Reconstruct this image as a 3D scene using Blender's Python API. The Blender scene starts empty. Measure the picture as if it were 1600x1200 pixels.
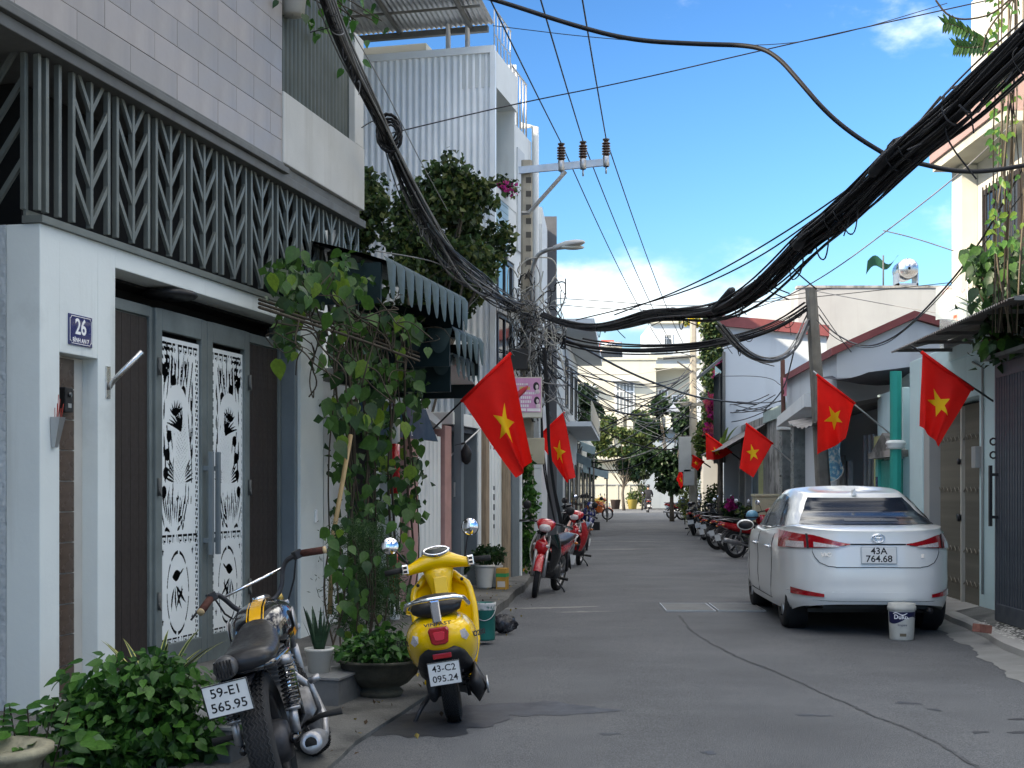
import bpy, bmesh, math, random
from mathutils import Vector, Matrix
import numpy as np
random.seed(7)
R = math.radians
scene = bpy.context.scene
C = scene.collection

# ---------------------------------------------------------------- camera, sky, sun, exposure
cam_d = bpy.data.cameras.new('camera'); cam = bpy.data.objects.new('camera', cam_d); C.objects.link(cam)
cam_d.sensor_width = 36; cam_d.lens = 36 * 2100 / 1600; cam_d.shift_y = 165 / 1600
cam_d.clip_start = .05; cam_d.clip_end = 3000
cam.location = (0, 0, 1.5); cam.rotation_euler = (R(90), 0, 0)
scene.camera = cam
SUN = Vector((-.76, -.45, .52)).normalized()          # direction towards the sun
world = bpy.data.worlds.new('World'); scene.world = world; world.use_nodes = True
def make_world():
    nt = world.node_tree; n = nt.nodes; l = nt.links; n.clear()
    out = n.new('ShaderNodeOutputWorld'); bg = n.new('ShaderNodeBackground'); bg.inputs[1].default_value = .15
    sky = n.new('ShaderNodeTexSky'); sky.sky_type = 'NISHITA'; sky.sun_disc = False
    sky.sun_elevation = math.asin(SUN.z); sky.sun_rotation = math.atan2(SUN.x, SUN.y)
    sky.altitude = 0; sky.air_density = 1.0; sky.dust_density = .35; sky.ozone_density = 2.2
    tc = n.new('ShaderNodeTexCoord'); sep = n.new('ShaderNodeSeparateXYZ'); l.new(tc.outputs['Generated'], sep.inputs[0])
    def mth(op, a, b=None):
        m = n.new('ShaderNodeMath'); m.operation = op
        for i, v in enumerate((a, b)):
            if v is None: continue
            if isinstance(v, (int, float)): m.inputs[i].default_value = v
            else: l.new(v, m.inputs[i])
        return m.outputs[0]
    def noise(scale, det, vec, rough=.55):
        t = n.new('ShaderNodeTexNoise'); t.inputs['Scale'].default_value = scale; t.inputs['Detail'].default_value = det
        t.inputs['Roughness'].default_value = rough; l.new(vec, t.inputs['Vector']); return t.outputs[0]
    mp = n.new('ShaderNodeMapping'); mp.inputs['Scale'].default_value = (1, 1, 1.9); mp.inputs['Location'].default_value = (7.7, 4.1, 1.84)
    l.new(tc.outputs['Generated'], mp.inputs[0])
    big = noise(4.2, 10, mp.outputs[0], .56)
    # low cumulus, wisps above; thick unseen cover added overhead to fill the shade
    z = mth('MAXIMUM', sep.outputs[2], 0)
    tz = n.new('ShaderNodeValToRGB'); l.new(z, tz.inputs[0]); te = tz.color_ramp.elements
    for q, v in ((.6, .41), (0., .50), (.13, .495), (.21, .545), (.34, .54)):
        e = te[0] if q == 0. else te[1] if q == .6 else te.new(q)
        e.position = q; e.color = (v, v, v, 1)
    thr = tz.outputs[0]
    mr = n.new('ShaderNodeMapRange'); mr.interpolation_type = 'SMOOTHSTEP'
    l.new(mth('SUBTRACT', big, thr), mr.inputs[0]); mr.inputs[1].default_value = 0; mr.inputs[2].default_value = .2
    shade = noise(9, 5, mp.outputs[0])
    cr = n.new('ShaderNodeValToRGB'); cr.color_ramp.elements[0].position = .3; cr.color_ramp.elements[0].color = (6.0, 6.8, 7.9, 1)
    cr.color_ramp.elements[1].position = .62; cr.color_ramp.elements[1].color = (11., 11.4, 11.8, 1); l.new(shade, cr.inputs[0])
    sat = n.new('ShaderNodeHueSaturation'); sat.inputs['Saturation'].default_value = 1.03; sat.inputs['Hue'].default_value = .494; sat.inputs['Value'].default_value = .5
    gm = n.new('ShaderNodeGamma'); gm.inputs[1].default_value = 2.0
    pre = n.new('ShaderNodeVectorMath'); pre.operation = 'SCALE'; pre.inputs['Scale'].default_value = 1 / 5.; l.new(sky.outputs[0], pre.inputs[0])
    post = n.new('ShaderNodeVectorMath'); post.operation = 'SCALE'; post.inputs['Scale'].default_value = 5.
    l.new(pre.outputs[0], gm.inputs[0]); l.new(gm.outputs[0], post.inputs[0]); l.new(post.outputs[0], sat.inputs['Color'])
    hz = n.new('ShaderNodeMapRange'); hz.interpolation_type = 'SMOOTHSTEP'; l.new(z, hz.inputs[0]); hz.inputs[1].default_value = -.05; hz.inputs[2].default_value = .4; hz.inputs[3].default_value = .38; hz.inputs[4].default_value = 1.
    fad = n.new('ShaderNodeVectorMath'); fad.operation = 'SCALE'; l.new(sat.outputs[0], fad.inputs[0]); l.new(hz.outputs[0], fad.inputs['Scale'])
    mix = n.new('ShaderNodeMix'); mix.data_type = 'RGBA'
    l.new(mth('MULTIPLY', mr.outputs[0], .8), mix.inputs[0]); 
    hm = n.new('ShaderNodeMapRange'); hm.interpolation_type = 'SMOOTHSTEP'; l.new(z, hm.inputs[0]); hm.inputs[1].default_value = .0; hm.inputs[2].default_value = .2; hm.inputs[3].default_value = 1.; hm.inputs[4].default_value = 0.
    hmix = n.new('ShaderNodeMix'); hmix.data_type = 'RGBA'; l.new(hm.outputs[0], hmix.inputs[0]); l.new(fad.outputs[0], hmix.inputs[6]); hmix.inputs[7].default_value = (.62, .98, 1.5, 1); l.new(hmix.outputs[2], mix.inputs[6]); 
    cz = n.new('ShaderNodeMapRange'); cz.interpolation_type = 'SMOOTHSTEP'; l.new(z, cz.inputs[0]); cz.inputs[1].default_value = .05; cz.inputs[2].default_value = .6; cz.inputs[3].default_value = .30; cz.inputs[4].default_value = .85  # clouds also brightened overhead, out of view, to light the shaded street
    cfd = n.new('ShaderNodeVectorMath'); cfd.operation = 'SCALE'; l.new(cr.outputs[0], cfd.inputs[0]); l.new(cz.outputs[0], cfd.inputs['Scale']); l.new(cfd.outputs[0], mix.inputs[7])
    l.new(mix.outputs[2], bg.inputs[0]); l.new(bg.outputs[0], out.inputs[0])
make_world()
sun_d = bpy.data.lights.new('sun', 'SUN'); sun_d.energy = 2.0; sun_d.angle = R(.53); sun_d.color = (1, .93, .82)
sun = bpy.data.objects.new('sun', sun_d); C.objects.link(sun)
sun.rotation_euler = SUN.to_track_quat('Z', 'Y').to_euler(); sun.location = (-30, -20, 30)
vs = scene.view_settings; vs.view_transform = 'Standard'; vs.look = 'None'; vs.gamma = 1; vs.use_curve_mapping = False
vs.exposure = 2.15
vs.use_white_balance = True; vs.white_balance_temperature = 7550; vs.white_balance_tint = 10
scene.cycles.use_denoising = True
scene.cycles.max_bounces = 8; scene.cycles.transparent_max_bounces = 8

# ---------------------------------------------------------------- measuring helpers (real depth, real size)
FP, CH, HY = 2100., 1.5, 765.
def P(px, py, Y): return Vector(((px - 800) * Y / FP, Y, CH - (py - HY) * Y / FP))
def G(px, py, z=0.):
    Y = (CH - z) * FP / (py - HY); return Vector(((px - 800) * Y / FP, Y, z))
class Line:
    def __init__(s, O, d):
        k = math.hypot(*d); s.O = O; s.d = (d[0] / k, d[1] / k); s.ang = math.atan2(d[1], d[0])
    def s(self, px):
        k = (px - 800) / FP; return (k * self.O[1] - self.O[0]) / (self.d[0] - k * self.d[1])
    def off(self, n): return Line((self.O[0] - self.d[1] * n, self.O[1] + self.d[0] * n), self.d)
    def Y(self, px): return self.O[1] + self.s(px) * self.d[1]
    def z(self, px, py): return CH - (py - HY) * self.Y(px) / FP
    def at(self, s, n=0, z=0): return Vector((self.O[0] + self.d[0] * s - self.d[1] * n, self.O[1] + self.d[1] * s + self.d[0] * n, z))
FL = Line((-3.08, 8.77), (500, 2100))       # facades on the left of the street, up to the bend
FR = Line((5.4, 15.1), (120, 2100))         # facades on the right

# ---------------------------------------------------------------- mesh builder
class MB:
    def __init__(s): s.v = []; s.f = []; s.mi = []; s.sm = []; s.M = None
    def add(s, vs_, fs, m=0, smooth=False):
        b = len(s.v)
        if s.M is not None: vs_ = [s.M @ Vector(p) for p in vs_]
        s.v.extend([tuple(p) for p in vs_])
        for f in fs: s.f.append(tuple(i + b for i in f)); s.mi.append(m); s.sm.append(smooth)
        return s
    def box(s, x0, x1, y0, y1, z0, z1, m=0):
        return s.add([(x, y, z) for z in (z0, z1) for y in (y0, y1) for x in (x0, x1)],
                     [(0, 2, 3, 1), (4, 5, 7, 6), (0, 1, 5, 4), (2, 6, 7, 3), (0, 4, 6, 2), (1, 3, 7, 5)], m)
    def cbox(s, c, d, m=0):
        return s.box(c[0] - d[0] / 2, c[0] + d[0] / 2, c[1] - d[1] / 2, c[1] + d[1] / 2, c[2] - d[2] / 2, c[2] + d[2] / 2, m)
    def bbox(s, x0, x1, y0, y1, z0, z1, b=.01, m=0):        # chamfered box (chamfer round all edges)
        X = (x0, x0 + b, x1 - b, x1); Y = (y0, y0 + b, y1 - b, y1); Z = (z0, z0 + b, z1 - b, z1)
        bm = bmesh.new(); r = bmesh.ops.create_cube(bm, size=1)
        for v in bm.verts: v.co = Vector(((x0 + x1) / 2 + v.co.x * (x1 - x0), (y0 + y1) / 2 + v.co.y * (y1 - y0), (z0 + z1) / 2 + v.co.z * (z1 - z0)))
        bmesh.ops.bevel(bm, geom=bm.edges[:], offset=b, segments=2, affect='EDGES', profile=.6)
        s.bm(bm, m); return s
    def bm(s, bm, m=0, smooth=False):
        bm.verts.ensure_lookup_table(); bm.verts.index_update()
        s.add([v.co.copy() for v in bm.verts], [tuple(v.index for v in f.verts) for f in bm.faces], m, smooth); bm.free(); return s
    def loft(s, secs, closed=True, caps=True, m=0, smooth=True):
        n = len(secs[0]); vs_ = [p for q in secs for p in q]; fs = []
        for i in range(len(secs) - 1):
            for j in range(n if closed else n - 1):
                k = (j + 1) % n; fs.append((i * n + j, i * n + k, (i + 1) * n + k, (i + 1) * n + j))
        if caps and closed: fs.append(tuple(reversed(range(n)))); fs.append(tuple(range((len(secs) - 1) * n, len(secs) * n)))
        return s.add(vs_, fs, m, smooth)
    def tube(s, pts, r, n=8, caps=True, m=0, smooth=True, flat=1.):
        pts = [Vector(p) for p in pts]; N = len(pts); rs = r if isinstance(r, (list, tuple)) else [r] * N
        up = None; secs = []
        for i, p in enumerate(pts):
            t = (pts[min(i + 1, N - 1)] - pts[max(i - 1, 0)])
            t = t.normalized() if t.length > 1e-9 else Vector((0, 0, 1))
            if up is None: up = t.orthogonal().normalized() if abs(t.z) > .9 else (Vector((0, 0, 1)) - t * t.z).normalized()
            else:
                up = up - t * up.dot(t); up = up.normalized() if up.length > 1e-6 else t.orthogonal().normalized()
            sd = t.cross(up)
            secs.append([p + (sd * math.cos(a) + up * math.sin(a) * flat) * rs[i] for a in [2 * math.pi * k / n for k in range(n)]])
        return s.loft(secs, True, caps, m, smooth)
    def cyl(s, p0, p1, r0, r1=None, n=12, m=0, smooth=True, caps=True): return s.tube([p0, p1], [r0, r0 if r1 is None else r1], n, caps, m, smooth)
    def lathe(s, prof, n=20, c=(0, 0, 0), axis='z', m=0, smooth=True, caps=False, arc=None):
        secs = []
        for r, h in prof:
            q = []
            for k in range(n):
                a = 2 * math.pi * k / n; x, y = r * math.cos(a), r * math.sin(a)
                q.append({'z': (c[0] + x, c[1] + y, c[2] + h), 'y': (c[0] + x, c[1] + h, c[2] + y), 'x': (c[0] + h, c[1] + x, c[2] + y)}[axis])
            secs.append(q)
        return s.loft(secs, True, caps, m, smooth)
    def sph(s, c, r, nu=14, nv=8, m=0):
        r = (r, r, r) if isinstance(r, (int, float)) else r; secs = []
        for i in range(nv + 1):
            t = math.pi * min(max(i / nv, .004), .996)
            secs.append([(c[0] + r[0] * math.sin(t) * math.cos(2 * math.pi * k / nu), c[1] + r[1] * math.sin(t) * math.sin(2 * math.pi * k / nu), c[2] - r[2] * math.cos(t)) for k in range(nu)])
        return s.loft(secs, True, True, m, True)
    def prism(s, poly, t0, t1, f=lambda a, b, t: (a, b, t), m=0):   # polygon (a, b) extruded over t; f maps to space
        n = len(poly); vs_ = [f(a, b, t0) for a, b in poly] + [f(a, b, t1) for a, b in poly]
        fs = [tuple(range(n)), tuple(reversed(range(n, 2 * n)))] + [(i, i + n, (i + 1) % n + n, (i + 1) % n) for i in range(n)]
        return s.add(vs_, fs, m)
    def grid(s, fn, nu, nv, m=0, smooth=True):
        vs_ = [fn(i / nu, j / nv) for j in range(nv + 1) for i in range(nu + 1)]
        fs = [(j * (nu + 1) + i, j * (nu + 1) + i + 1, (j + 1) * (nu + 1) + i + 1, (j + 1) * (nu + 1) + i) for j in range(nv) for i in range(nu)]
        return s.add(vs_, fs, m, smooth)
    def sheet(s, pts, m=0): return s.add(pts, [tuple(range(len(pts)))], m)
    def mesh(s, name, mats):
        me = bpy.data.meshes.new(name); me.from_pydata(s.v, [], s.f)
        for mm in (mats if isinstance(mats, (list, tuple)) else [mats]): me.materials.append(mm)
        if max(s.mi, default=0): me.polygons.foreach_set('material_index', s.mi)
        me.polygons.foreach_set('use_smooth', s.sm); me.update(); return me
    def fix(s):     # consistent outward normals
        bm = bmesh.new()
        vv = [bm.verts.new(p) for p in s.v]
        for f, mi, sm in zip(s.f, s.mi, s.sm):
            try: q = bm.faces.new([vv[i] for i in f]); q.material_index = mi; q.smooth = sm
            except ValueError: pass
        bmesh.ops.remove_doubles(bm, verts=bm.verts[:], dist=1e-5); bmesh.ops.recalc_face_normals(bm, faces=bm.faces[:])
        bm.verts.index_update(); s.v = [tuple(v.co) for v in bm.verts]; s.f = [tuple(v.index for v in f.verts) for f in bm.faces]
        s.mi = [f.material_index for f in bm.faces]; s.sm = [f.smooth for f in bm.faces]; bm.free(); return s
    def build(s, name, mats, parent=None, label=None, cat=None, group=None, kind=None, loc=None, rot=None, fix=True, bevel=0):
        if fix and len(s.f) < 60000: s.fix()
        o = link(name, s.mesh(name, mats), parent, label, cat, group, kind, loc, rot)
        if bevel:
            b = o.modifiers.new('bevel', 'BEVEL'); b.width = bevel; b.segments = 2; b.limit_method = 'ANGLE'; b.angle_limit = R(40)
        return o
def link(name, data, parent=None, label=None, cat=None, group=None, kind=None, loc=None, rot=None):
    o = bpy.data.objects.new(name, data); C.objects.link(o)
    if parent is not None: o.parent = parent
    if loc is not None: o.location = loc
    if rot is not None: o.rotation_euler = rot
    if label: o['label'] = label
    if cat: o['category'] = cat
    if group: o['group'] = group
    if kind: o['kind'] = kind
    return o
def thing(name, label, cat, loc=(0, 0, 0), rz=0., group=None, rot=None):
    return link(name, None, None, label, cat, group, None, loc, rot if rot is not None else (0, 0, rz))
def dup(o, parent=None, label=None, loc=None, rot=None, scale=None):
    c = o.copy(); C.objects.link(c)
    if parent is not None: c.parent = parent
    if label: c['label'] = label
    if loc is not None: c.location = loc
    if rot is not None: c.rotation_euler = rot
    if scale is not None: c.scale = scale
    for ch in list(o.children): dup(ch, c)
    return c
def text(name, body, size, mat, parent, loc, rot, depth=.001, ax='CENTER', sx=1., bold=0., label=None, curve=None):
    cu = bpy.data.curves.new(name, 'FONT'); cu.body = body; cu.size = size; cu.extrude = depth; cu.align_x = ax; cu.align_y = 'CENTER'
    cu.offset = bold; cu.resolution_u = 3
    o = bpy.data.objects.new(name, cu); C.objects.link(o)
    me = bpy.data.meshes.new_from_object(o.evaluated_get(bpy.context.evaluated_depsgraph_get()))
    bpy.data.objects.remove(o); bpy.data.curves.remove(cu); me.materials.clear(); me.materials.append(mat)
    for v in me.vertices: v.co.x *= sx
    if curve:
        for v in me.vertices: v.co = curve(v.co)
    o = link(name, me, parent, label, loc=loc, rot=rot); return o

# ---------------------------------------------------------------- materials
MATS = {}
def mat(name, col, rough=.6, metal=0., var=.1, scale=3., bump=0., bscale=60., spec=.3, coat=0., world=False, stain=None, streak=None, trans=0., sub=0., stretch=None, alpha=1., grain=0.):
    if name in MATS: return MATS[name]
    m = bpy.data.materials.new(name); m.use_nodes = True; nt = m.node_tree; n = nt.nodes; l = nt.links
    b = n['Principled BSDF']; b.inputs['Roughness'].default_value = rough; b.inputs['Metallic'].default_value = metal
    b.inputs['Specular IOR Level'].default_value = spec; b.inputs['Coat Weight'].default_value = coat; b.inputs['Coat Roughness'].default_value = .04
    b.inputs['Transmission Weight'].default_value = trans; b.inputs['Alpha'].default_value = alpha
    col = tuple(col) + ((1,) if len(col) == 3 else ())
    tc = n.new('ShaderNodeNewGeometry' if world else 'ShaderNodeTexCoord'); vec = tc.outputs['Position' if world else 'Object']
    def mapped(sc):
        mp = n.new('ShaderNodeMapping'); mp.inputs['Scale'].default_value = sc; l.new(vec, mp.inputs[0]); return mp.outputs[0]
    def noise(sc, det=4, v=None, rg=.6):
        t = n.new('ShaderNodeTexNoise'); t.inputs['Scale'].default_value = sc; t.inputs['Detail'].default_value = det; t.inputs['Roughness'].default_value = rg
        l.new(v or vec, t.inputs['Vector']); return t.outputs[0]
    def mr(x, a, b_, c=0., d=1.):
        t = n.new('ShaderNodeMapRange'); l.new(x, t.inputs[0])
        for i, q in enumerate((a, b_, c, d)): t.inputs[i + 1].default_value = q
        return t.outputs[0]
    def mix(f, a, b_):
        t = n.new('ShaderNodeMix'); t.data_type = 'RGBA'; l.new(f, t.inputs[0])
        for i, q in ((6, a), (7, b_)):
            if isinstance(q, tuple): t.inputs[i].default_value = q
            else: l.new(q, t.inputs[i])
        return t.outputs[2]
    def mixm(f, c):
        t = n.new('ShaderNodeVectorMath'); t.operation = 'SCALE'; l.new(f, t.inputs['Scale'])
        if isinstance(c, tuple): t.inputs[0].default_value = c[:3]
        else: l.new(c, t.inputs[0])
        return t.outputs[0]
    base = col
    if var:
        lo = tuple(c * (1 - var) for c in col[:3]) + (1,); hi = tuple(min(1, c * (1 + var)) for c in col[:3]) + (1,)
        base = mix(mr(noise(scale, 5, mapped(stretch) if stretch else None), .3, .7), lo, hi)
    if stain:       # (colour, scale, threshold, amount): patches with a shape of their own
        base = mix(mr(noise(stain[1], 7), stain[2], stain[2] + .14, 0, stain[3]), base, tuple(stain[0]) + (1,))
    if streak:      # (colour, horizontal scale, threshold, amount): run-down marks
        base = mix(mr(noise(1, 5, mapped((streak[1], streak[1], streak[1] * .07))), streak[2], streak[2] + .18, 0, streak[3]), base, tuple(streak[0]) + (1,))
    if grain:       # coarse aggregate
        base = mixm(mr(noise(150, 2), .36, .66, 1 - grain, 1 + grain), base)
    if isinstance(base, tuple): b.inputs['Base Color'].default_value = base
    else: l.new(base, b.inputs['Base Color'])
    if var and rough > .12:
        l.new(mr(noise(scale * 2.3, 3), .3, .7, max(rough - .08, .02), min(rough + .08, 1)), b.inputs['Roughness'])
    if bump:
        bp = n.new('ShaderNodeBump'); bp.inputs['Strength'].default_value = min(bump, 1); bp.inputs['Distance'].default_value = .01 * max(bump, 1)
        l.new(noise(bscale, 4), bp.inputs['Height']); l.new(bp.outputs[0], b.inputs['Normal'])
    if sub:
        b.inputs['Subsurface Weight'].default_value = 0
        tr = n.new('ShaderNodeBsdfTranslucent'); mx = n.new('ShaderNodeMixShader'); mx.inputs[0].default_value = sub
        if isinstance(base, tuple): tr.inputs[0].default_value = base
        else: l.new(base, tr.inputs[0])
        l.new(b.outputs[0], mx.inputs[1]); l.new(tr.outputs[0], mx.inputs[2]); l.new(mx.outputs[0], n['Material Output'].inputs[0])
    MATS[name] = m; return m
DIRT = (.16, .15, .13)
m_asphalt = mat('asphalt', (.122, .127, .134), .85, var=.2, scale=.45, bump=1., bscale=140, world=True, stain=((.155, .158, .162), .9, .54, .6), streak=((.085, .09, .1), .9, .58, .5), grain=.5)
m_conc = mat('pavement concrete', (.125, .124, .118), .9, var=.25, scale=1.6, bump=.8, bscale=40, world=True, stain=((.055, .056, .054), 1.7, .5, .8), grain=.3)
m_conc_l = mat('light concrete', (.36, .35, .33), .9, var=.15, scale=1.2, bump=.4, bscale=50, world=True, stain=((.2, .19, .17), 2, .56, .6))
m_white = mat('white wall paint', (.66, .71, .70), .75, var=.06, scale=.9, bump=.15, bscale=30, stain=((.5, .54, .53), 1.3, .56, .7), streak=((.44, .46, .44), 3.5, .58, .6))
m_white2 = mat('aged white render', (.66, .69, .69), .8, var=.06, scale=1.2, bump=.2, bscale=30, streak=((.4, .41, .4), 3, .6, .5))
m_stucco = mat('rough grey stucco', (.47, .52, .55), .85, var=.14, scale=2, bump=2.2, bscale=24, streak=((.36, .39, .4), 4, .58, .5))
m_sgrey = mat('grey green steel', (.15, .178, .178), .5, .1, var=.22, scale=2.5, bump=.1, bscale=20)
m_sgrey2 = mat('blue grey steel', (.16, .195, .215), .5, .1, var=.1, scale=2)
m_lattice = mat('weathered lattice steel', (.135, .152, .142), .5, .25, var=.18, scale=3, streak=((.16, .17, .16), 6, .55, .5))
m_darkwood = mat('dark brown cladding', (.034, .027, .025), .55, var=.25, scale=9, stretch=(8, 8, .5))
m_tile = mat('grey porcelain tile', (.42, .40, .41), .35, var=.1, scale=1.7, streak=((.3, .3, .33), 3, .5, .55))
m_tileb = mat('brown wall tile', (.085, .06, .047), .25, var=.3, scale=3, stretch=(1, 1, 5))
m_grout = mat('pale grout', (.5, .48, .44), .9)
m_groutd = mat('dark grout', (.16, .155, .155), .9)
m_trim = mat('dark grey moulding', (.115, .118, .113), .6, var=.15, streak=((.08, .08, .08), 5, .55, .6))
m_concw = mat('painted concrete band', (.5, .51, .5), .85, var=.07, scale=1.5, bump=.15, streak=((.38, .38, .36), 2.6, .52, .8), stain=((.44, .45, .43), 2, .55, .6))
m_gcorr = mat('grey green corrugated steel', (.075, .09, .083), .5, .2, var=.2, scale=1.5, streak=((.04, .045, .045), 7, .64, .8))
m_wcorr = mat('white corrugated steel', (.78, .81, .83), .45, .1, var=.06, scale=2)
m_metal = mat('galvanised steel', (.45, .46, .47), .4, .8, var=.12, scale=6)
m_steel = mat('stainless steel', (.6, .6, .6), .25, 1., var=.05)
m_chrome = mat('chrome', (.85, .85, .86), .06, 1., var=0)
m_black = mat('black plastic', (.018, .018, .02), .45, var=.2, scale=8)
m_rubber = mat('tyre rubber', (.022, .022, .023), .8, var=.25, scale=12, bump=.2, bscale=80)
m_cable = mat('black cable', (.012, .012, .014), .5, var=.2)
m_cableg = mat('grey cable', (.2, .2, .2), .6, var=.3, scale=4)
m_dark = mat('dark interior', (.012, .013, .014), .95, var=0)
m_lwhite = mat('white lacquered sheet steel', (.78, .82, .82), .5, var=.04, scale=2)
m_paintw = mat('white sign paint', (.85, .85, .85), .5, var=.03)
m_navy = mat('navy enamel', (.012, .022, .12), .25, var=.15, scale=12, coat=.5)
m_glassd = mat('dark window glass', (.02, .024, .028), .05, var=0, spec=.8)
m_pink = mat('old pink render', (.46, .27, .25), .8, var=.15, scale=2, stain=((.35, .22, .2), 3, .55, .6))
m_awn = mat('dark green awning sheet', (.01, .024, .026), .45, var=.15, scale=4)
m_awnt = mat('faded green awning tongue', (.034, .058, .058), .6, var=.12, scale=6)
m_wood = mat('weathered timber', (.3, .23, .16), .8, var=.3, scale=5, stretch=(6, 6, .6), stain=((.4, .17, .11), 1.7, .58, .8))
m_lblue = mat('light blue wall paint', (.52, .68, .70), .75, var=.05, scale=1.3, bump=.1, streak=((.4, .53, .54), 3, .6, .5), stain=((.43, .55, .55), 2, .6, .6))
m_teal = mat('teal gloss paint', (.01, .29, .24), .4, var=.08, scale=2)
m_dgrey = mat('charcoal gate paint', (.075, .085, .1), .5, .2, var=.12)
m_shut = mat('old shutter steel', (.21, .19, .15), .5, .4, var=.2, scale=6, streak=((.16, .14, .11), 8, .52, .7))
m_maroon = mat('maroon roof trim', (.22, .065, .065), .7, var=.15, scale=2)
m_tin = mat('rusty corrugated tin', (.17, .16, .155), .6, .3, var=.25, scale=2, stain=((.12, .06, .035), 1.5, .55, .6))
m_old = mat('mouldy old wall', (.34, .33, .31), .9, var=.2, scale=1.6, bump=.5, bscale=20, stain=((.05, .05, .048), 1.2, .5, .9), streak=((.09, .09, .085), 3, .5, .7))
m_cream = mat('cream wall paint', (.52, .495, .41), .8, var=.05, scale=.7, streak=((.4, .38, .31), 1.2, .56, .6))
m_bwhite = mat('bluish white wall', (.52, .56, .59), .8, var=.04, scale=.5, streak=((.38, .4, .41), 1.2, .6, .5))
m_gwall = mat('bare grey plaster', (.36, .365, .355), .85, var=.08, scale=.6, streak=((.28, .28, .26), 1.5, .55, .7))
# ================================================================ SETTING
MB().sheet([(-700, -300, -.13), (700, -300, -.13), (700, 1500, -.13), (-700, 1500, -.13)]).build('ground', mat('bare ground', (.24, .22, .19), .95, var=.2, scale=.2, world=True), kind='structure')
LE = [(-2.2, -14), (-1.5, -2), (-1.25, 4), (-1.0, 7.24), (-.8, 8.9), (-.54, 10.3), (-.46, 12), (-.42, 13.4), (-.08, 17.5), (.14, 19.7), (.5, 24), (1.15, 39), (2.6, 55), (4.3, 73), (5.4, 90), (5.8, 96.5)]
RE = [(4.0, -14), (4.1, -2), (4.3, 4), (4.42, 9), (4.53, 11.9), (5.0, 15.5), (5.3, 22), (5.55, 30), (6.3, 45), (7.3, 56), (9.3, 72), (10.9, 90), (11.6, 96.5)]
def interp(poly, y):
    if y <= poly[0][1]: return poly[0][0]
    for (x0, y0), (x1, y1) in zip(poly, poly[1:]):
        if y <= y1: return x0 + (x1 - x0) * (y - y0) / (y1 - y0)
    return poly[-1][0]
YS = [-14 + .5 * i for i in range(222)]
def rag(y, a, seed=0): return a * (math.sin(y * 2.3 + seed) + .6 * math.sin(y * 5.1 + 1.7 + seed) + .4 * math.sin(y * 11.7 + seed * 3))
b = MB(); NX = 8
for y in YS:
    l, r = interp(LE, y) - .35, interp(RE, y) + .3
    for i in range(NX + 1):
        t = i / NX; b.v.append((l + (r - l) * t, y, -.006 + .03 * (1 - (2 * t - 1) ** 2) - .024))
for j in range(len(YS) - 1):
    for i in range(NX): b.f.append((j * (NX + 1) + i, j * (NX + 1) + i + 1, (j + 1) * (NX + 1) + i + 1, (j + 1) * (NX + 1) + i)); b.mi.append(0); b.sm.append(True)
road = b.build('road', m_asphalt, kind='structure')
MB().sheet([(-120, 96, -.035), (160, 96, -.035), (160, 105, -.035), (-120, 105, -.035)]).build('cross_road', m_asphalt, kind='structure')
def road_z(x, y):
    l, r = interp(LE, y) - .35, interp(RE, y) + .3; t = min(max((x - l) / (r - l), 0), 1)
    return -.006 + .03 * (1 - (2 * t - 1) ** 2) - .024
# marks of their own on the asphalt: seam, wet patches, dust
def strip(name, pts, w, m, dz=.004):
    b = MB(); n = len(pts)
    for i, (x, y) in enumerate(pts):
        ww = w * (.55 + .9 * random.random()); dx, dy = pts[min(i + 1, n - 1)][0] - pts[max(i - 1, 0)][0], pts[min(i + 1, n - 1)][1] - pts[max(i - 1, 0)][1]
        k = math.hypot(dx, dy); ox, oy = -dy / k * ww / 2, dx / k * ww / 2
        b.v += [(x + ox, y + oy, road_z(x, y) + dz), (x - ox, y - oy, road_z(x, y) + dz)]
        if i: b.f.append((2 * i - 2, 2 * i - 1, 2 * i + 1, 2 * i)); b.mi.append(0); b.sm.append(True)
    return b.build(name, m, road)
seam_px = [(1062, 962), (1080, 985), (1110, 1005), (1150, 1026), (1200, 1045), (1250, 1066), (1290, 1086), (1330, 1102), (1370, 1121), (1410, 1135), (1450, 1153), (1490, 1175), (1530, 1200), (1590, 1240)]
sp = [G(*p) for p in seam_px]; sp2 = []
for a, c in zip(sp, sp[1:]):
    for k in range(7):
        q = a.lerp(c, k / 7); sp2.append((q.x + random.uniform(-.012, .012), q.y))
strip('tar_seam', sp2, .02, mat('tar seam', (.07, .073, .078), .9, world=True, var=.3, scale=9))
def patch(name, cx, cy, rx, ry, m, seed, dz=.002, nn=44, rough_=.3):
    rnd = random.Random(seed); ph = [rnd.uniform(0, 6.3) for _ in range(6)]
    pts = []
    for k in range(nn):
        a = 2 * math.pi * k / nn; r = 1 + rough_ * (.5 * math.sin(2 * a + ph[0]) + .4 * math.sin(3 * a + ph[1]) + .3 * math.sin(5 * a + ph[2]) + .25 * math.sin(9 * a + ph[3]) + .2 * math.sin(14 * a + ph[4]))
        x, y = cx + rx * r * math.cos(a), cy + ry * r * math.sin(a); pts.append((x, y, road_z(x, y) + dz))
    b = MB(); b.v = pts + [(cx, cy, road_z(cx, cy) + dz)]; b.f = [(k, (k + 1) % nn, nn) for k in range(nn)]; b.mi = [0] * nn; b.sm = [True] * nn
    return b.build(name, m, road)
m_wet = mat('damp asphalt', (.036, .04, .048), .5, world=True, var=.15, scale=2, bump=.3, bscale=140)
g = G(815, 1106); patch('damp_patch', g.x, g.y, .52, .33, m_wet, 3, nn=60)
g = G(640, 1125); patch('damp_patch', g.x + .1, g.y, .45, .55, m_wet, 8, .003)
m_dust = mat('dried mud', (.25, .245, .235), .95, world=True, var=.2, scale=6)
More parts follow.
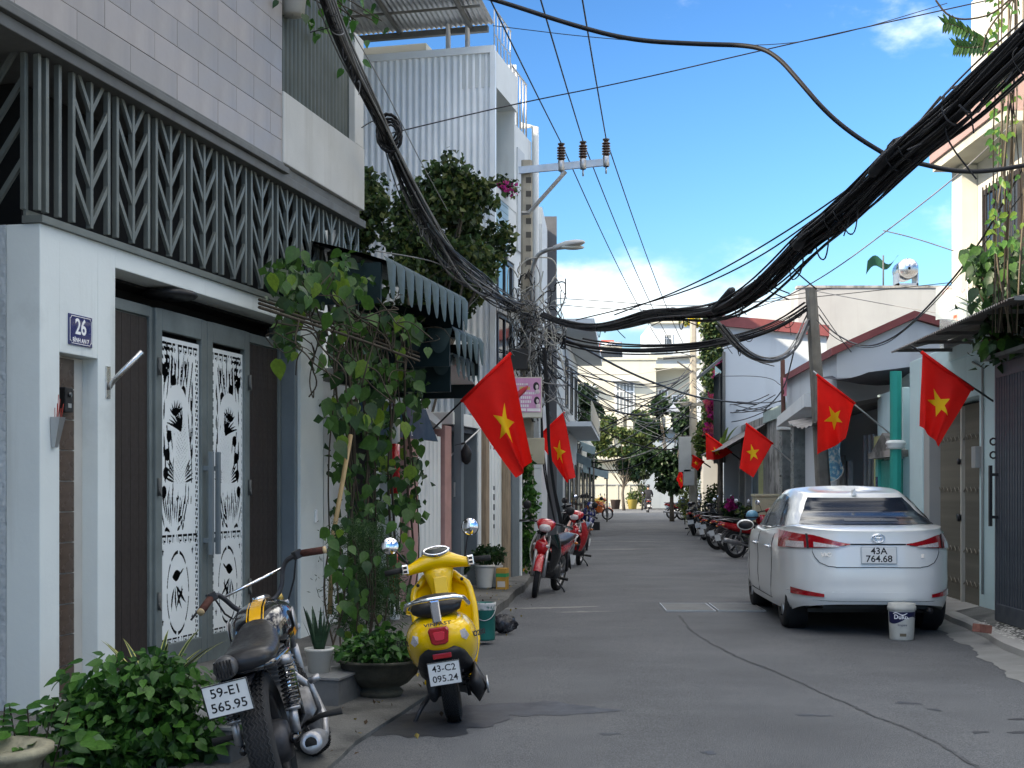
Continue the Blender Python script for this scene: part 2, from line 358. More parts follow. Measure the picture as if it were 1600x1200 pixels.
for px, py, rx, ry, sd in ((850, 948, .5, .12, 1), (905, 955, .3, .06, 2), (1000, 846, 1.6, .16, 4), (960, 858, 1.0, .12, 6), (1270, 1118, .1, .03, 9), (1420, 1098, .06, .05, 10)):
    g = G(px, py); patch('dried_mud', g.x, g.y, rx, ry, m_dust if py < 1050 else m_wet, sd, rough_=.7)
for px, py in ((1410, 1098), (1460, 1108), (1590, 1122), (1590, 1143), (1530, 1143), (1107, 1176), (952, 1146)):
    g = G(px, py); patch('oil_spot', g.x, g.y, .05, .04, m_wet, px, rough_=.6, nn=20)
# pavements
def pavement(name, edge, side, far, zf, m):
    b = MB(); k = 0
    for y in YS:
        x0 = interp(edge, y) + rag(y, .02, side); z0, z1 = zf(y); x1 = far(y)
        row = [(x0, y, -.06), (x0, y, z0 * .8), (x0 + side * .04, y, z0)]
        for t in (.25, .5, .75, 1): row.append((x0 + (x1 - x0) * t, y, z0 + (z1 - z0) * t))
        b.v += row
        if k:
            n = len(row)
            for i in range(n - 1): b.f.append(((k - 1) * n + i, (k - 1) * n + i + 1, k * n + i + 1, k * n + i)); b.mi.append(0); b.sm.append(i > 1)
        k += 1
    return b.build(name, m, kind='structure')
def fl_x(y): return FL.O[0] + (y - FL.O[1]) * FL.d[0] / FL.d[1]
def sst(y, a, c): t = min(max((y - a) / (c - a), 0), 1); return t * t * (3 - 2 * t)
def left_far(y): return (fl_x(y) - .6 if y < 22 else interp(LE, y) - 1.2 - .6)
pavement('left_pavement', LE, -1, lambda y: fl_x(y) - .6 if y < 22 else interp(LE, y) - 3, lambda y: (.004 + .1 * sst(y, 12.5, 16), .05 + .09 * sst(y, 12, 16)), m_conc)
pavement('right_pavement', RE, 1, lambda y: interp(RE, y) + 3, lambda y: (.09, .15), m_conc_l)
# pale concrete gutter in front of the right kerb, with a torn edge
b = MB(); k = 0
for i in range(120):
    y = 8.5 + i * .075; x1 = interp(RE, y) + .03; x0 = x1 - .3 - rag(y * 2, .03, 2) - .22 * sst(y, 13, 10)
    b.v += [(x0, y, road_z(x0, y) + .004), (x1, y, .012)]
    if i: b.f.append((2 * i - 2, 2 * i - 1, 2 * i + 1, 2 * i)); b.mi.append(0); b.sm.append(True)
b.build('concrete_gutter', mat('gutter concrete', (.24, .24, .23), .9, world=True, var=.15, scale=3, stain=((.33, .32, .3), 5, .6, .8)), kind='structure')
# terrazzo ramp of broken tile on the right kerb
rr = thing('mosaic_ramp', 'sloping concrete ramp set with broken white stone chips by the dark gate', 'ramp', (0, 0, 0))
b = MB(); rows = []
for i in range(26):
    y = 10.6 + i * .2; x0 = interp(RE, y) + .02; x1 = x0 + .62; e = .5 + .5 * math.cos((y - 13) * 1.1)
    b.v += [(x0, y, .015), (x0, y, .07), (x1, y, .19 - .02 * e), (x1 + .3, y, .2)]
    if i:
        for k in range(3): b.f.append((4 * i - 4 + k, 4 * i - 3 + k, 4 * i + 1 + k, 4 * i + k)); b.mi.append(0); b.sm.append(False)
b.build('slab', m_conc, rr)
rnd = random.Random(4); b = MB()
for i in range(1500):
    y = rnd.uniform(10.7, 14.5); t = rnd.uniform(.06, .95); x = interp(RE, y) + .02 + .6 * t; z = .07 + .11 * t
    if rnd.random() < .5 * (1 + math.sin(y * 2.2 + t * 4)): continue
    r = rnd.uniform(.006, .018); a = rnd.uniform(0, 6)
    b.add([(x + r * math.cos(a + q * 1.26), y + r * math.sin(a + q * 1.26) * 1.4, z + .012 + .18 * r * math.cos(a + q * 1.26)) for q in range(5)], [(0, 1, 2, 3, 4)])
b.build('stone_chips', mat('white stone chips', (.55, .54, .5), .8, var=.3, scale=40), rr, kind='stuff', fix=False)
# drain covers in the road
for i, (x0, x1, lab) in enumerate(((1033, 1108, 'left one of the flat grey concrete drain covers set in the asphalt'), (1112, 1184, 'right one of the flat drain covers, ending beside the white car'))):
    a, c = G(x0 + (6 if i else 0), 943), G(x1, 956); X0 = (x0 - 800) * 17.1 / FP; X1 = (x1 - 800) * 17.1 / FP
    z = road_z(X0, 17) + .006
    t = thing('drain_cover', lab, 'drain cover', (X0, 16.55, z), R(-2), 'drain covers in the road')
    MB().box(.012, X1 - X0 - .012, .012, 1.1, -.02, .004).build('slab', mat('drain cover concrete', (.16, .165, .165), .9, var=.15, scale=4, stain=((.16, .16, .155), 3, .55, .6)), t)
    b = MB()
    for q in ((0, .012, 0, 1.112), (X1 - X0 - .012, X1 - X0, 0, 1.112), (.012, X1 - X0 - .012, 0, .012), (.012, X1 - X0 - .012, 1.1, 1.112)): b.box(*q, -.02, .007)
    b.build('steel_edge', m_metal, t)

# ================================================================ LEFT SIDE: house 26
h = thing('corner_house', 'white house with dark chevron grille, grey tiles and laser cut fish gate', 'house', FL.at(0), FL.ang)
S = FL.s; W26 = S(505)
zt = 3.24
b = MB()
n0, n1, o0, o1 = S(93), S(153), S(180), S(470)
b.box(0, n0, 0, .25, -.1, zt); b.box(n0, n1, .0, .25, 2.42, zt); b.box(n1, o0, 0, .25, -.1, zt)
b.box(o0, o1, 0, .25, 3.1, zt); b.box(o1, W26, 0, .25, -.1, zt)
b.box(n0, n1, .135, .25, -.1, 2.42)
b.build('wall', m_white, h, bevel=.006)
MB().box(-.0, .25, .252, 5, -.1, zt).build('side_wall', m_stucco, h, label='rough bluish grey stuccoed side wall')
# closed interior mass; near-black colour stands in for the unlit depth
b = MB(); b.box(.3, W26, .62, 7.5, -.1, 3.2); b.box(.55, 6.08, .5, 7.5, 3.2, 4.35); b.build('inner_wall', m_dark, h)
b = MB(); b.box(-3.2, 6.1, .12, 8, 4.55, 7.2); b.box(-3.2, 6.1, 1.2, 8, 7.2, 9.8); b.build('upper_storey', m_white2, h)
b = MB(); b.box(-3.2, 6.14, -.06, 8, 4.36, 4.44); b.box(-3.2, S(437), -.10, .1, 4.445, 4.5); b.box(-3.2, S(437), -.05, .1, 4.50, 4.55); b.box(-3.2, 6.1, .0, 8, 4.44, 4.55)
b.build('slab_moulding', m_trim, h, bevel=.006)
MB().box(-.02, 6.12, -.03, .12, zt + .002, zt + .05).build('rail', m_lattice, h)
# niche with brown tiles
nt_ = link('tiled_niche', MB().box(n0 + .003, n1 - .003, .120, .134, 0, 2.415).mesh('niche_bed', m_grout), h)
th = .212; tm = MB().bbox(0, .30, -.012, 0, 0, th - .006, .003).mesh('tile', m_tileb)
for i in range(11):
    link('tile', tm, nt_, loc=(n0 + .055, .1195, 2.41 - th * (i + 1)))
    link('tile', MB().bbox(0, .046, -.012, 0, 0, th - .006, .003).mesh('tile', m_tileb), nt_, loc=(n0 + .004, .1195, 2.41 - th * (i + 1)))
ic = MB().bbox(.0, .1, -.05, 0, 0, .17, .008).build('intercom', m_black, h, loc=(n0 + .16, .105, 2.03))
MB().cyl((.05, -.053, .12), (.05, -.06, .12), .018).build('camera_eye', m_glassd, ic); MB().box(.03, .07, -.054, -.05, .03, .06).build('call_button', m_metal, ic)
# gate, recessed
gn = .15; Lg = FL.off(gn); gx = [Lg.s(p) - 0 for p in (178, 241, 321.5, 388, 441)]; gt = 2.93
def framed(name, x0, x1, parent, m, fw=.075, y=gn, z0=.03, z1=gt, mid=None):
    b = MB(); b.box(x0, x0 + fw, y, y + .05, z0, z1); b.box(x1 - fw, x1, y, y + .05, z0, z1)
    b.box(x0 + fw, x1 - fw, y, y + .05, z1 - fw * 1.6, z1); b.box(x0 + fw, x1 - fw, y, y + .05, z0, z0 + fw * 2.2)
    return b.build(name, m, parent, bevel=.006)
gate = framed('gate_frame', gx[0] - .3, gx[4] + .02, h, m_sgrey, .06, gn + .04)
b = MB(); b.box(gx[0] - .3, o1, gn + .3, gn + .32, -.05, 3.2); b.box(gx[0] - .3, o1, .25, gn + .3, 3.08, 3.2); b.build('gate_backing', m_dark, h)
for x0, x1 in ((gx[0] - .28, gx[1] - .005), (gx[3] + .005, gx[4])):
    f = framed('side_panel', x0, x1, h, m_sgrey, .05, gn + .01)
    nb = 6; w = (x1 - x0 - .1) / nb; pm = MB().bbox(.002, w - .002, 0, .02, .12, gt - .09, .004).mesh('board', m_darkwood)
    for i in range(nb): link('board', pm, f, loc=(x0 + .05 + i * w, gn + .03, 0))
MB().box(gx[4] + .025, o1 - .003, .03, .3, -.02, 3.09).build('steel_jamb', m_sgrey2, h, bevel=.008)
# laser cut fish panels: a real sheet with holes, cut on a 5 mm raster
def fish_mask(W, Hh):
    nx, nz = int(W / .005), int(Hh / .005); x, z = np.meshgrid((np.arange(nx) + .5) * .005, (np.arange(nz) + .5) * .005); cut = np.zeros((nz, nx), bool)
    def meander_h(z0, hgt=.075, step=.09):
        nonlocal cut
        u = (x - .03) % step; v = z - z0; inn = (v > 0) & (v < hgt) & (x > .03) & (x < W - .03)
        c = ((v > hgt * .72) & (u > .012)) | ((u < .024) & (u > .008) & (v > .01)) | ((u > .04) & (u < .055) & (v < hgt * .55)) | ((u > .068) & (u < .08) & (v > hgt * .35)) | ((v > hgt * .2) & (v < hgt * .38) & (u > .05) & (u < .08))
        cut |= inn & c
    def meander_v(x0, w=.05, step=.075):
        nonlocal cut
        u = x - x0; v = z % step; inn = (u > 0) & (u < w) & (z > .05) & (z < Hh - .12)
        cut |= inn & (((v < .022) & (u > .008)) | ((u < .02) & (v > .034) & (v < .066)) | ((u > .032) & (v > .03) & (v < .055)))
    def leaf(px, pz, ang, ln, w, cv=0.):
        nonlocal cut
        ca, sa = math.cos(ang), math.sin(ang); a = (x - px) * ca + (z - pz) * sa; t = a / ln; c = -(x - px) * sa + (z - pz) * ca - cv * t * t
        cut |= (t > 0) & (t < 1) & (np.abs(c) < w * np.sin(np.clip(t, 0, 1) * math.pi) ** .8)
    def fill(px, pz, rx, rz):
        nonlocal cut
        cut |= ((x - px) / rx) ** 2 + ((z - pz) / rz) ** 2 < 1
    def keep(px, pz, rx, rz):
        nonlocal cut
        cut &= ~(((x - px) / rx) ** 2 + ((z - pz) / rz) ** 2 < 1)
    xm = W * .47; zs = .86
    meander_h(Hh - .11); meander_h(zs - .0); meander_h(.05, .05); meander_v(W - .07); meander_v(.008, .016)
    # koi: dark water behind, body kept as solid sheet with scales and a fan tail
    for k in range(14): fill(.08 + .36 * ((k * 7) % 13) / 13, 1.28 + .075 * k, .045, .05)
    z1 = 1.82
    wv = np.sin((x + .02 * np.sin(z * 7.3)) * 105 + 1.7 * np.sin(z * 4.1) + 2.2 * np.sin(z * 1.7 + x * 9)); band = np.sin(z * 11 + 3 * np.sin(x * 14)) > -.82
    cut |= (wv > .5) & band & (z > 1.18) & (z < Hh - .16) & (x > .07) & (x < W - .11)
    keep(xm - .03, 1.95, .19, .2)
    cl = xm + .06 * np.sin((z - 1.25) * 3.2); bw = .115 * np.clip(1 - np.abs((z - 1.55) / .42) ** 2.4, 0, 1)
    body = (np.abs(x - cl) < bw + .012); cut &= ~body
    sc = (np.sin((x - cl) * 190) * np.sin(z * 150 + np.abs(x - cl) * 60) > .62); cut |= (np.abs(x - cl) < bw - .014) & sc & (z > 1.35)
    for s_ in (-1, 1):                               # side fins, ribbed
        for k in range(5): leaf(xm + .02 + s_ * .09, 1.36 + .02 * k, math.pi / 2 - s_ * (1.35 - .16 * k), .16, .011)
    for k in range(3): fill(xm + .03 * (k - 1), 1.235 - .012 * abs(k - 1), .011, .016)
    keep(xm - .06, z1 + .1, .14, .12)                # tail
    for k in range(8): leaf(xm + .05, z1 - .05, 1.35 + .19 * k, .24 + .02 * math.sin(k * 2), .0115, .055)
    for k in range(6): leaf(xm - .03 + .0 * k, z1 + .08, .9 + .42 * k, .13, .014, -.04)
    # reeds and lotus above
    for k in range(9): leaf(.10 + .045 * k, 2.15 + .03 * math.sin(k * 1.9), 1.25 + .08 * ((k * 5) % 7), .2 + .05 * ((k * 3) % 4), .013)
    for k in range(12): leaf(.07 + .055 * (k % 4), 2.28 + .065 * (k // 4), 2.35, .06, .015)
    for k in range(5): leaf(W - .13 - .02 * (k % 2), 1.55 + .13 * k, 1.4, .14, .016, .02)
    for k in range(5): leaf(.075, 1.0 + .3 * k + .55, 1.5, .17, .014)
    # grass below
    for k in range(12): leaf(.09 + .028 * k, .99 + .02 * ((k * 3) % 4), 1.95 - .07 * k, .19 + .05 * ((k * 5) % 3), .0115)
    for k in range(5): leaf(.3 + .03 * k, .965 + .035 * ((k * 2) % 3), .6 + .2 * k, .07, .016)
    for k in range(4): leaf(.09 + .03 * k, .955, 1.0 + .5 * k, .05, .012)
    # ring with leaping fish in the bottom field
    rx, rz, cx, cz = .185, .33, W * .46, .46; rr_ = np.sqrt(((x - cx) / rx) ** 2 + ((z - cz) / rz) ** 2); an = np.arctan2((z - cz) / rz, (x - cx) / rx)
    cut |= (np.abs(rr_ - 1) < .045) & (np.abs(np.sin(an * 4 + .3)) > .22)
    leaf(cx - .1, cz + .13, .1, .15, .045, .01); leaf(cx + .02, cz + .14, .6, .1, .012)
    for k in range(4): leaf(cx - .06 + .02 * k, cz + .05, 4.2 + .35 * k, .2, .016, .05)
    leaf(cx - .02, cz - .12, 1.2, .18, .02, -.05); leaf(cx + .06, cz - .06, 1.5, .12, .013); leaf(cx - .04, cz + .06, 5.6, .12, .014)
    for sx_ in (.06, W - .12):
        for zz in (.2, .76): leaf(sx_, zz, 1.57, .07, .012); leaf(sx_ - .02, zz + .045, 0, .045, .009)
    cut[:6] = cut[-6:] = False; cut[:, :2] = cut[:, -2:] = False
    return cut
def panel_mesh(W, Hh, flip):
    cut = fish_mask(W, Hh)
    if flip: cut = cut[:, ::-1]
    b = MB(); nz, nx = cut.shape; open_ = {}
    def flush(key, r0, r1):
        a, c = key; x0, x1, z0, z1 = a * .005, c * .005, r0 * .005, r1 * .005
        b.add([(x0, 0, z0), (x1, 0, z0), (x1, 0, z1), (x0, 0, z1)], [(0, 1, 2, 3)])
    for r in range(nz + 1):
        runs = set()
        if r < nz:
            row = np.concatenate(([1], cut[r].astype(int), [1])); d = np.diff(row)
            runs = set(zip(np.where(d == -1)[0], np.where(d == 1)[0]))
        for k in list(open_):
            if k not in runs: flush(k, open_.pop(k), r)
        for k in runs: open_.setdefault(k, r)
    me = b.mesh('fish_panel', m_lwhite); return me
leaves_ = []
for i, (x0, x1) in enumerate(((gx[1], gx[2] - .004), (gx[2] + .004, gx[3]))):
    lf = framed('gate_leaf', x0, x1, h, m_sgrey, .105, gn - .015)
    W = x1 - x0 - .2; pan = link('fish_panel', panel_mesh(W, 2.52, i == 1), lf, loc=(x0 + .1, gn + .012, .2))
    so = pan.modifiers.new('thick', 'SOLIDIFY'); so.thickness = .004; so.offset = 0
    hx = x1 - .06 if i == 0 else x0 + .06
    b = MB(); b.box(hx - .022, hx + .022, gn - .1, gn - .065, .95, 1.82); b.box(hx - .015, hx + .015, gn - .07, gn - .01, 1.05, 1.09); b.box(hx - .015, hx + .015, gn - .07, gn - .01, 1.66, 1.70)
    b.build('pull_handle', m_sgrey2, lf, bevel=.004)
    for zz in (.55, 1.45, 2.4):
        xx = x0 + .03 if i == 0 else x1 - .03
        MB().cyl((xx, gn - .03, zz), (xx, gn - .03, zz + .14), .014).tube([(xx, gn - .04, zz + .07), (xx - .03, gn - .06, zz), (xx - .05, gn - .05, zz + .06)], .005, 5).build('hinge', m_trim, lf)
lm = MB().lathe([(.02, 0), (.2, 0), (.22, .02), (.2, .05), (.02, .06)], 24).build('entry_lamp', m_black, h, loc=(2.0, .12, 3.03))
# chevron grille
gr = link('chevron_grille', MB().box(-.02, 6.1, .09, .11, zt + .05, zt + .09).mesh('grille_rail', m_lattice), h)
gz0, gz1 = zt + .09, 4.355
post = MB().bbox(-.018, .018, .02, .06, gz0, gz1, .004).mesh('post', m_lattice)
chv = []
for sgn in (-1, 1):
    b = MB(); x0, x1 = .018, .212; d = .27; t = .06
    b.prism([(x0, 0), (x1, d), (x1, d + t), (x0, t)], .025, .05, lambda a, c, q, s=sgn: (s * a, q, c)); chv.append(b.fix().mesh('slat', m_lattice))
def panel(x, y=0., rz=0.):
    for dx in (-.23, 0, .23): link('post', post, gr, loc=(x + dx, y, 0)) if not rz else link('post', post, gr, loc=(x, y + dx, 0), rot=(0, 0, rz))
    for k in range(4):
        for c in chv: link('slat', c, gr, loc=(x, y, gz0 + .015 + k * .265), rot=(0, 0, rz))
for i in range(10): panel(.67 + i * .58)
for x in (.03, .12, .27): link('post', post, gr, loc=(x, 0, 0))
for i in range(3): panel(.03, .34 + i * .58, R(90))
# tile band and parapet
band = link('tiled_parapet', MB().box(-3.2, S(437), -.012, .118, 4.552, 7.15).mesh('parapet_bed', m_groutd), h)
tw, tl = .212, .72; rnd = random.Random(11); vm = [mat('grey porcelain tile %d' % k, (.285 + .025 * k, .262 + .02 * k, .245 + .018 * k), .35, var=.1, scale=1.7, streak=((.225, .212, .205), 2.2, .5, .6)) for k in range(3)]
cache = {}
for r in range(12):
    x = -3.2 - (r % 2) * tl * .5
    while x < S(437) - .01:
        a, c = max(x, -3.2), min(x + tl, S(437))
        if c - a > .03:
            key = (round(c - a, 3), rnd.randrange(3))
            if key not in cache: cache[key] = MB().bbox(.002, c - a - .002, -.012, 0, .002, tw - .002, .003).mesh('tile', vm[key[1]])
            link('tile', cache[key], band, loc=(a, -.0125 - rnd.random() * .002, 4.553 + r * tw))
        x += tl
MB().box(S(437) + .002, 6.15, -.04, .119, 4.56, 5.23).build('concrete_parapet', m_concw, h, bevel=.008)
MB().box(5.86, 6.14, -.035, .3, 5.232, 6.42).build('parapet_pier', m_concw, h, bevel=.01)
def corrugated(name, x0, x1, z0, z1, pitch, amp, m, parent, y=0., rot=None, loc=None, trap=False):
    b = MB(); n = int((x1 - x0) / pitch * 6); xs = [x0 + (x1 - x0) * i / n for i in range(n + 1)]
    f = (lambda x: max(-.6, min(.6, math.sin(2 * math.pi * x / pitch))) / .6) if trap else (lambda x: math.sin(2 * math.pi * x / pitch))
    for x in xs: b.v += [(x, y + amp * f(x), z0), (x, y + amp * f(x), z1)]
    b.f = [(2 * i, 2 * i + 2, 2 * i + 3, 2 * i + 1) for i in range(n)]; b.mi = [0] * n; b.sm = [not trap] * n
    return b.build(name, m, parent, fix=False, loc=loc, rot=rot)
corrugated('corrugated_sheet', S(437) + .003, 5.87, 5.235, 7.1, .1, .013, m_gcorr, h, .04)
# small things on the wall
n_ = thing('house_number_plate', 'blue enamel house number plate reading 26 on the white wall', 'number plate', FL.at((S(106) + S(142)) / 2, -.004, 2.59), FL.ang)
MB().bbox(-.147, .147, -.006, .003, -.105, .105, .003).build('plate', m_navy, n_)
b = MB(); w, q = .137, .095
for x0, x1, z0, z1 in ((-w + .02, w - .02, q - .004, q), (-w + .02, w - .02, -q, -q + .004), (-w, -w + .004, -q + .02, q - .02), (w - .004, w, -q + .02, q - .02)): b.box(x0, x1, -.0075, -.0062, z0, z1)
for sx_ in (-1, 1):
    for sz in (-1, 1): b.tube([(sx_ * (w - .002), -.007, sz * (q - .02)), (sx_ * (w - .016), -.007, sz * (q - .016)), (sx_ * (w - .02), -.007, sz * (q - .002))], .002, 4)
b.build('border', m_paintw, n_)
text('numerals', '26', .15, m_paintw, n_, (0, -.0065, .02), (R(90), 0, 0), .0005, sx=.95, bold=.003)
text('street_name', 'BÌNH AN 7', .042, m_paintw, n_, (0, -.0065, -.07), (R(90), 0, 0), .0005, bold=.0008)
fh = thing('flag_holder', 'empty stainless steel flag holder tube fixed beside the gate opening', 'flag holder', FL.at(S(168), 0, 2.28), FL.ang)
MB().bbox(-.03, .03, -.008, 0, -.13, .1, .002).build('bracket', m_steel, fh)
MB().tube([(0, -.005, -.06), (0, -.05, 0), (0.02, -.26, .2)], .019, 12).build('tube', m_steel, fh)
ih = thing('incense_holder', 'small tapered metal incense holder with sticks on the white wall', 'incense holder', FL.at(S(82), 0, 1.78), FL.ang)
MB().loft([[(-.02, -.005, 0), (.02, -.005, 0), (.02, -.03, 0), (-.02, -.03, 0)], [(-.035, -.005, .2), (.035, -.005, .2), (.035, -.075, .2), (-.035, -.075, .2)]], smooth=False).build('cup', m_metal, ih)
b = MB()
for k in range(6): b.cyl((-.02 + .008 * k, -.03, .05), (-.035 + .014 * k, -.04 - .01 * (k % 3), .26 + .03 * (k % 4)), .0025, n=4)
b.build('incense_stick', mat('red incense', (.3, .04, .03), .8), ih)
# plinth blocks beside the driveway
for k, (X_, Y_, w_, d_, lab) in enumerate(((-1.98, 7.42, .46, .62, 'low grey stone plinth block behind the black motorcycle'), (-1.62, 9.33, .44, .6, 'low grey stone plinth block under the white snake plant pot'))):
    t = thing('plinth_block', lab, 'plinth', (X_, Y_, 0), FL.ang - R(90), 'plinth blocks by the driveway')
    MB().bbox(0, w_, 0, d_, -.05, .19, .008).build('block', mat('grey terrazzo', (.12, .125, .13), .4, var=.2, scale=6), t)
    MB().box(-.012, w_ + .012, -.012, d_, .1905, .205).build('top_slab', mat('grey terrazzo light', (.19, .195, .2), .35, var=.15, scale=8), t)
# neighbour towards and behind the camera (left row goes on)
t = thing('row_house', 'plain grey white row house next to house 26, nearest the camera', 'house', FL.at(-3.25, 0), FL.ang)
b = MB(); b.box(-22, 0, .05, 9, -.1, 10.2); b.build('wall', m_white2, t)
for x in (-5, -9.5, -14, -18.5):
    for z in (1.2, 4.4, 7.4): MB().box(x, x + 1.6, .0, .049, z, z + 1.6).build('window', m_glassd, t)

# ================================================================ LEFT SIDE: houses under the green awning
def stepwall(name, label, cat, s0, F=FL): return thing(name, label, cat, F.at(s0), F.ang)
h2 = stepwall('awning_house', 'low house behind the climbing vine with brown tiled doorway and white lintel', 'house', W26 + .02)
L2 = 3.0
b = MB(); b.box(0, .12, .12, 1, 0, 2.6); b.box(.26, .95, .1, .3, 0, 2.25); b.box(.02, L2, .08, .3, 2.25, 2.62); b.box(2.6, L2, .1, .3, 0, 2.25); b.box(0, L2, 1.2, 6, 0, 3.0); b.build('wall', m_white2, h2, bevel=.006)
nb = link('tiled_reveal', MB().box(.121, .259, .13, .28, 0, 2.25).mesh('reveal_bed', m_groutd), h2)
tm2 = MB().bbox(.002, .136, -.01, 0, .002, .24, .002).mesh('tile', m_tileb)
for i in range(9): link('tile', tm2, nb, loc=(.121, .129, i * .248))
MB().box(.95, 2.6, .35, .38, 0, 2.25).build('doorway', m_dark, h2)
MB().box(0, L2, .3, 5, 2.62, 2.68).build('porch_slab', m_trim, h2)
MB().bbox(.08, .12, -.02, 0, 1.17, 1.3, .004).build('switch_box', m_paintw, stepwall('switch_box', 'small white bell switch box on the white pilaster', 'switch', S(487)), loc=(0, 0, 0))
# unseen tall block added behind it, sized to shade the right-hand fronts
t = thing('setback_shade_block', 'unseen tall block added behind the low awning houses for its shadow', 'building', FL.at(6.4, 2.5), FL.ang)
b = MB(); b.box(0, 6.2, 0, 7, 0, 12.5); b.build('wall', m_white2, t); MB().box(.6, 2, -.03, -.003, 5, 6.6).build('window', m_glassd, t); MB().box(3.4, 4.8, -.03, -.003, 5, 6.6).build('window', m_glassd, t)
# green scalloped awnings
def awning(label, s0, s1, n0_, n1_, z0, z1, nt, tl_, cross):
    t = stepwall('scalloped_awning', label, 'awning', s0); t['group'] = 'green scalloped awnings'; L = s1 - s0
    b = MB(); b.prism([(0, z1), (L, z1), (L, z1 - .04), (0, z1 - .04)], 0, 0)
    b = MB(); dn = n1_ - n0_
    b.grid(lambda u, v: (u * L, n0_ + dn * v, z0 + (z1 - z0) * (1 - (1 - v) ** 1.6)), 6, 8)
    b.grid(lambda u, v: (u * L, n0_ + .03 + dn * v, z0 - .03 + (z1 - z0) * (1 - (1 - v) ** 1.6)), 6, 8)
    b.box(0, .04, n0_ + .05, n1_, z0 - .42, z0 - .02); b.box(L - .04, L, n0_ + .05, n1_, z0 - .42, z0 - .02)
    b.build('canopy_sheet', m_awn, t)
    def tongue(w, hh):
        b = MB(); N = 8; o = []
        for i in range(N + 1):
            a = -1 + 2 * i / N; o.append((a * w / 2, -hh * (1 - abs(a) ** 2.4)))
        vs_ = [(x, -.02 * math.cos(x / w * 3), z) for x, z in o] + [(x, -.02 * math.cos(x / w * 3), .0) for x, z in o] + [(x, .035, .06) for x, z in o]
        fs = [(i, i + 1, N + 2 + i, N + 1 + i) for i in range(N)] + [(N + 1 + i, N + 2 + i, 2 * N + 3 + i, 2 * N + 2 + i) for i in range(N)]
        b.add(vs_, fs, 0, True); return b.mesh('tongue', m_awnt)
    tm = tongue(L / nt * .97, tl_)
    for i in range(nt): link('tongue', tm, t, loc=((i + .5) * L / nt, n0_ - .01, z0 - .01))
    nc = cross
    if not nc: return t
    tm2_ = tongue(abs(dn) / nc * .9, tl_ * .8)
    for i in range(nc): link('tongue', tm2_, t, loc=(-.025, n0_ + (i + .5) * dn / nc, z0 - .03), rot=(0, 0, R(-90)))
    return t
e = FL.off(-.75)
a1 = awning('largest dark green scalloped awning, above the climbing vine', e.s(602), e.s(730), -.75, .9, e.z(590, 400), e.z(590, 400) + .35, 10, .36, 0)
e = FL.off(-.7)
a2 = awning('middle green scalloped awning, just below the largest one', e.s(706), e.s(752), -.72, .6, e.z(706, 516), e.z(706, 516) + .2, 5, .3, 4)
a3 = awning('lowest green scalloped awning, nearest the corrugated white wall', e.s(722), e.s(760), -.6, .9, e.z(710, 553), e.z(710, 553) + .2, 5, .24, 5)
tp = thing('awning_post', 'dark grey steel post holding up the lowest green awning', 'post', FL.at(S(706), -.1, 0), FL.ang)
MB().box(-.07, .07, -.05, .05, 0, 3.42).build('post', m_sgrey2, tp)
MB().box(-.1, .1, -.08, .08, 0, .02).build('base_plate', m_sgrey2, tp)
# pink gate house
h3 = stepwall('pink_gate_house', 'narrow house front with pink pillars and a white slatted gate', 'house', S(636)); x = lambda p: S(p) - S(636)
b = MB(); b.box(0, x(650), -.03, .3, 0, 2.5); b.box(x(690), x(700), -.05, .3, 0, 2.35); b.build('pillar', m_pink, h3, bevel=.01)
b = MB(); b.box(0, x(700), 1.6, 7, 0, 4.0); b.box(0, x(700), .9, 1.6, 2.9, 3.0); b.build('wall', m_white2, h3)
wg = link('slatted_gate', MB().box(x(651), x(689), .04, .06, .1, .2).box(x(651), x(689), .04, .06, 2.12, 2.2).mesh('gate_rails', m_lwhite), h3)
n = 6; w = (x(689) - x(651)) / n; sm_ = MB().bbox(.012, w - .012, .0, .03, .06, 2.3, .004).mesh('slat', m_lwhite)
for i in range(n): link('slat', sm_, wg, loc=(x(651) + i * w, 0.0, -.02 * i))
b = MB(); b.prism([(x(651), 2.5), (x(651), 2.62), (x(689), 2.40), (x(689), 2.3)], -.01, .07, lambda a, c, q: (a, q, c)); b.build('gate_cap', m_lwhite, wg)
MB().box(x(651), x(689), .3, .33, 0, 2.4).build('backing', m_dark, h3)
cap = MB(); cap.prism([(x(640), 3.02), (x(640), 3.16), (x(693), 2.9), (x(693), 2.78)], -.55, .6, lambda a, c, q: (a, q, c)); cap.build('sloping_canopy', m_lwhite, h3)
# grey portal house
h4 = stepwall('grey_portal_house', 'house front with a dark slate grey portal, white frame and recessed pale door', 'house', S(701)); x = lambda p: S(p) - S(701)
q = x(746)
b = MB(); b.box(0, q, -.06, .5, 2.38, 2.55); b.box(q - .16, q, -.06, .5, 0, 2.38); b.box(0, q, 1.6, 7, 0, 3.8); b.build('wall', m_white2, h4, bevel=.008)
MB().box(q - .2, q - .162, -.04, .9, 0, 2.37).build('portal_reveal', m_sgrey2, h4); MB().box(.1, q - .2, .0, .9, 2.3, 2.375).build('portal_soffit', m_dgrey, h4)
dr = MB().box(.06, q - .2, .75, .8, 0, 2.1).build('door', m_bwhite, h4)
for k in range(5): MB().box(.12 + k * .2, .13 + k * .2, .742, .7495, .05, 2.05).build('groove', m_sgrey, dr)
MB().bbox(.02, .1, -.075, -.062, 1.4, 1.6, .004).build('meter_box', m_metal, h4)
wl = MB(); wl.tube([(.0, -.06, 2.0), (.0, -.2, 2.03), (.0, -.22, 1.98)], .015, 6); wl.lathe([(.03, .1), (.075, .02), (.06, -.12), (.02, -.16)], 10, (0, -.22, 1.9)); wl.build('wall_lantern', m_black, h4, loc=(.1, 0, .1))
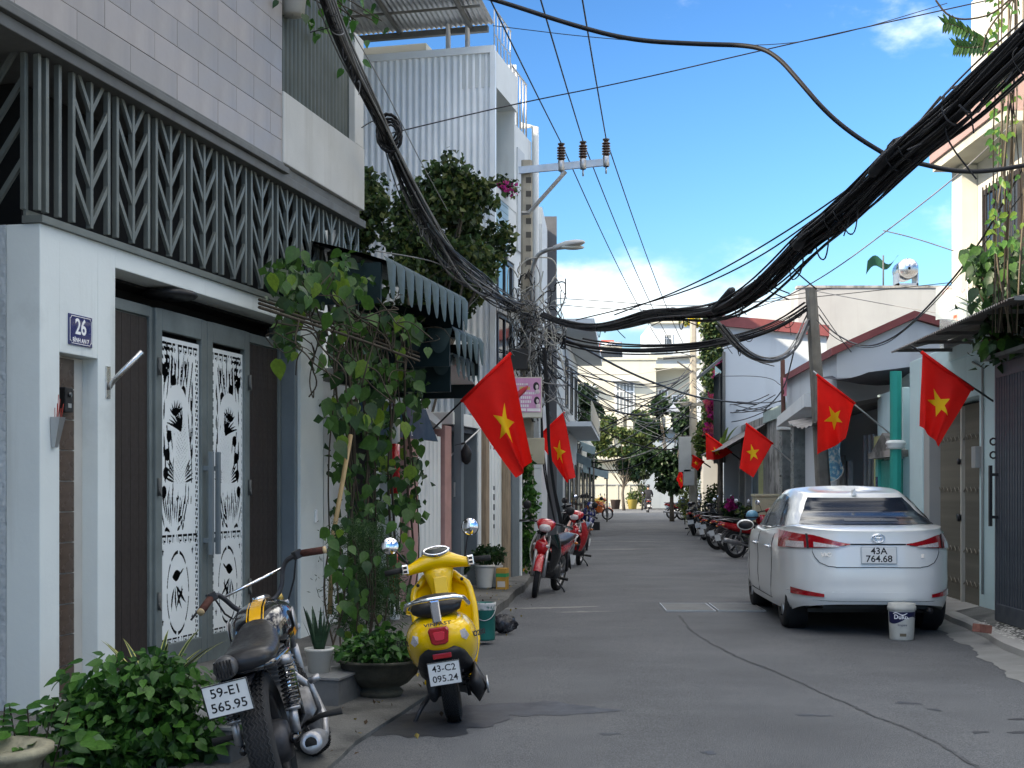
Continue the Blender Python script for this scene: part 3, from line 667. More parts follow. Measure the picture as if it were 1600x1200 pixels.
# white perforated gate with timber posts
h5 = stepwall('perforated_gate', 'tall white perforated metal gate between two weathered timber posts', 'gate', S(752)); x = lambda p: S(p) - S(752)
pst = MB().bbox(0, .2, -.08, .12, 0, 2.75, .01).mesh('timber_post', m_wood)
for xx in (-.02, x(786)): link('timber_post', pst, h5, loc=(xx, 0, 0))
def perf(W, Hh):
    b = MB(); nx, nz = 24, 84; cx, cz = W / nx, Hh / nz
    for i in range(nx):
        run = None
        for j in range(nz + 1):
            z = j / nz; hole = j < nz and (i % 4 in (1, 2)) and ((j % 4 in (1, 2) and (z < .2 or z > .74)) or (.3 < z < .55 and 10 < i < 15 and j % 5 < 3))
            if j == nz or hole:
                if run is not None: b.add([(i * cx, 0, run * cz), ((i + 1) * cx, 0, run * cz), ((i + 1) * cx, 0, j * cz), (i * cx, 0, j * cz)], [(0, 1, 2, 3)]); run = None
            elif run is None: run = j
    return b.mesh('perforated_sheet', m_lwhite)
W = x(786) - .21; sh = link('perforated_sheet', perf(W, 2.6), h5, loc=(.19, .02, .1)); so = sh.modifiers.new('thick', 'SOLIDIFY'); so.thickness = .004
rib = MB().box(0, .02, -.012, .0, .1, 2.7).mesh('rib', m_lwhite)
for k in range(5): link('rib', rib, h5, loc=(.19 + W * k / 5, .018, 0))
MB().box(.0, x(790), .3, .33, 0, 2.6).build('backing', m_sgrey2, h5)
h6 = stepwall('gate_side_wall', 'slate grey wall pier with a white edge beside the timber post', 'wall', S(791)); MB().box(0, .5, -.1, .5, 0, 2.6).build('pier', m_sgrey2, h6); MB().box(.5, .56, -.13, .5, 0, 2.6).build('white_edge', m_lwhite, h6)
# green parapet strip behind the awning post
t = stepwall('green_balcony', 'dull green balcony edge under the white corrugated wall', 'balcony', S(690)); MB().box(0, 3.1, 1.2, 3, 3.15, 3.42).build('edge_beam', mat('dull green paint', (.1, .16, .13), .7), t); MB().box(0, 3.1, 1.25, 3, 2.75, 3.148).build('wall', m_white2, t)
# ================================================================ LEFT SIDE: white corrugated building and beyond
h7 = thing('corrugated_building', 'three storey building clad in white corrugated steel with a light blue balcony front', 'building', FL.at(14.5, .6), FL.ang)
b = MB(); b.box(.03, 1.6, .6, 8, 0, 9.0); b.box(.03, 1.6, 0.05, .6, 0, 3.1); b.box(.03, 1.6, 0.0, .6, 4.6, 4.75); b.box(.03, .12, .0, .6, 3.1, 9.0); b.box(1.5, 1.6, .0, .6, 3.1, 9.0)
b.box(.0, 1.62, -.03, .6, 8.4, 9.02); b.box(.05, 1.6, -.02, .6, 6.55, 6.7); b.box(1.6, 3.0, .02, 7, 0, 8.2); b.build('wall', m_white2, h7)
MB().box(.121, 1.499, .585, .598, 6.7, 8.4).build('balcony_back_wall', mat('blue green paint', (.06, .19, .24), .7), h7)
cs = corrugated('corrugated_cladding', 0, 8, 0, 9.0, .115, .017, m_wcorr, h7, trap=True, loc=(0, 0, 0), rot=(0, 0, R(90)))
MB().box(-.05, .03, -.02, 8, 8.98, 9.1).build('ridge_cap', m_wcorr, h7); MB().box(-.06, .03, -.03, .06, 0, 9.0).build('corner_trim', m_wcorr, h7)
rail = MB().box(.12, 1.5, 0.02, .05, 6.7, 6.72).build('balcony_rail', m_lblue, h7); bl = MB().box(.12, 1.0, 0, .02, 0, .105).mesh('slat', mat('pale blue slats', (.33, .47, .55), .6))
for k in range(9): link('slat', bl, rail, loc=(0, -.01 + .0, 5.7 + k * .115))
MB().box(1.0, 1.5, -.01, .02, 5.6, 6.75).build('balcony_panel', m_white2, h7)
for z0, z1 in ((3.3, 4.5), (4.85, 5.5)):
    w = MB().box(.3, 1.3, .02, .05, z0, z1).build('window', m_glassd, h7); MB().box(.24, .3, -.01, .06, z0 - .06, z1 + .06).box(1.3, 1.36, -.01, .06, z0 - .06, z1 + .06).box(.78, .82, -.005, .04, z0, z1).box(.3, 1.3, -.01, .06, z1, z1 + .06).box(.3, 1.3, -.02, .06, z0 - .06, z0).build('frame', m_dgrey, w)
MB().box(.2, 1.4, .03, .06, 1.9, 3.0).build('blue_panel', mat('pale blue slats', (.33, .47, .55), .6), h7)
b = MB(); b.box(1.75, 2.3, -.01, .019, 5.9, 7.8); b.box(2.4, 2.9, -.01, .019, 5.5, 7.6); b.box(1.75, 2.9, -.01, .019, 3.2, 5.2); b.build('facade_panel', m_bwhite, h7)
MB().tube([(3.05, -.05, 2.5), (3.05, -.05, 8.5), (3.05, .25, 8.55)], .07, 8).build('drain_pipe', m_white2, h7)
b = MB()
for k in range(6): b.cyl((.4 + k * .24, 0.1, 9.02), (.4 + k * .24, .1, 9.9), .012, n=5)
b.tube([(.4, .1, 9.9), (1.65, .1, 9.9)], .015, 5); b.tube([(.4, .1, 9.45), (1.65, .1, 9.45)], .01, 5)
for k in range(6): b.cyl((1.65 + k * .25, .1, 8.2), (1.65 + k * .25, .1, 9.3), .02, n=5)
b.tube([(1.65, .1, 9.3), (2.95, .1, 9.3)], .02, 5); b.build('roof_railing', m_metal, h7)
# rooftop room and tin canopy
b = MB(); b.box(.6, 3, 1.4, 8, 9.0, 9.45); b.build('roof_room', m_cream, h7)
b = MB(); n_c = 700
for i_ in range(n_c + 1):
    yy = .1 + 7.9 * i_ / n_c; dz = .014 * math.sin(2 * math.pi * yy / .09); b.v += [(.4, yy, 9.62 + dz), (-3.6, yy, 10.15 + dz)]
b.f = [(2 * k, 2 * k + 2, 2 * k + 3, 2 * k + 1) for k in range(n_c)]; b.mi = [0] * n_c; b.sm = [True] * n_c; b.build('tin_canopy', m_metal, h7, fix=False)
b = MB(); b.box(.32, .42, .2, 8, 9.48, 9.58)
for k in range(6): b.cyl((.4, .5 + k * 1.3, 9.55), (-3.6, .5 + k * 1.3, 10.08), .045, n=5)
for k in range(3): b.cyl((-.4 - k * 1.1, .15, 9.66 + k * .146), (-.4 - k * 1.1, 8, 9.66 + k * .146), .025, n=5)
b.build('canopy_frame', m_trim, h7)
b = MB()
for yy in (.55, .9): b.cyl((-.02 + .3, yy, 8.98), (-.02 + .3, yy, 11), .045, n=8)
b.build('roof_post', m_metal, h7)
# dark slab wall and white block after the bend
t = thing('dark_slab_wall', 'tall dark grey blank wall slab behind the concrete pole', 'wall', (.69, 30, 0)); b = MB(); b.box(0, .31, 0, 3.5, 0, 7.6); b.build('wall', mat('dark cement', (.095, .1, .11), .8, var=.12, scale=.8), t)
t = thing('white_block', 'slim white block with stone panels between corrugated building and dark slab', 'building', (.2, 27.6, 0), R(-4)); b = MB(); b.box(0, .42, 0, 6, 0, 7.3); b.build('wall', m_white2, t)
for k in range(9): MB().box(.03, .40, -.025, 0, .5 + k * .72, .5 + k * .72 + .69).build('panel', m_bwhite, t)
FL2 = Line((.55, 30), (.085, 1))
def bldg(name, label, F, s0, L, D, Hh, m, side, cat='building'):
    t = thing(name, label, cat, F.at(s0), F.ang); MB().box(0, L, 0 if side < 0 else -D, D if side < 0 else 0, -.1, Hh).build('wall', m, t); return t
def win(t, x0, x1, z0, z1, side, frame=m_trim, bars=0, glass=m_glassd, y=0.):
    y += 0.; s_ = -side   # side -1: left row, street is -y; side 1: right row, street is +y
    q = lambda a, c: (min(a, c), max(a, c))
    w = MB().box(x0, x1, *q(y + side * .004, y + side * .02), z0, z1).build('window', glass, t)
    b = MB(); f = .06
    for a in ((x0 - f, x0, z0 - f, z1 + f), (x1, x1 + f, z0 - f, z1 + f), (x0, x1, z1, z1 + f), (x0, x1, z0 - f, z0)): b.box(a[0], a[1], *q(y + side * .001, y + side * .05), a[2], a[3])
    for k in range(bars): xx = x0 + (x1 - x0) * (k + 1) / (bars + 1); b.box(xx - .012, xx + .012, *q(y + side * .021, y + side * .04), z0, z1)
    b.build('frame', frame, w); return w
t = bldg('slat_gate_house', 'low house beyond the pole with a tall blue grey vertical slat gate', FL2, 2.0, 8.5, 6, 3.3, m_white2, -1, 'house')
g_ = link('slat_gate', MB().box(.2, 8, -.06, -.03, .12, .2).box(.2, 8, -.06, -.03, 2.6, 2.68).mesh('gate_rail', m_sgrey2), t)
gs = MB().box(-.04, .04, -.12, -.06, .05, 2.85).mesh('slat', m_sgrey2)
for k in range(30): link('slat', gs, g_, loc=(.3 + k * .26, 0, 0))
tb2 = thing('rear_shade_house', 'unseen tall house added behind the slat gate for its shadow', 'building', (-7.9, 31, 0)); MB().box(0, 8.0, 0, 10, 0, 11.3).build('wall', m_white2, tb2)  # hidden mass added to shade the bluish wall across the street
t = bldg('balcony_house', 'far white house with overhanging flat eaves and a small balcony', FL2, 12.5, 13, 8, 6.6, m_white2, -1, 'house')
b = MB(); b.box(-.4, 13.3, -1.0, 6, 6.62, 6.85); b.box(0, 13, -.9, 0, 3.5, 3.65); b.build('eaves', m_bwhite, t)
MB().box(0, 13, -.92, -.88, 3.65, 4.3).build('balcony_rail', m_cream, t)
for k in range(3): win(t, 1.5 + k * 4, 3 + k * 4, 4.3, 5.8, -1); win(t, 1.5 + k * 4, 3.4 + k * 4, .4, 2.4, -1)
t = bldg('shop_house', 'low far shop house with pale blue street awnings', FL2, 26.5, 26, 8, 4.2, m_cream, -1, 'house')
for k in range(4): win(t, 1 + k * 6, 4 + k * 6, .3, 2.4, -1)
for k, (px, py, Y, w, lab) in enumerate(((908, 700, 58, 1.2, 'upper pale blue street awning over the far left shops'), (906, 720, 54, .9, 'short blue grey awning flap nearest the dark slab wall'), (925, 738, 62, 1.5, 'lowest pale blue awning on a post over the far left shops'))):
    p = P(px, py, Y); t = thing('street_awning', lab, 'awning', (p.x - w / 2, p.y, p.z), R(0), 'pale blue street awnings')
    b = MB(); b.add([(0, 0, .5), (0, 2.6, .55), (w, 2.6, .1), (w, 0, .05), (0, 0, .46), (0, 2.6, .51), (w, 2.6, .06), (w, 0, .01)], [(0, 1, 2, 3), (7, 6, 5, 4), (0, 3, 7, 4)]); b.build('canvas', mat('pale blue canvas', (.34, .47, .5), .7, var=.12), t)
    b = MB(); b.box(w - .01, w + .01, 0, 2.6, -.3, .06); b.add([(0, -.003, .46), (w, -.003, .03), (w, -.003, -.3), (0, -.003, .1)], [(0, 1, 2, 3)]); b.build('valance', mat('blue grey canvas', (.22, .31, .35), .7, var=.12), t)
    MB().cyl((w - .05, .1, 0), (w - .05, .1, -p.z), .04, n=6).build('post', m_trim, t)

# ================================================================ END OF THE STREET
t = thing('end_building', 'sunlit cream three storey building closing the end of the street', 'building', (5.4, 112, 0))
b = MB(); b.box(0, 6.6, 0, 10, -.1, 12.3); b.box(6.6, 9.8, 1.6, 10, -.1, 11.6); b.build('wall', m_cream, t)
b = MB(); b.box(6.45, 10.4, -.3, 8, 11.6, 11.95); b.box(-.1, 6.7, -.12, .3, 12.3, 12.5); b.box(-.1, 9.9, -.9, 0, 7.5, 7.7); b.box(-.1, 9.9, -.9, 0, 3.9, 4.1); b.build('cornice', m_cream, t)
def fwin(t, x0, x1, z0, z1, y=0., bars=4):
    w = MB().box(x0, x1, y - .03, y - .004, z0, z1).build('window', mat('curtained glass', (.22, .24, .25), .2, var=.3, scale=2), t); b = MB()
    for a in ((x0 - .1, x0, z0 - .1, z1 + .1), (x1, x1 + .1, z0 - .1, z1 + .1), (x0, x1, z1, z1 + .1), (x0, x1, z0 - .1, z0), (x0, x1, z0 + (z1 - z0) * .74, z0 + (z1 - z0) * .78)): b.box(a[0], a[1], y - .08, y - .001, a[2], a[3])
    for k in range(bars): xx = x0 + (x1 - x0) * (k + 1) / (bars + 1); b.box(xx - .025, xx + .025, y - .07, y - .031, z0, z1)
    b.build('frame', m_paintw, w)
fwin(t, 3.3, 4.7, 7.7, 10.3); fwin(t, 4.2, 5.8, 2.4, 3.7); fwin(t, .6, 1.6, 7.9, 9.4); fwin(t, 7.0, 7.7, 7.75, 9.9, 1.6, 2); fwin(t, 8.2, 9.1, 8.2, 9.4, 1.6, 2)
b = MB(); b.box(2.9, 5.1, -.9, 0, 10.5, 10.6); b.box(3.9, 6.3, -.9, 0, 4.3, 4.38); b.box(-.3, 1.6, -.9, 0, 10.0, 10.1); b.build('window_hood', m_bwhite, t)
bal = MB().box(-.1, 9.9, -.92, -.86, 7.5, 7.75).box(-.1, 9.9, -.92, -.86, 5.9, 6.1).build('balcony', m_cream, t)
for k in range(12): MB().box(.1 + k * .8, .6 + k * .8, -.93, -.85, 6.1, 7.5).build('panel', m_cream, bal)
MB().box(7.2, 9.6, .6, .66, 4.1, 7.5).build('shade_wall', m_gwall, t)
sh = thing('solar_heater', 'solar water heater tank on the roof of the end building', 'water heater', (8.4, 114, 12.5)); MB().cyl((-.9, 0, 1.2), (.9, 0, 1.2), .35, n=14).build('tank', m_steel, sh); MB().sheet([(-.9, -.1, 1.0), (.9, -.1, 1.0), (.9, -1.2, .1), (-.9, -1.2, .1)]).build('collector', m_glassd, sh); MB().cyl((-.8, 0, 0), (-.8, 0, 1), .04).cyl((.8, 0, 0), (.8, 0, 1), .04).build('stand', m_metal, sh)
t = thing('rear_building', 'taller white building behind the end building with roof terrace plants', 'building', (13.2, 128, 0))
b = MB(); b.box(0, 9, 0, 10, 0, 17.3); b.box(-3.5, 0, 1, 9, 0, 14.8); b.build('wall', m_bwhite, t); b = MB(); b.box(-.3, 9.2, -.6, 8, 14.0, 14.25); b.box(-.3, 9.2, -.4, .2, 17.3, 17.5); b.build('cornice', m_cream, t)
fwin(t, 5.8, 7, 10.6, 13.2, 0, 2); fwin(t, 2.6, 3.6, 11.6, 12.6, 0, 1); fwin(t, -2.8, -1.6, 11.6, 13.4, 1, 1); fwin(t, 1, 2, 14.8, 16.2, 0, 1)
b = MB(); b.box(-.4, 1.3, -.5, .0, 14.8, 16.2); b.build('air_conditioner', m_bwhite, t); MB().prism([(-5.2, 14.8), (-3, 14.8), (-3.4, 15.9), (-4.6, 15.9)], 1.5, 5, lambda a, c, q: (a, q, c)).build('red_roof', mat('red tin', (.55, .1, .06), .6), t)
# low sunlit wall with garden at the end of the street
t = thing('end_wall', 'low sunlit cream wall across the end of the street', 'wall', (4.4, 106.2, 0)); b = MB(); b.box(0, 6.0, 0, .25, 0, 1.85); b.build('wall', m_cream, t)
for k in range(7): MB().box(k * .95, k * .95 + .18, -.06, .0, 0, 1.9).build('pilaster', m_cream, t)
MB().box(-.05, 6.05, -.08, .3, 1.852, 1.95).build('coping', m_gwall, t)
t = thing('end_wall_white', 'plain white wall with shade in its colour at the end of the street behind the rider', 'wall', (10.5, 106.4, 0)); mshw = mat('white render toned to shade', (.3, .34, .37), .85, var=.08, scale=.6, streak=((.22, .25, .27), 1.2, .56, .6)); MB().box(0, 8, 0, .25, 0, 1.85).build('wall', mshw, t); MB().box(0, 9, 1.5, 9, 0, 6.3).build('house_wall', mshw, t); MB().box(-.1, 9.1, .6, 9.1, 6.3, 6.45).build('roof_slab', mshw, t)  # white wall: its bluish shade is put into the darkened colour
t = thing('white_picket_planter', 'low white slatted planter fence before the end wall', 'fence', (7.0, 105.4, 0)); pk = MB().box(0, .12, 0, .03, 0, .55).mesh('slat', m_paintw)
for k in range(9): link('slat', pk, t, loc=(k * .2, 0, 0))
MB().box(-.05, 1.8, .031, .06, .1, .18).build('rail', m_paintw, t)
for k, (px, c, lab) in enumerate(((1000, (.55, .42, .1), 'yellow tub at the foot of the end wall'), (972, (.07, .05, .045), 'dark tub under the tree at the end wall'))):
    p = G(px, 797); MB().lathe([(.01, 0), (.3, 0), (.4, .7), (.44, .72), (.36, .72), (.3, .4), (.01, .4)], 14).build('plant_tub', mat('tub %d' % k, c, .7), label=lab, cat='tub', group='tubs at the end wall', loc=(p.x, 104.6, 0))

# ================================================================ RIGHT SIDE
SR = FR.s
g0 = thing('bar_gate', 'dark grey vertical bar gate at the right edge', 'gate', FR.at(0, .3), FR.ang)
x1 = FR.off(.3).s(1554); x0 = x1 - 3.4
b = MB(); b.box(x1 - .06, x1, -.04, .0, .14, 2.8); b.box(x0, x1 - .06, -.04, 0, .14, .32); b.box(x0, x1 - .06, -.04, 0, 2.66, 2.8); b.build('frame', m_dgrey, g0, bevel=.006)
bar = MB().box(-.022, .022, -.035, -.005, .32, 2.66).mesh('bar', m_dgrey)
for k in range(38): link('bar', bar, g0, loc=(x1 - .1 - k * .085, 0, 0))
MB().box(x0, x1 - .06, -.09, -.075, .2, 2.7).build('backing', m_dark, g0)
hd = MB().box(x1 - .13, x1 - .09, .06, .09, 1.12, 1.75); hd.box(x1 - .13, x1 - .09, 0, .06, 1.2, 1.23); hd.box(x1 - .13, x1 - .09, 0, .06, 1.64, 1.67); hd.build('pull_handle', m_black, g0)
lk = MB()
for z in (1.86, 2.0): lk.tube([(x1 - .05, .02, z + .045 * math.sin(a)) if False else (x1 - .03 + .0, .02 + .035 * math.cos(a), z + .035 * math.sin(a)) for a in [k * .7 for k in range(10)]], .01, 6)
lk.build('lock_ring', m_black, g0)
b = MB(); b.box(x0, x1 + .02, -.9, .12, 2.84, 2.88); b.build('canopy_sheet', m_trim, g0)
h8 = thing('light_blue_house', 'light blue single storey house with old folding shutter and corrugated canopy', 'house', FR.at(0), FR.ang)
a0, a1, a2, a3 = SR(1556) - 4, SR(1530), SR(1441), SR(1424); zc = 3.3
b = MB(); b.box(SR(1556), a1, -.4, 0, 0, zc); b.box(a1, a2, -.4, 0, 2.6, zc); b.box(a2, a3 + .1, -.4, 0, 0, zc); b.box(SR(1556) - 3.6, SR(1556), -.45, -.1, 0, zc); b.box(SR(1556) - 3.6, a3 + 2.7, -6, -.42, 0, zc); b.box(SR(1405), SR(1366), -.4, -.05, 0, 3.0); b.build('wall', m_lblue, h8, bevel=.008)
MB().box(a2 - .3, a2 - .003, -.38, -.02, 0, 2.6).build('concrete_jamb', m_gwall, h8)
MB().box(a1, a2 - .3, -.32, -.3, 0, 2.6).build('shutter_backing', m_dark, h8)
sh = link('folding_shutter', MB().box(a1 + .02, a2 - .32, -.2, -.17, .05, .09).box(a1 + .02, a2 - .32, -.2, -.17, 2.5, 2.55).mesh('shutter_rail', m_shut), h8)
ns = 26; wS = (a2 - .32 - a1) / ns
sl = MB(); sl.add([(0, 0, .06), (.015, .022, .06), (.03, .0, .06), (0, 0, 2.55), (.015, .022, 2.55), (.03, 0, 2.55)], [(0, 1, 4, 3), (1, 2, 5, 4), (0, 2, 1), (3, 4, 5)]); sl = sl.fix().mesh('slat', m_shut)
for k in range(ns): link('slat', sl, sh, loc=(a1 + .02 + k * wS, -.17, 0))
for z in (.35, .75, 1.5, 2.15): MB().tube([(a1 + .04 + k * wS, -.135, z + (.03 if k % 2 else -.03)) for k in range(ns)], .006, 4).build('scissor_bar', m_shut, sh)
MB().box(a1 + 1.15, a1 + 1.2, -.17, -.11, .06, 2.54).build('centre_bar', mat('pale shutter bar', (.5, .48, .42), .5), sh); MB().cyl((a1 + 1.18, -.1, 1.15), (a1 + 1.18, -.07, 1.15), .05, n=10).cyl((a1 + 1.18, -.1, 1.85), (a1 + 1.18, -.07, 1.85), .04, n=10).build('padlock', m_black, sh)
b = MB(); b.tube([(SR(1538), .02, .3), (SR(1538), .02, 2.9), (SR(1538) + .4, .02, 3.0)], .014, 6); b.build('conduit', m_gwall, h8); MB().bbox(SR(1536) - .0, SR(1536) + .16, .002, .09, 1.75, 2.0, .008).build('meter_box', m_gwall, h8)
# corrugated canopy
e = FR.off(.75); c0, c1 = e.s(1517) - 1.2, e.s(1392); zc0 = e.z(1517, 494)
cc = thing('corrugated_canopy', 'grey corrugated canopy over the light blue house front', 'canopy', FR.at(c0, 0, 0), FR.ang)
b = MB(); n = int((c1 - c0) / .0127)
for i in range(n + 1):
    xx = (c1 - c0) * i / n; dz = .012 * math.sin(2 * math.pi * xx / .076); b.v += [(xx, .75, zc0 + dz), (xx, -.45, zc0 + .28 + dz)]
b.f = [(2 * i, 2 * i + 2, 2 * i + 3, 2 * i + 1) for i in range(n)]; b.mi = [0] * n; b.sm = [True] * n; b.build('sheet', m_tin, cc, fix=False)
b = MB(); b.box(0, c1 - c0, .05, .1, zc0 + .04, zc0 + .12)
for k in range(6): b.box(k * (c1 - c0) / 5.2, k * (c1 - c0) / 5.2 + .04, -.4, .7, zc0 - .01 + .0, zc0 + .03)
b.build('purlin', m_trim, cc)
MB().box(.2, c1 - c0, -.44, .04, 3.1, zc0 + .05).build('gable_infill', m_lblue, cc)
# teal column and door
tc_ = thing('teal_column', 'slim teal painted column with white ring at the house corner', 'column', FR.at(SR(1413), .12), FR.ang)
MB().cyl((0, 0, .1), (0, 0, 3.2), .085, n=8, smooth=False).build('shaft', m_teal, tc_); MB().lathe([(.09, 0), (.14, .02), (.12, .05), (.15, .08), (.13, .12), (.09, .13)], 14, (0, 0, 2.08)).build('ring', m_white, tc_)
td = thing('teal_door', 'teal painted gate door under a small mouldy stone pediment', 'door', FR.at(SR(1407), .0), FR.ang); w = SR(1372) - SR(1407)
MB().bbox(.02, w - .2, -.04, .0, .12, 1.95, .01).build('leaf', m_teal, td); MB().box(w - .2, w, -.06, .04, .12, 1.97).build('side_post', mat('teal gloss pale', (.05, .4, .35), .4), td)
b = MB(); b.box(-.06, w + .1, -.1, .14, 1.98, 2.08); b.prism([(-.0, 2.08), (w + .04, 2.08), (w / 2, 2.36)], -.08, .1, lambda a, c, q: (a, q, c)); b.build('pediment', m_old, td)
MB().box(w - .17, w - .05, .041, .05, 1.45, 1.7).build('house_number', m_navy, td)
t = thing('yellow_pilaster', 'pale yellow peeling wall pilaster beside the blue banner', 'pilaster', FR.at(SR(1371), -.05), FR.ang); MB().box(0, .5, -.3, .0, 0, 2.35).build('pilaster', mat('peeling yellow', (.52, .52, .26), .8, var=.15, stain=((.3, .3, .2), 3, .55, .7)), t)
# gabled house with maroon trim, side wall towards the camera
h9 = thing('gabled_house', 'white gabled house with maroon roof trim behind the leaning pole', 'house', (5.85, 24.2, 0), R(-3))
gp = [(0, 0), (5.2, 0), (5.2, 3.4), (1.35, 4.55), (0, 3.95)]; b = MB(); b.prism(gp, 0, 6, lambda a, c, q: (a, q, c)); b.build('wall', m_bwhite, h9)
b = MB(); b.prism([(-.12, 3.9), (1.35, 4.56), (5.3, 3.4), (5.3, 3.54), (1.35, 4.70), (-.12, 4.04)], -.12, 6.1, lambda a, c, q: (a, q, c)); b.build('roof_trim', m_maroon, h9)
# patched lean-to with banner
h10 = thing('lean_to', 'dark tin and tarpaulin lean-to over the shadowy doorway', 'lean-to', FR.at(SR(1360), 0), FR.ang); L = SR(1296) - SR(1360)
b = MB(); b.box(0, L, -3, -1.2, 0, 2.9); b.build('wall', m_old, h10); MB().box(0, L, -1.2, -1.17, 0, 2.9).build('doorway', m_dark, h10)
b = MB(); b.grid(lambda u, v: (-.6 + u * (L + .9), .75 - 2.6 * v, 2.8 + .5 * v - .22 * math.sin(math.pi * u) * (1 - v) + .015 * math.sin(u * 60)), 60, 6); b.build('tin_roof', m_tin, h10)
b = MB(); b.grid(lambda u, v: (-1.3 + u * (L + .6), .3 - 1.6 * v, 3.28 + .28 * u * u + .2 * v - .2 * math.sin(math.pi * u) * math.sin(math.pi * v)), 20, 8); b.build('tarpaulin', mat('dark grey tarpaulin', (.06, .065, .08), .7), h10)
MB().cyl((-.3, .6, 2.62), (1.9, .55, 2.55), .035, n=6).build('support_beam', m_wood, h10)
b = MB()
for k in range(3): b.box(.1 + k * .35, .14 + k * .35, -.1, -.06, .1, 2.4)
b.box(L * .45, L * .9, -.05, .03, .1, 2.0); b.build('door_bars', m_metal, h10)
for k in range(6): MB().bbox(L * .5 + k * .34, L * .5 + k * .34 + .3, .04, .07, .1, 2.1, .006).build('plank', m_gwall, h10)
bn = thing('blue_banner', 'faded blue and white advertising banner sagging under the lean-to', 'banner', FR.at(SR(1352), .35), FR.ang); Lb = SR(1318) - SR(1352) + .2
def m_banner():
    m = mat('blue banner print', (.08, .3, .52), .6, var=.0, world=False); nt = m.node_tree; n = nt.nodes; l = nt.links; bs = n['Principled BSDF']
    tc = n.new('ShaderNodeTexCoord'); mp = n.new('ShaderNodeMapping'); mp.inputs['Scale'].default_value = (3, 3, 9); l.new(tc.outputs['Object'], mp.inputs[0])
    t = n.new('ShaderNodeTexNoise'); t.inputs['Scale'].default_value = 1.6; t.inputs['Detail'].default_value = 3; l.new(mp.outputs[0], t.inputs[0])
    cr = n.new('ShaderNodeValToRGB'); e = cr.color_ramp.elements; e[0].position = .4; e[0].color = (.05, .24, .45, 1); e[1].position = .62; e[1].color = (.55, .62, .63, 1); q = cr.color_ramp.elements.new(.5); q.color = (.1, .38, .55, 1)
    l.new(t.outputs[0], cr.inputs[0]); l.new(cr.outputs[0], bs.inputs['Base Color']); return m
b = MB(); b.grid(lambda u, v: (Lb * u, .1 * math.sin(5 * u + 3 * v) * v, 2.72 - (1.2 - .35 * (1 - u) + .0) * v + .03 * math.sin(9 * u)), 24, 20); b.build('cloth', m_banner(), bn); b = MB(); b.tube([(Lb * u, .1 * math.sin(5 * u + 3), 2.72 - (1.2 - .35 * (1 - u)) + .03 * math.sin(9 * u)) for u in [k / 20 for k in range(21)]], .012, 6); b.build('hem', m_paintw, bn)
# marble gate posts, old mouldy wall, tin awning house, farther fronts
for k, (px, lab) in enumerate(((1262, 'nearer dark marble gate post with white cap beyond the car'), (1243, 'farther dark marble gate post with white cap by the mouldy wall'))):
    t = thing('marble_gate_post', lab, 'gate post', FR.at(SR(px), .1), FR.ang, 'marble gate posts')
    MB().bbox(-.22, .22, -.22, .22, 0, 2.8, .015).build('shaft', mat('grey marble', (.13, .15, .15), .3, var=.35, scale=5), t); MB().bbox(-.28, .28, -.28, .28, 2.801, 3.0, .03).build('cap', m_white, t)
t = bldg('porch_house', 'low house with a sloping white porch slab beside the marble gate posts', FR, SR(1296) + .1, SR(1240) - SR(1296), 5, 2.7, m_gwall, 1, 'house')
b = MB(); b.prism([(-.3, 3.05), (-.3, 3.3), (3.4, 3.05), (3.4, 2.85)], -4, .5, lambda a, c, q: (a, q, c)); b.build('porch_slab', m_white2, t); MB().box(.4, 2.4, .002, .04, .1, 2.2).build('door', m_sgrey2, t); MB().box(.25, .38, .0, .05, .1, 2.4).box(2.42, 2.55, 0, .05, .1, 2.4).build('door_frame', m_bwhite, t)
t = bldg('mouldy_wall', 'old grey wall blackened with mould beneath a green parapet strip', FR, SR(1238), SR(1196) - SR(1238), 5, 3.2, m_old, 1, 'wall'); MB().box(-.1, SR(1196) - SR(1238), -4, .06, 3.2, 3.48).build('parapet', mat('faded green plaster', (.36, .45, .42), .8, stain=((.2, .22, .2), 2, .55, .7)), t)
t = bldg('tin_awning_house', 'low old house with a dark sloping tin awning behind the parked motorbikes', FR, SR(1195), 9, 5, 3.4, m_old, 1, 'house')
b = MB(); b.grid(lambda u, v: (-.5 + u * 7, 1.1 - 1.8 * v, 2.55 + 1.05 * v + .012 * math.sin(u * 180)), 180, 2); b.build('tin_awning', m_tin, t); win(t, 1, 2.4, .1, 2.2, 1, m_bwhite, 0, mat('blue grey door', (.12, .17, .19), .6)); win(t, 3.4, 5.4, .8, 2.1, 1)
MB().box(.3, .55, .0, .1, 0, 2.4).build('yellow_pier', mat('peeling yellow', (.52, .52, .26), .8), t); b = MB()
for k in range(4): b.box(2.7 + 1.5 * k, 2.9 + 1.5 * k, 0, .18, 0, 2.6)
b.build('pier', m_conc_l, t)
FR2 = Line((6.85, 41), (.165, 1))
t = bldg('old_shop_row', 'row of low old fronts behind the flag beyond the parked motorbikes', FR2, 3, 22, 6, 3.3, m_old, 1, 'house')
for k in range(6): MB().box(.5 + k * 3.4, .95 + k * 3.4, 0, .2, 0, 2.9).build('pillar', m_conc_l if k % 2 else m_gwall, t); win(t, 1.3 + k * 3.4, 3.2 + k * 3.4, .1, 2.3, 1, m_wood)
b = MB(); b.box(-.5, 22, -.1, 1.2, 2.95, 3.05); b.build('tin_awning', m_tin, t)
t = bldg('far_right_house', 'pale far house on the right beyond the trees', FR2, 26, 26, 8, 5.0, m_bwhite, 1, 'house')
for k in range(4): win(t, 2 + k * 6, 4 + k * 6, .6, 2.4, 1)
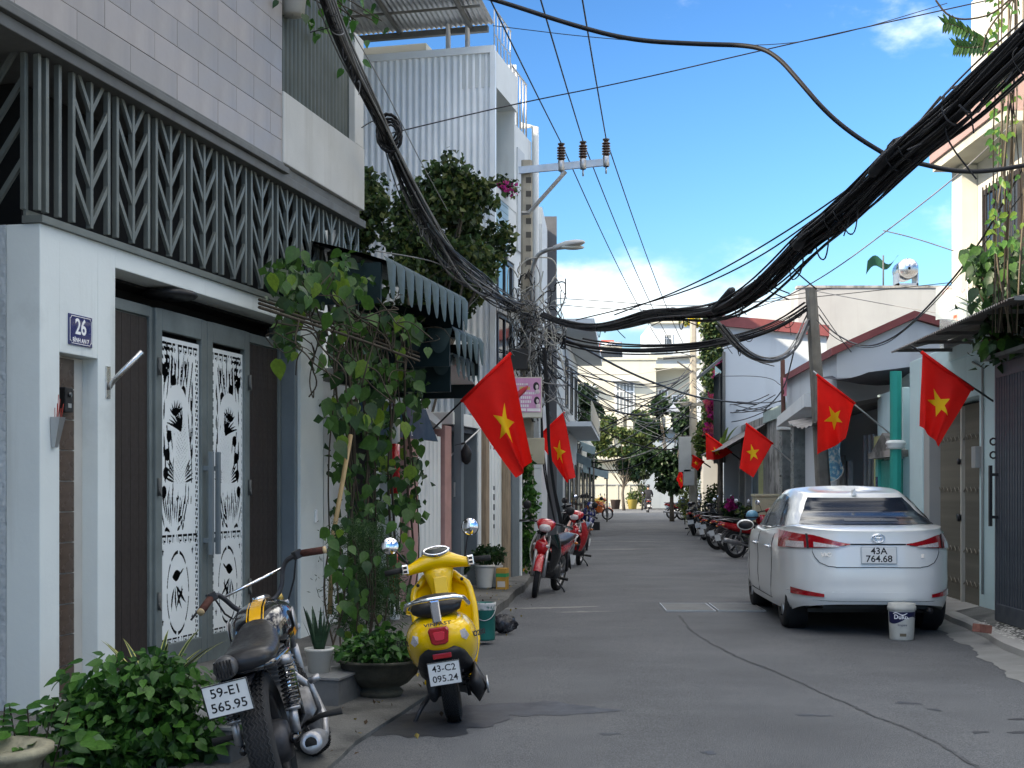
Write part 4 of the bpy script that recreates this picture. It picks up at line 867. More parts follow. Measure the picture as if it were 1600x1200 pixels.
# big bluish wall with maroon trim; grey wall behind it
t = thing('maroon_trim_house', 'large bluish white blank side wall with maroon roof edge', 'building', (6.3, 40, 0), R(-1))
b = MB(); b.prism([(0, 0), (3.05, 0), (3.05, 6.05), (0, 6.35)], 0, 11, lambda a, c, q: (a + .165 * q, q, c)); b.build('wall', m_bwhite, t)
b = MB(); b.prism([(-.1, 6.36), (3.12, 6.04), (3.12, 6.36), (-.1, 6.68)], -.2, 11, lambda a, c, q: (a + .165 * q, q, c)); b.build('roof_edge', m_maroon, t)
w = MB().box(-.06, -.004, .1, 1.5, 2.4, 5.3).build('window_bay', m_glassd, t); b = MB(); b.prism([(-.6, 5.0), (0, 5.5), (0, 5.42), (-.6, 4.9)], -.05, 1.7, lambda a, c, q: (a, q, c)); b.build('window_hood', m_trim, t); b = MB()
for k in range(6): b.cyl((-.1, .15 + k * .25, 2.3), (-.1, .15 + k * .25, 5.0), .018, n=5)
b.cyl((-.0, -.05, 2.3), (-.0, -.05, 5.6), .05, n=6); b.build('window_bar', m_trim, t)
t = thing('grey_wall_building', 'tall bare grey plaster wall behind the maroon trimmed house', 'building', (9.8, 46, 0)); MB().box(0, 9, 0, 8, 0, 8.4).build('wall', m_gwall, t); MB().box(-.05, 9, -.05, .3, 8.4, 8.48).build('coping', m_old, t)
wt = thing('water_tank', 'round steel water tank on a frame on the grey wall', 'water tank', P(1415, 441, 47)); MB().lathe([(.05, -.45), (.3, -.42), (.36, -.34), (.36, .4), (.3, .48), (.05, .5)], 18, (0, 0, .42), axis='y').build('tank', m_steel, wt); MB().box(-.36, -.3, -.3, .3, -.15, .3).box(.3, .36, -.3, .3, -.15, .3).box(-.36, .36, -.3, .3, -.15, -.08).build('stand', m_metal, wt)
t = thing('green_cloth_pole', 'ragged green shade cloth on a pole above the grey wall', 'shade cloth', P(1380, 448, 47)); b = MB(); b.tube([(0, 0, 0), (0, 0, 1.1)], .03, 5); b.build('pole', m_trim, t); b = MB(); b.grid(lambda u, v: (-.55 + u * 1.1, .2 * v, .9 - .45 * v * (1 - u) + .18 * math.sin(u * 7) + .1 * u), 12, 5); b.build('cloth', mat('green shade cloth', (.02, .1, .06), .8), t)
# cream building above the light blue house
h11 = thing('cream_balcony_house', 'tall sunlit cream house with pink brown eaves at the right edge', 'building', (7.2, 12, 0))
b = MB(); b.box(.25, 8, 0, 9.8, 0, 9.4); b.box(0.0, .245, 9.5, 10.0, 0, 6.7); b.build('wall', mat('ivory wall paint', (.58, .565, .5), .8, var=.05, streak=((.45, .44, .38), 1.5, .57, .6)), h11)
b = MB(); b.box(-.28, 8, 7.0, 10.1, 6.72, 6.86); b.box(-.3, 8, -.2, 10.2, 3.3, 3.5); b.build('floor_slab', m_cream, h11)
b = MB(); b.prism([(-.32, 6.865), (-.32, 7.35), (.0, 7.6), (.3, 7.6), (.3, 6.865)], 7, 10.15, lambda a, c, q: (a, q, c)); b.build('eaves', mat('pink brown eaves', (.36, .24, .22), .7), h11)
for y0 in (1.2, 4.4, 7.6):
    w = MB().box(.2, .246, y0, y0 + 1.4, 4.0, 6.1).build('window', m_glassd, h11); b = MB(); b.box(.17, .243, y0 - .08, y0, 3.95, 6.18).box(.17, .243, y0 + 1.4, y0 + 1.48, 3.95, 6.18).box(.17, .243, y0, y0 + 1.4, 6.1, 6.18).build('frame', m_darkwood, w); b = MB()
    for k in range(9): b.cyl((.12, y0 + .1 + k * .15, 3.9), (.12, y0 + .1 + k * .15, 6.2), .012, n=5)
    b.box(.11, .13, y0, y0 + 1.4, 5.0, 5.03); b.build('window_bar', m_black, w)
gl = mat('balcony glass', (.75, .8, .8), .05, var=0, trans=.9, spec=.5)
MB().box(-.2, -.19, 5, 10, 3.55, 4.4).build('glass_balustrade', gl, h11); MB().cyl((-.195, 5, 4.42), (-.195, 10, 4.42), .02, n=6).build('handrail', m_steel, h11)
# ================================================================ WHITE CAR
def pw(tab, x):     # smooth piecewise interpolation
    if x <= tab[0][0]: return tab[0][1]
    for (a, p), (c, q) in zip(tab, tab[1:]):
        if x <= c: t = (x - a) / (c - a); t = t * t * (3 - 2 * t) * .5 + t * .5; return p + (q - p) * t
    return tab[-1][1]
def make_car(loc, rz, sc):
    car = thing('parked_car', 'white sedan parked half on the right kerb, seen from behind', 'car', loc, rz); car.scale = (sc,) * 3
    mp = mat('pearl white car paint', (.76, .78, .77), .28, var=.0, coat=.85, spec=.5); mg = mat('tinted car glass', (.012, .018, .03), .12, var=0, spec=.2)
    ml = mat('red lamp lens', (.32, .006, .012), .12, var=.1, scale=40, coat=1.); mc = mat('clear lamp lens', (.55, .5, .5), .1, var=.25, scale=60, coat=1.); ms = mat('panel gap', (.02, .02, .022), .7, var=0)
    ZB = .2
    ztop = lambda x: pw([(-2.2, .99), (-2.0, 1.015), (-1.6, 1.04), (-1.0, 1.0), (0, .95), (.9, .97), (1.5, .88), (2.0, .74), (2.2, .66)], x)
    zbot = lambda x: pw([(-2.2, .31), (-1.9, .27), (-1.5, .2), (1.6, .18), (2.2, .22)], x)
    xr = lambda z: -pw([(.18, 2.06), (.3, 2.13), (.36, 2.17), (.42, 2.155), (.55, 2.165), (.68, 2.15), (.82, 2.13), (.93, 2.105), (.99, 2.10)], z)
    xf = lambda z: pw([(.18, 2.12), (.45, 2.2), (.62, 2.17), (.75, 2.0), (1., 1.8)], z)
    wz = lambda z: pw([(.18, .80), (.32, .85), (.5, .862), (.66, .858), (.8, .865), (.9, .845), (1.0, .80)], z)
    NP = 4.2
    def ring(t, off=0.):
        pts = []
        for k in range(160):
            th = 2 * math.pi * k / 160; c, s_ = math.cos(th), math.sin(th)
            ux = math.copysign(abs(c) ** (2 / NP), c); uy = math.copysign(abs(s_) ** (2 / NP), s_)
            z = .6
            for _ in range(5):
                x = ux * ((xf(z) if ux > 0 else -xr(z)) + off); z = zbot(x) + t * (ztop(x) - zbot(x))
            y = uy * (wz(z) + off) * (1 - .05 * max(0, abs(x) - 1.2) ** 2)
            pts.append((x, y, z))
        return pts
    b = MB(); secs = [ring(t) for t in (0, .04, .1, .2, .3, .4, .5, .6, .7, .78, .85, .9, .94, .97, .99, 1.)]
    top = secs[-1]
    for f, dz in ((.985, .008), (.95, .016), (.86, .024), (.6, .034), (.3, .04), (.02, .042)): secs.append([(p[0] * (1 - (1 - f) * .55) if False else p[0] * f if abs(p[0]) < 1.4 else p[0] * (1 - (1 - f) * 1.0), p[1] * f, ztop(p[0] * f) + dz) for p in top])
    bot = secs[0]; secs.insert(0, [(p[0] * .98, p[1] * .94, p[2] + .01) for p in bot]); secs.insert(0, [(p[0] * .5, p[1] * .3, .24) for p in bot])
    b.loft(secs, True, True, 0, True)
    body = b.build('body', mp, car)
    # wheel arches cut out
    cut = MB()
    for ax in (-1.25, 1.3):
        for sd in (-1, 1): cut.cyl((ax, sd * .58, .315), (ax, sd * 1.1, .315), .355, n=36)
    co = cut.build('cutter', mp)
    bo = body.modifiers.new('arch', 'BOOLEAN'); bo.object = co; bo.operation = 'DIFFERENCE'; bo.solver = 'FAST' if 'FAST' in bo.bl_rna.properties['solver'].enum_items else 'EXACT'
    dg = bpy.context.evaluated_depsgraph_get(); me = bpy.data.meshes.new_from_object(body.evaluated_get(dg)); body.modifiers.clear(); body.data = me
    for p in me.polygons: p.use_smooth = True
    bpy.data.objects.remove(co)
    me.set_sharp_from_angle(angle=R(38))
    # greenhouse
    gr_ = lambda t: -pw([(0, 1.72), (.25, 1.52), (.6, 1.24), (.88, 1.03), (1, .92)], t); gf = lambda t: pw([(0, 1.08), (.5, .68), (1, .3)], t); gw = lambda t: pw([(0, .775), (.3, .735), (.7, .655), (.9, .60), (1, .56)], t)
    NG = 5.5
    def gz(x, t): zb = ztop(x) + .0; zr = pw([(-1.3, 1.30), (-.95, 1.345), (-.3, 1.40), (.3, 1.385), (.8, 1.3)], x); return zb + t * (zr - zb)
    def gpt(ux, uy, t, off=0.): x = ux * ((gf(t) if ux > 0 else -gr_(t)) + off); return (x, uy * (gw(t) + off), gz(x, t) + off * .6)
    def gring(t):
        o = []
        for k in range(120):
            th = 2 * math.pi * k / 120; c, s_ = math.cos(th), math.sin(th); o.append(gpt(math.copysign(abs(c) ** (2 / NG), c), math.copysign(abs(s_) ** (2 / NG), s_), t))
        return o
    secs = [gring(t) for t in (-.1, 0, .15, .3, .45, .6, .75, .86, .93, .97, 1)]
    tp = secs[-1]
    for f, dz in ((.97, .012), (.9, .022), (.7, .034), (.4, .042), (.02, .046)): secs.append([(-.3 + (p[0] + .3) * f, p[1] * f, p[2] + dz) for p in tp])
    MB().loft(secs, True, True, 0, True).build('roof', mp, car)
    rearp = lambda s_, t, off=0.: gpt(-(1 - abs(s_) ** NG) ** (1 / NG), s_, t, off)
    sidep = lambda s_, t, sd, off=0.: gpt(s_, sd * (1 - abs(s_) ** NG) ** (1 / NG), t, off)
    b = MB(); b.grid(lambda u, v: rearp((2 * u - 1) * (.84 - .05 * v), .05 + .86 * v, .018), 30, 12); rw = b.build('rear_window', mg, car)
    b = MB(); b.grid(lambda u, v: rearp((2 * u - 1) * .34 - .05, .15 + .09 * v, .022), 8, 2); b.build('rear_shelf_light', mat('smoked shelf', (.05, .055, .06), .3), rw)
    b = MB(); b.grid(lambda u, v: (lambda q: (-q[0] * 0 + gpt((1 - abs((2 * u - 1) * .88) ** NG) ** (1 / NG), (2 * u - 1) * .88, .1 + .8 * v, .006)[0], q[1], gpt((1 - abs((2 * u - 1) * .88) ** NG) ** (1 / NG), (2 * u - 1) * .88, .1 + .8 * v, .006)[2]))(rearp((2 * u - 1) * .88, .1 + .8 * v, .006)), 20, 8); b.build('windscreen', mg, car)
    for sd in (-1, 1):
        for nm, u0, u1, cl, crr in (('rear_quarter_window', -.70, -.6, .62, .95), ('rear_door_window', -.57, .02, .95, 1.), ('front_door_window', .09, .86, 1., .28)):
            b = MB(); b.grid(lambda u, v: sidep(u0 + (u1 - u0) * u * (1 - .0 * v), .09 + (.8 * min(1, cl + (crr - cl) * u)) * v, sd, .014), 14, 8); b.build(nm, mg, car)
        b = MB(); b.grid(lambda u, v: sidep(-.72 + 1.6 * u, .04 + .035 * v, sd, .016), 30, 1); b.build('window_trim', m_chrome, car)
    # patches on the rear fascia
    def rp(y, z, off=.004):
        w = wz(z) * .963; s_ = max(-1, min(1, y / w)); return (xr(z) * (1 - abs(s_) ** NP) ** (1 / NP) - off, y + off * s_, z)
    def side(x, z, sd, off=.004):
        a = xf(z) if x > 0 else -xr(z); return (x, sd * ((wz(z)) * (1 - min(1, abs(x) / a) ** NP) ** (1 / NP) * (1 - .05 * max(0, abs(x) - 1.2) ** 2) + off), z)
    def wrap(q, z, sd, off=.006):   # q metres from the centre line along the rear face, then round the corner
        w = wz(z) * .963; th = math.pi / 2 * min(1, q / 1.06) ; c, s_ = math.cos(th), math.sin(th)
        u = min(q / w, .9999)
        if q < .62: return rp(sd * q, z, off)
        # continue by angle from q=.62 to the flank
        u0 = .62 / w; a0 = math.atan2((u0 ** (NP / 2)), ((1 - u0 ** NP) ** .5)); a = a0 + (q - .62) * 1.9; a = min(a, math.pi / 2 - .05); c, s_ = math.cos(a) ** (2 / NP), math.sin(a) ** (2 / NP)
        x = xr(z) * c; return (x - off * c, sd * (s_ * wz(z) * (1 - .05 * max(0, abs(x) - 1.2) ** 2) + off * s_), z)
    for sd in (-1, 1):
        lamp = MB().grid(lambda u, v: wrap(.26 + .68 * u, (.878 + .0 * u) + (pw([(0, -.006), (.35, -.035), (1, -.05)], u)) + v * (pw([(0, .012), (.5, .125), (1, .165)], u)), sd, .016), 24, 6).build('tail_lamp', ml, car)
        MB().grid(lambda u, v: wrap(.36 + .22 * u, .850 + v * (.012 + .035 * u), sd, .02), 10, 2).build('lamp_clear_inner', mc, lamp)
        MB().grid(lambda u, v: wrap(.655 + .19 * u, .838 + v * .06, sd, .02), 8, 2).build('lamp_clear_outer', mc, lamp)
        MB().grid(lambda u, v: wrap(.618 + .012 * u, .835 + v * .14, sd, .021), 1, 4).build('lamp_split', ms, lamp)
        MB().grid(lambda u, v: wrap(.50 + .30 * u, .37 + .01 * u + v * (.03 + .035 * u), sd, .014), 12, 3).build('reflector', ml, car)
        MB().tube([wrap(q, z, sd, .003) for q, z in ((.30, .868), (.45, .855), (.6, .84), (.60, .80), (.58, .75), (.54, .70), (.47, .668), (.4, .66))], .0035, 5).build('boot_gap', ms, car)
        # door gaps and handles
        for x in (-.95, .12, 1.02):
            MB().tube([side(x + (.25 * ((.6 - z) / .4) ** 2 if x == -.95 and z < .6 else 0), z, sd, .001) for z in (.28, .4, .5, .6, .7, .8, .9, .945)], .0035, 5).build('door_gap', ms, car)
        MB().tube([side(x, .27 + .0 * x, sd, .002) for x in [-.85 + .12 * k for k in range(16)]], .004, 5).build('sill_gap', ms, car)
        for x in (-.83, .24):
            MB().tube([side(x, .80, sd, .003), side(x + .05, .805, sd, .03), side(x + .13, .81, sd, .032), side(x + .19, .81, sd, .004)], .013, 8).build('door_handle', m_chrome, car)
        # mirrors
        mo = MB().sph((.0, 0, 0), (.06, .1, .065)).build('wing_mirror', mp, car, loc=(.74, sd * .93, .99)); MB().sph((-.025, 0, 0), (.042, .088, .053)).build('mirror_glass', m_black, mo)
        MB().tube([(.0, -sd * .1, -.02), (.02, -sd * .2, -.05)], .025, 6).build('arm', m_black, mo)
    MB().tube([rp(-.4 + .08 * k, .66 - .004 * abs(k - 5) / 5, .003) for k in range(11)], .0035, 5).build('boot_gap', ms, car)
    MB().tube([rp(-.26 + .052 * k, .878, .004) for k in range(11)], .007, 5).build('boot_garnish', ms, car)
    MB().tube([wrap(abs(q), .40 + .02 * math.cos(q * 1.3), 1 if q > 0 else -1, -.002) for q in [-.85 + .085 * k for k in range(21)]], .008, 6).build('bumper_crease', mp, car)
    MB().grid(lambda u, v: rp(-.66 + 1.32 * u, .29 + .045 * v, .002 - .03 * (1 - v)), 20, 2).build('bumper_lower', m_black, car)
    # plate
    pl = MB().bbox(-.008, .0, -.17, .17, -.083, .083, .004).build('number_plate', mat('plate alu frame', (.5, .5, .5), .4, .6), car, loc=(rp(0, .775)[0] - .008, 0, .775), rot=(0, R(6), 0))
    MB().box(-.0105, -.0085, -.16, .16, -.074, .074).build('plate_face', mat('plate white', (.72, .73, .72), .5, var=.06, scale=12), pl)
    for s_, z in (('43A', .037), ('764.68', -.037)): text('plate_letters', s_, .088, m_black, pl, (-.0112, 0, z), (R(90), 0, R(-90)), .0004, sx=1.05, bold=.0016)
    # emblem, badges
    em = MB()
    def ell(rx, rz_, cz=0., n=24): return [(-.006, rx * math.cos(2 * math.pi * k / n), cz + rz_ * math.sin(2 * math.pi * k / n)) for k in range(n + 1)]
    for rx, rz_, cz in ((.062, .041, 0), (.026, .038, .0), (.046, .015, .018)): em.tube(ell(rx, rz_, cz), .0055, 6, caps=False)
    em.build('emblem', m_chrome, car, loc=(rp(0, .935)[0] - .003, 0, .935), rot=(0, R(10), 0))
    text('badge', 'VIOS', .055, m_chrome, car, (rp(.47, .775)[0] - .006, .47, .775), (R(90), 0, R(-90)), .002, sx=1.2, bold=.001)
    text('badge', 'E', .045, m_chrome, car, (rp(-.42, .765)[0] - .006, -.42, .765), (R(90), 0, R(-90)), .002, sx=1.3, bold=.001)
    fin = MB(); fin.loft([[(-.98, .025, 1.34), (-.98, -.025, 1.34), (-.78, -.02, 1.375), (-.78, .02, 1.375)], [(-.97, .004, 1.41), (-.97, -.004, 1.41), (-.86, -.004, 1.40), (-.86, .004, 1.40)]], smooth=False); fin.build('roof_antenna', mp, car)
    # wheels
    for ax in (-1.25, 1.3):
        for sd in (-1, 1):
            w = MB(); w.lathe([(.2, -.09), (.27, -.095), (.305, -.085), (.315, -.06), (.317, 0), (.315, .06), (.305, .085), (.27, .095), (.2, .09)], 40, axis='y'); wh = w.build('wheel', m_rubber, car, loc=(ax, sd * .70, .315))
            r = MB(); r.lathe([(.205, -.08), (.205, .07), (.19, .085), (.18, .06), (.02, .03)], 30, axis='y') if sd > 0 else r.lathe([(.205, .08), (.205, -.07), (.19, -.085), (.18, -.06), (.02, -.03)], 30, axis='y'); r.build('rim_barrel', m_dgrey, wh)
            sp_ = MB()
            for k in range(8):
                a = 2 * math.pi * k / 8 + .2; sp_.tube([(.02 * math.cos(a), sd * .075, .02 * math.sin(a)), (.195 * math.cos(a + .12), sd * .08, .195 * math.sin(a + .12))], [.018, .022], 6, flat=.5)
            sp_.lathe([(.005, sd * .09), (.045, sd * .088), (.05, sd * .06)], 16, axis='y'); sp_.build('spokes', m_metal, wh)
            MB().lathe([(.34, -.09 - .04 * sd), (.345, .09 - .04 * sd)], 36, axis='y').build('arch_liner', m_black, wh)
    b = MB(); b.box(-1.7, 1.9, -.6, .6, .19, .23); b.box(-2.0, -1.75, -.5, .5, .25, .4); b.cyl((-2.08, -.5, .24), (-1.7, -.5, .24), .03); b.build('underbody', m_black, car)
    return car
u = Vector((FR.d[0], FR.d[1], 0)); ra = Vector((3.80, 14.68, 0))
make_car(ra + u * 1.25 * 1.07 + Vector((0, 0, road_z(4, 15) + .01)), FR.ang, 1.07)
# ================================================================ MOTORBIKES
VS = 1.07       # the street is measured on a scale 7 % above the nominal vehicle sizes
m_grip = mat('rubber grip', (.02, .02, .02), .8); m_seat = mat('black vinyl seat', (.014, .014, .016), .4, var=.2, scale=20, coat=.1)
m_alu = mat('cast aluminium', (.35, .35, .36), .4, .8, var=.2, scale=20); m_engine = mat('grimy engine', (.06, .06, .065), .5, .5, var=.4, scale=20); m_mirror = mat('mirror glass', (.9, .9, .92), .02, 1., var=0)
m_red = mat('red gloss paint', (.42, .008, .014), .25, var=.06, coat=.8); m_blk = mat('black gloss paint', (.008, .008, .01), .18, var=.1, coat=1.); m_blue = mat('blue gloss paint', (.01, .02, .13), .25, coat=.8, var=.05); m_wht = mat('cream scooter paint', (.6, .57, .48), .25, coat=.8, var=.05)
m_lens = mat('red lamp lens', (.32, .006, .012), .12, var=.1, scale=40, coat=1.); m_clear = mat('clear lamp lens', (.55, .5, .5), .1, var=.25, scale=60, coat=1.); m_plate = mat('plate white', (.72, .73, .72), .5, var=.06, scale=12); m_amber = mat('amber lens', (.6, .16, .01), .15, coat=1.)
def pose(loc, head, lean): return dict(loc=loc, rot=(R(-lean), 0, R(90 - head)))    # head: degrees right of straight ahead; lean to its own left
def wheel(parent, x, y, z, r, tw, ns, spoke_m, name='wheel', tread=False, fat=None):
    w = MB(); h = fat or tw * .85; w.lathe([(r - h, -tw * .36), (r - h * .55, -tw * .5), (r - h * .18, -tw * .42), (r - .002, -tw * .2), (r, 0), (r - .002, tw * .2), (r - h * .18, tw * .42), (r - h * .55, tw * .5), (r - h, tw * .36)], 44, axis='y')
    o = w.build(name, m_rubber, parent, loc=(x, y, z))
    if tread:
        t = MB()
        for off in (-.34, -.2, -.06, .06, .2, .34):
            pts = []
            for k in range(121):
                a = 2 * math.pi * k / 120; rr_ = r + .001 - (abs(off) ** 2.2) * .06; zz = off * tw + .006 * (1 if k % 2 else -1); pts.append((rr_ * math.cos(a), zz, rr_ * math.sin(a)))
            t.tube(pts, .0035, 4, caps=False)
        t.build('tread_groove', m_black, o)
    rm = MB(); q = r - h; rm.lathe([(q + .004, -tw * .36), (q + .004, tw * .36), (q - .015, tw * .3), (q - .018, -tw * .3), (q + .004, -tw * .36)], 36, axis='y'); rm.build('rim', spoke_m, o)
    sp_ = MB()
    for k in range(ns):
        a = 2 * math.pi * k / ns
        if ns > 12: sp_.cyl((.03 * math.cos(a + .5), (.03 if k % 2 else -.03), .03 * math.sin(a + .5)), (q * math.cos(a), 0, q * math.sin(a)), .003, n=4)
        else: sp_.tube([(.03 * math.cos(a), 0, .03 * math.sin(a)), (q * .6 * math.cos(a + .05), 0, q * .6 * math.sin(a + .05)), (q * math.cos(a), 0, q * math.sin(a))], [.016, .011, .014], 6, flat=.8)
    sp_.lathe([(.001, -tw * .5), (.035, -tw * .5), (.04, 0), (.035, tw * .5), (.001, tw * .5)], 14, axis='y'); sp_.build('spokes', spoke_m, o)
    return o
def ell_sec(x, cz, w, h, n=16, p=2.4, cy=0.):
    o = []
    for k in range(n):
        a = 2 * math.pi * k / n; c, s_ = math.cos(a), math.sin(a); o.append((x, cy + w * math.copysign(abs(c) ** (2 / p), c), cz + h * math.copysign(abs(s_) ** (2 / p), s_)))
    return o
def mirrors(parent, pts, r=.05, m=m_black):
    for (base, top, n_) in pts:
        b = MB(); b.tube([base, tuple((a + c) / 2 + d for a, c, d in zip(base, top, (.03, 0, .01))), top], .006, 6); o = b.build('mirror', m, parent)
        c = Vector(top); q = Vector(n_).normalized(); e1 = q.orthogonal().normalized(); e2 = q.cross(e1)
        def disc(off, rr_): return [c + q * off + (e1 * math.cos(2 * math.pi * k / 18) + e2 * math.sin(2 * math.pi * k / 18)) * rr_ for k in range(18)]
        MB().loft([disc(-.025, r * .3), disc(-.02, r * .8), disc(0, r * 1.06), disc(.004, r * 1.06)]).build('housing', m, o); MB().loft([disc(.0045, r), disc(.006, r * .98)]).build('mirror_glass', m_mirror, o)
def plate(parent, loc, rot, lines, w=.19, h=.14, sz=.058):
    p_ = MB().bbox(-.003, .0, -w / 2, w / 2, -h / 2, h / 2, .001).build('number_plate', m_plate, parent, loc=loc, rot=rot)
    b = MB(); f = .004
    for a in ((-w / 2, -w / 2 + f, -h / 2, h / 2), (w / 2 - f, w / 2, -h / 2, h / 2), (-w / 2 + f, w / 2 - f, h / 2 - f, h / 2), (-w / 2 + f, w / 2 - f, -h / 2, -h / 2 + f)): b.box(-.005, -.0031, a[0], a[1], a[2], a[3])
    b.build('plate_rim', m_black, p_)
    for s_, z in zip(lines, (h * .22, -h * .22)): text('plate_letters', s_, sz, m_black, p_, (-.0036, 0, z), (R(90), 0, R(-90)), .0003, sx=1.0, bold=.0006)
    return p_
def underbone(label, loc, head, lean, paint, group='parked motorbikes', steer=0, seat=m_seat, helmet=None, blanket=None, trim=m_black, detail=True, name='parked_motorbike', cat='motorbike', stand=True, lettered=None, basket=False, rider=False, shield=None):
    t = thing(name, label, cat, group=group, **pose(loc, head, lean)); t.scale = (VS,) * 3
    wheel(t, 0, 0, .285, .285, .085, 5, m_alu); WB = 1.235
    F = link('front_fork', None, t, loc=(WB - .24, 0, .82)); F.rotation_euler = (0, 0, R(steer)) ; ax = (.24, 0, -.82 + .285)
    fb = MB()
    for s_ in (-1, 1): fb.tube([(.0, s_ * .075, .0), (.13, s_ * .075, -.3), (ax[0], s_ * .075, ax[2])], [.022, .022, .028], 8)
    fb.build('fork_leg', m_alu, F)
    wheel(F, ax[0], 0, ax[2], .285, .075, 5, m_alu, 'front_wheel')
    b = MB(); b.grid(lambda u, v: (ax[0] + .315 * math.cos(R(20 + 150 * u)), (.055 - 0.) * math.sin((v - .5) * math.pi), ax[2] + (.315 - .05 * (2 * v - 1) ** 2) * math.sin(R(20 + 150 * u))), 16, 8); b.build('front_fender', paint, F)
    # handlebar cowl with headlamp
    b = MB(); b.loft([ell_sec(-.08, .17, .06, .03), ell_sec(-.03, .17, .12, .05), ell_sec(.04, .16, .13, .07), ell_sec(.1, .13, .11, .07), ell_sec(.15, .11, .08, .055)]); b.build('handlebar_cowl', paint, F)
    b = MB(); b.loft([ell_sec(.12, .12, .085, .05), ell_sec(.165, .105, .075, .048), ell_sec(.18, .1, .04, .03)]); b.build('headlight', m_clear, F)
    b = MB(); b.tube([(-.08, .35, .14), (-.02, .2, .17), (0, 0, .17), (-.02, -.2, .17), (-.08, -.35, .14)], .013, 8); b.build('handlebar', m_black, F)
    for s_ in (-1, 1): MB().cyl((-.086, s_ * .36, .138), (-.05, s_ * .245, .158), .019, n=8).build('grip', m_grip, F); MB().tube([(-.03, s_ * .2, .165), (.0, s_ * .27, .15), (-.03, s_ * .35, .13)], .006, 5).build('lever', m_alu, F)
    mirrors(F, [((-.02, s_ * .2, .17), (-.02, s_ * .29, .37), (-1, -s_ * .1, .05)) for s_ in (1, -1)], .055)
    # leg shield / front panel
    for s_ in (-1, 1):
        b = MB(); b.grid(lambda u, v: (1.02 - .36 * u - .1 * v * (1 - u), s_ * (.05 + .17 * math.sin(math.pi * min(1, .15 + u * .8)) * (.55 + .45 * math.sin(math.pi * v))), .84 - .52 * v + .05 * u), 10, 10); b.build('leg_shield', shield or paint, t)
    b = MB(); b.loft([ell_sec(1.0, .72, .02, .1), ell_sec(1.04, .66, .09, .12), ell_sec(1.08, .66, .1, .1), ell_sec(1.12, .67, .06, .05)]); nc = b.build('nose_cone', paint, t)
    for s_ in (-1, 1): MB().sph((1.075, s_ * .075, .69), (.03, .045, .025), 10, 6).build('indicator', m_clear, nc)
    # spine, body, seat, tail
    MB().tube([(.98, 0, .8), (.8, 0, .58), (.55, 0, .5), (.2, 0, .55)], [.05, .06, .06, .05], 8).build('frame_spine', trim, t)
    b = MB(); b.loft([ell_sec(.68, .55, .06, .06), ell_sec(.5, .57, .10, .09), ell_sec(.25, .60, .12, .10), ell_sec(0, .64, .115, .09), ell_sec(-.2, .69, .09, .065), ell_sec(-.34, .73, .04, .035)]); b.build('side_fairing', paint, t)
    b = MB(); b.loft([ell_sec(.62, .68, .06, .03), ell_sec(.5, .71, .105, .05), ell_sec(.3, .72, .125, .055), ell_sec(.05, .755, .125, .055), ell_sec(-.15, .775, .11, .05), ell_sec(-.3, .78, .07, .03)]); b.build('seat', seat, t)
    b = MB(); b.tube([(-.1, .13, .74), (-.3, .12, .79), (-.38, .06, .80), (-.38, -.06, .80), (-.3, -.12, .79), (-.1, -.13, .74)], .012, 6); b.build('grab_rail', m_alu, t)
    tl = MB().loft([ell_sec(-.3, .70, .075, .035), ell_sec(-.37, .70, .06, .03)]).build('tail_light', m_lens, t)
    for s_ in (-1, 1): MB().sph((-.33, s_ * .1, .68), (.035, .03, .022), 8, 6).build('indicator', m_amber, t)
    b = MB(); b.grid(lambda u, v: (-.08 - .34 * u, .06 * (2 * v - 1), .6 - .28 * u * u - .04 * (2 * v - 1) ** 2), 8, 4); b.build('rear_fender', m_black, t)
    if lettered: plate(t, (-.42, 0, .43), (0, R(-12), 0), lettered)
    else: plate(t, (-.42, 0, .43), (0, R(-12), 0), ())
    # engine, exhaust, swing arm, shocks, stand
    b = MB(); b.loft([ell_sec(.35, .33, .09, .08), ell_sec(.45, .32, .13, .11), ell_sec(.6, .33, .12, .10), ell_sec(.74, .36, .08, .07), ell_sec(.86, .39, .06, .05)]); b.lathe([(.001, -.16), (.1, -.155), (.11, -.1), (.11, .1), (.09, .14), (.001, .145)], 18, (.5, 0, .32), axis='y'); b.build('engine', m_engine, t)
    b = MB(); b.tube([(.8, -.06, .32), (.7, -.12, .22), (.4, -.14, .2), (.1, -.16, .26), (-.02, -.165, .29)], .018, 8); b.tube([(.02, -.165, .285), (.0, -.165, .29), (-.38, -.175, .36), (-.4, -.175, .362)], [.03, .048, .052, .03], 12); b.build('exhaust', m_alu if detail else m_engine, t)
    b = MB()
    for s_ in (-1, 1): b.tube([(.38, s_ * .085, .31), (0, s_ * .085, .285)], .022, 6); b.tube([(0.02, s_ * .11, .3), (.1, s_ * .12, .58)], .022, 8)
    b.build('swing_arm', m_engine, t)
    b = MB(); b.tube([(.5, .24, .24), (.5, -.24, .24)], .012, 6); b.cyl((.5, .17, .24), (.5, .28, .24), .02); b.cyl((.5, -.17, .24), (.5, -.28, .24), .02); b.build('foot_peg', m_grip, t)
    if stand: z0 = -math.tan(R(lean)) * .22; b = MB(); b.tube([(.42, .1, .2), (.36, .2, .08), (.32, .235, .0)], .012, 6); b.build('kick_stand', m_engine, t)
    if basket:
        b = MB()
        for k in range(7): b.tube([(1.12, -.14 + .045 * k, .62), (1.28, -.16 + .05 * k, .86)], .004, 4)
        for z in (.64, .72, .8, .86): d = (z - .62) * .6; b.tube([(1.1, -.14 - d * .3, z), (1.13 + d, -.14 - d * .3, z), (1.13 + d, .14 + d * .3, z), (1.1, .14 + d * .3, z)], .004, 4)
        b.build('front_basket', m_black, t)
    return t
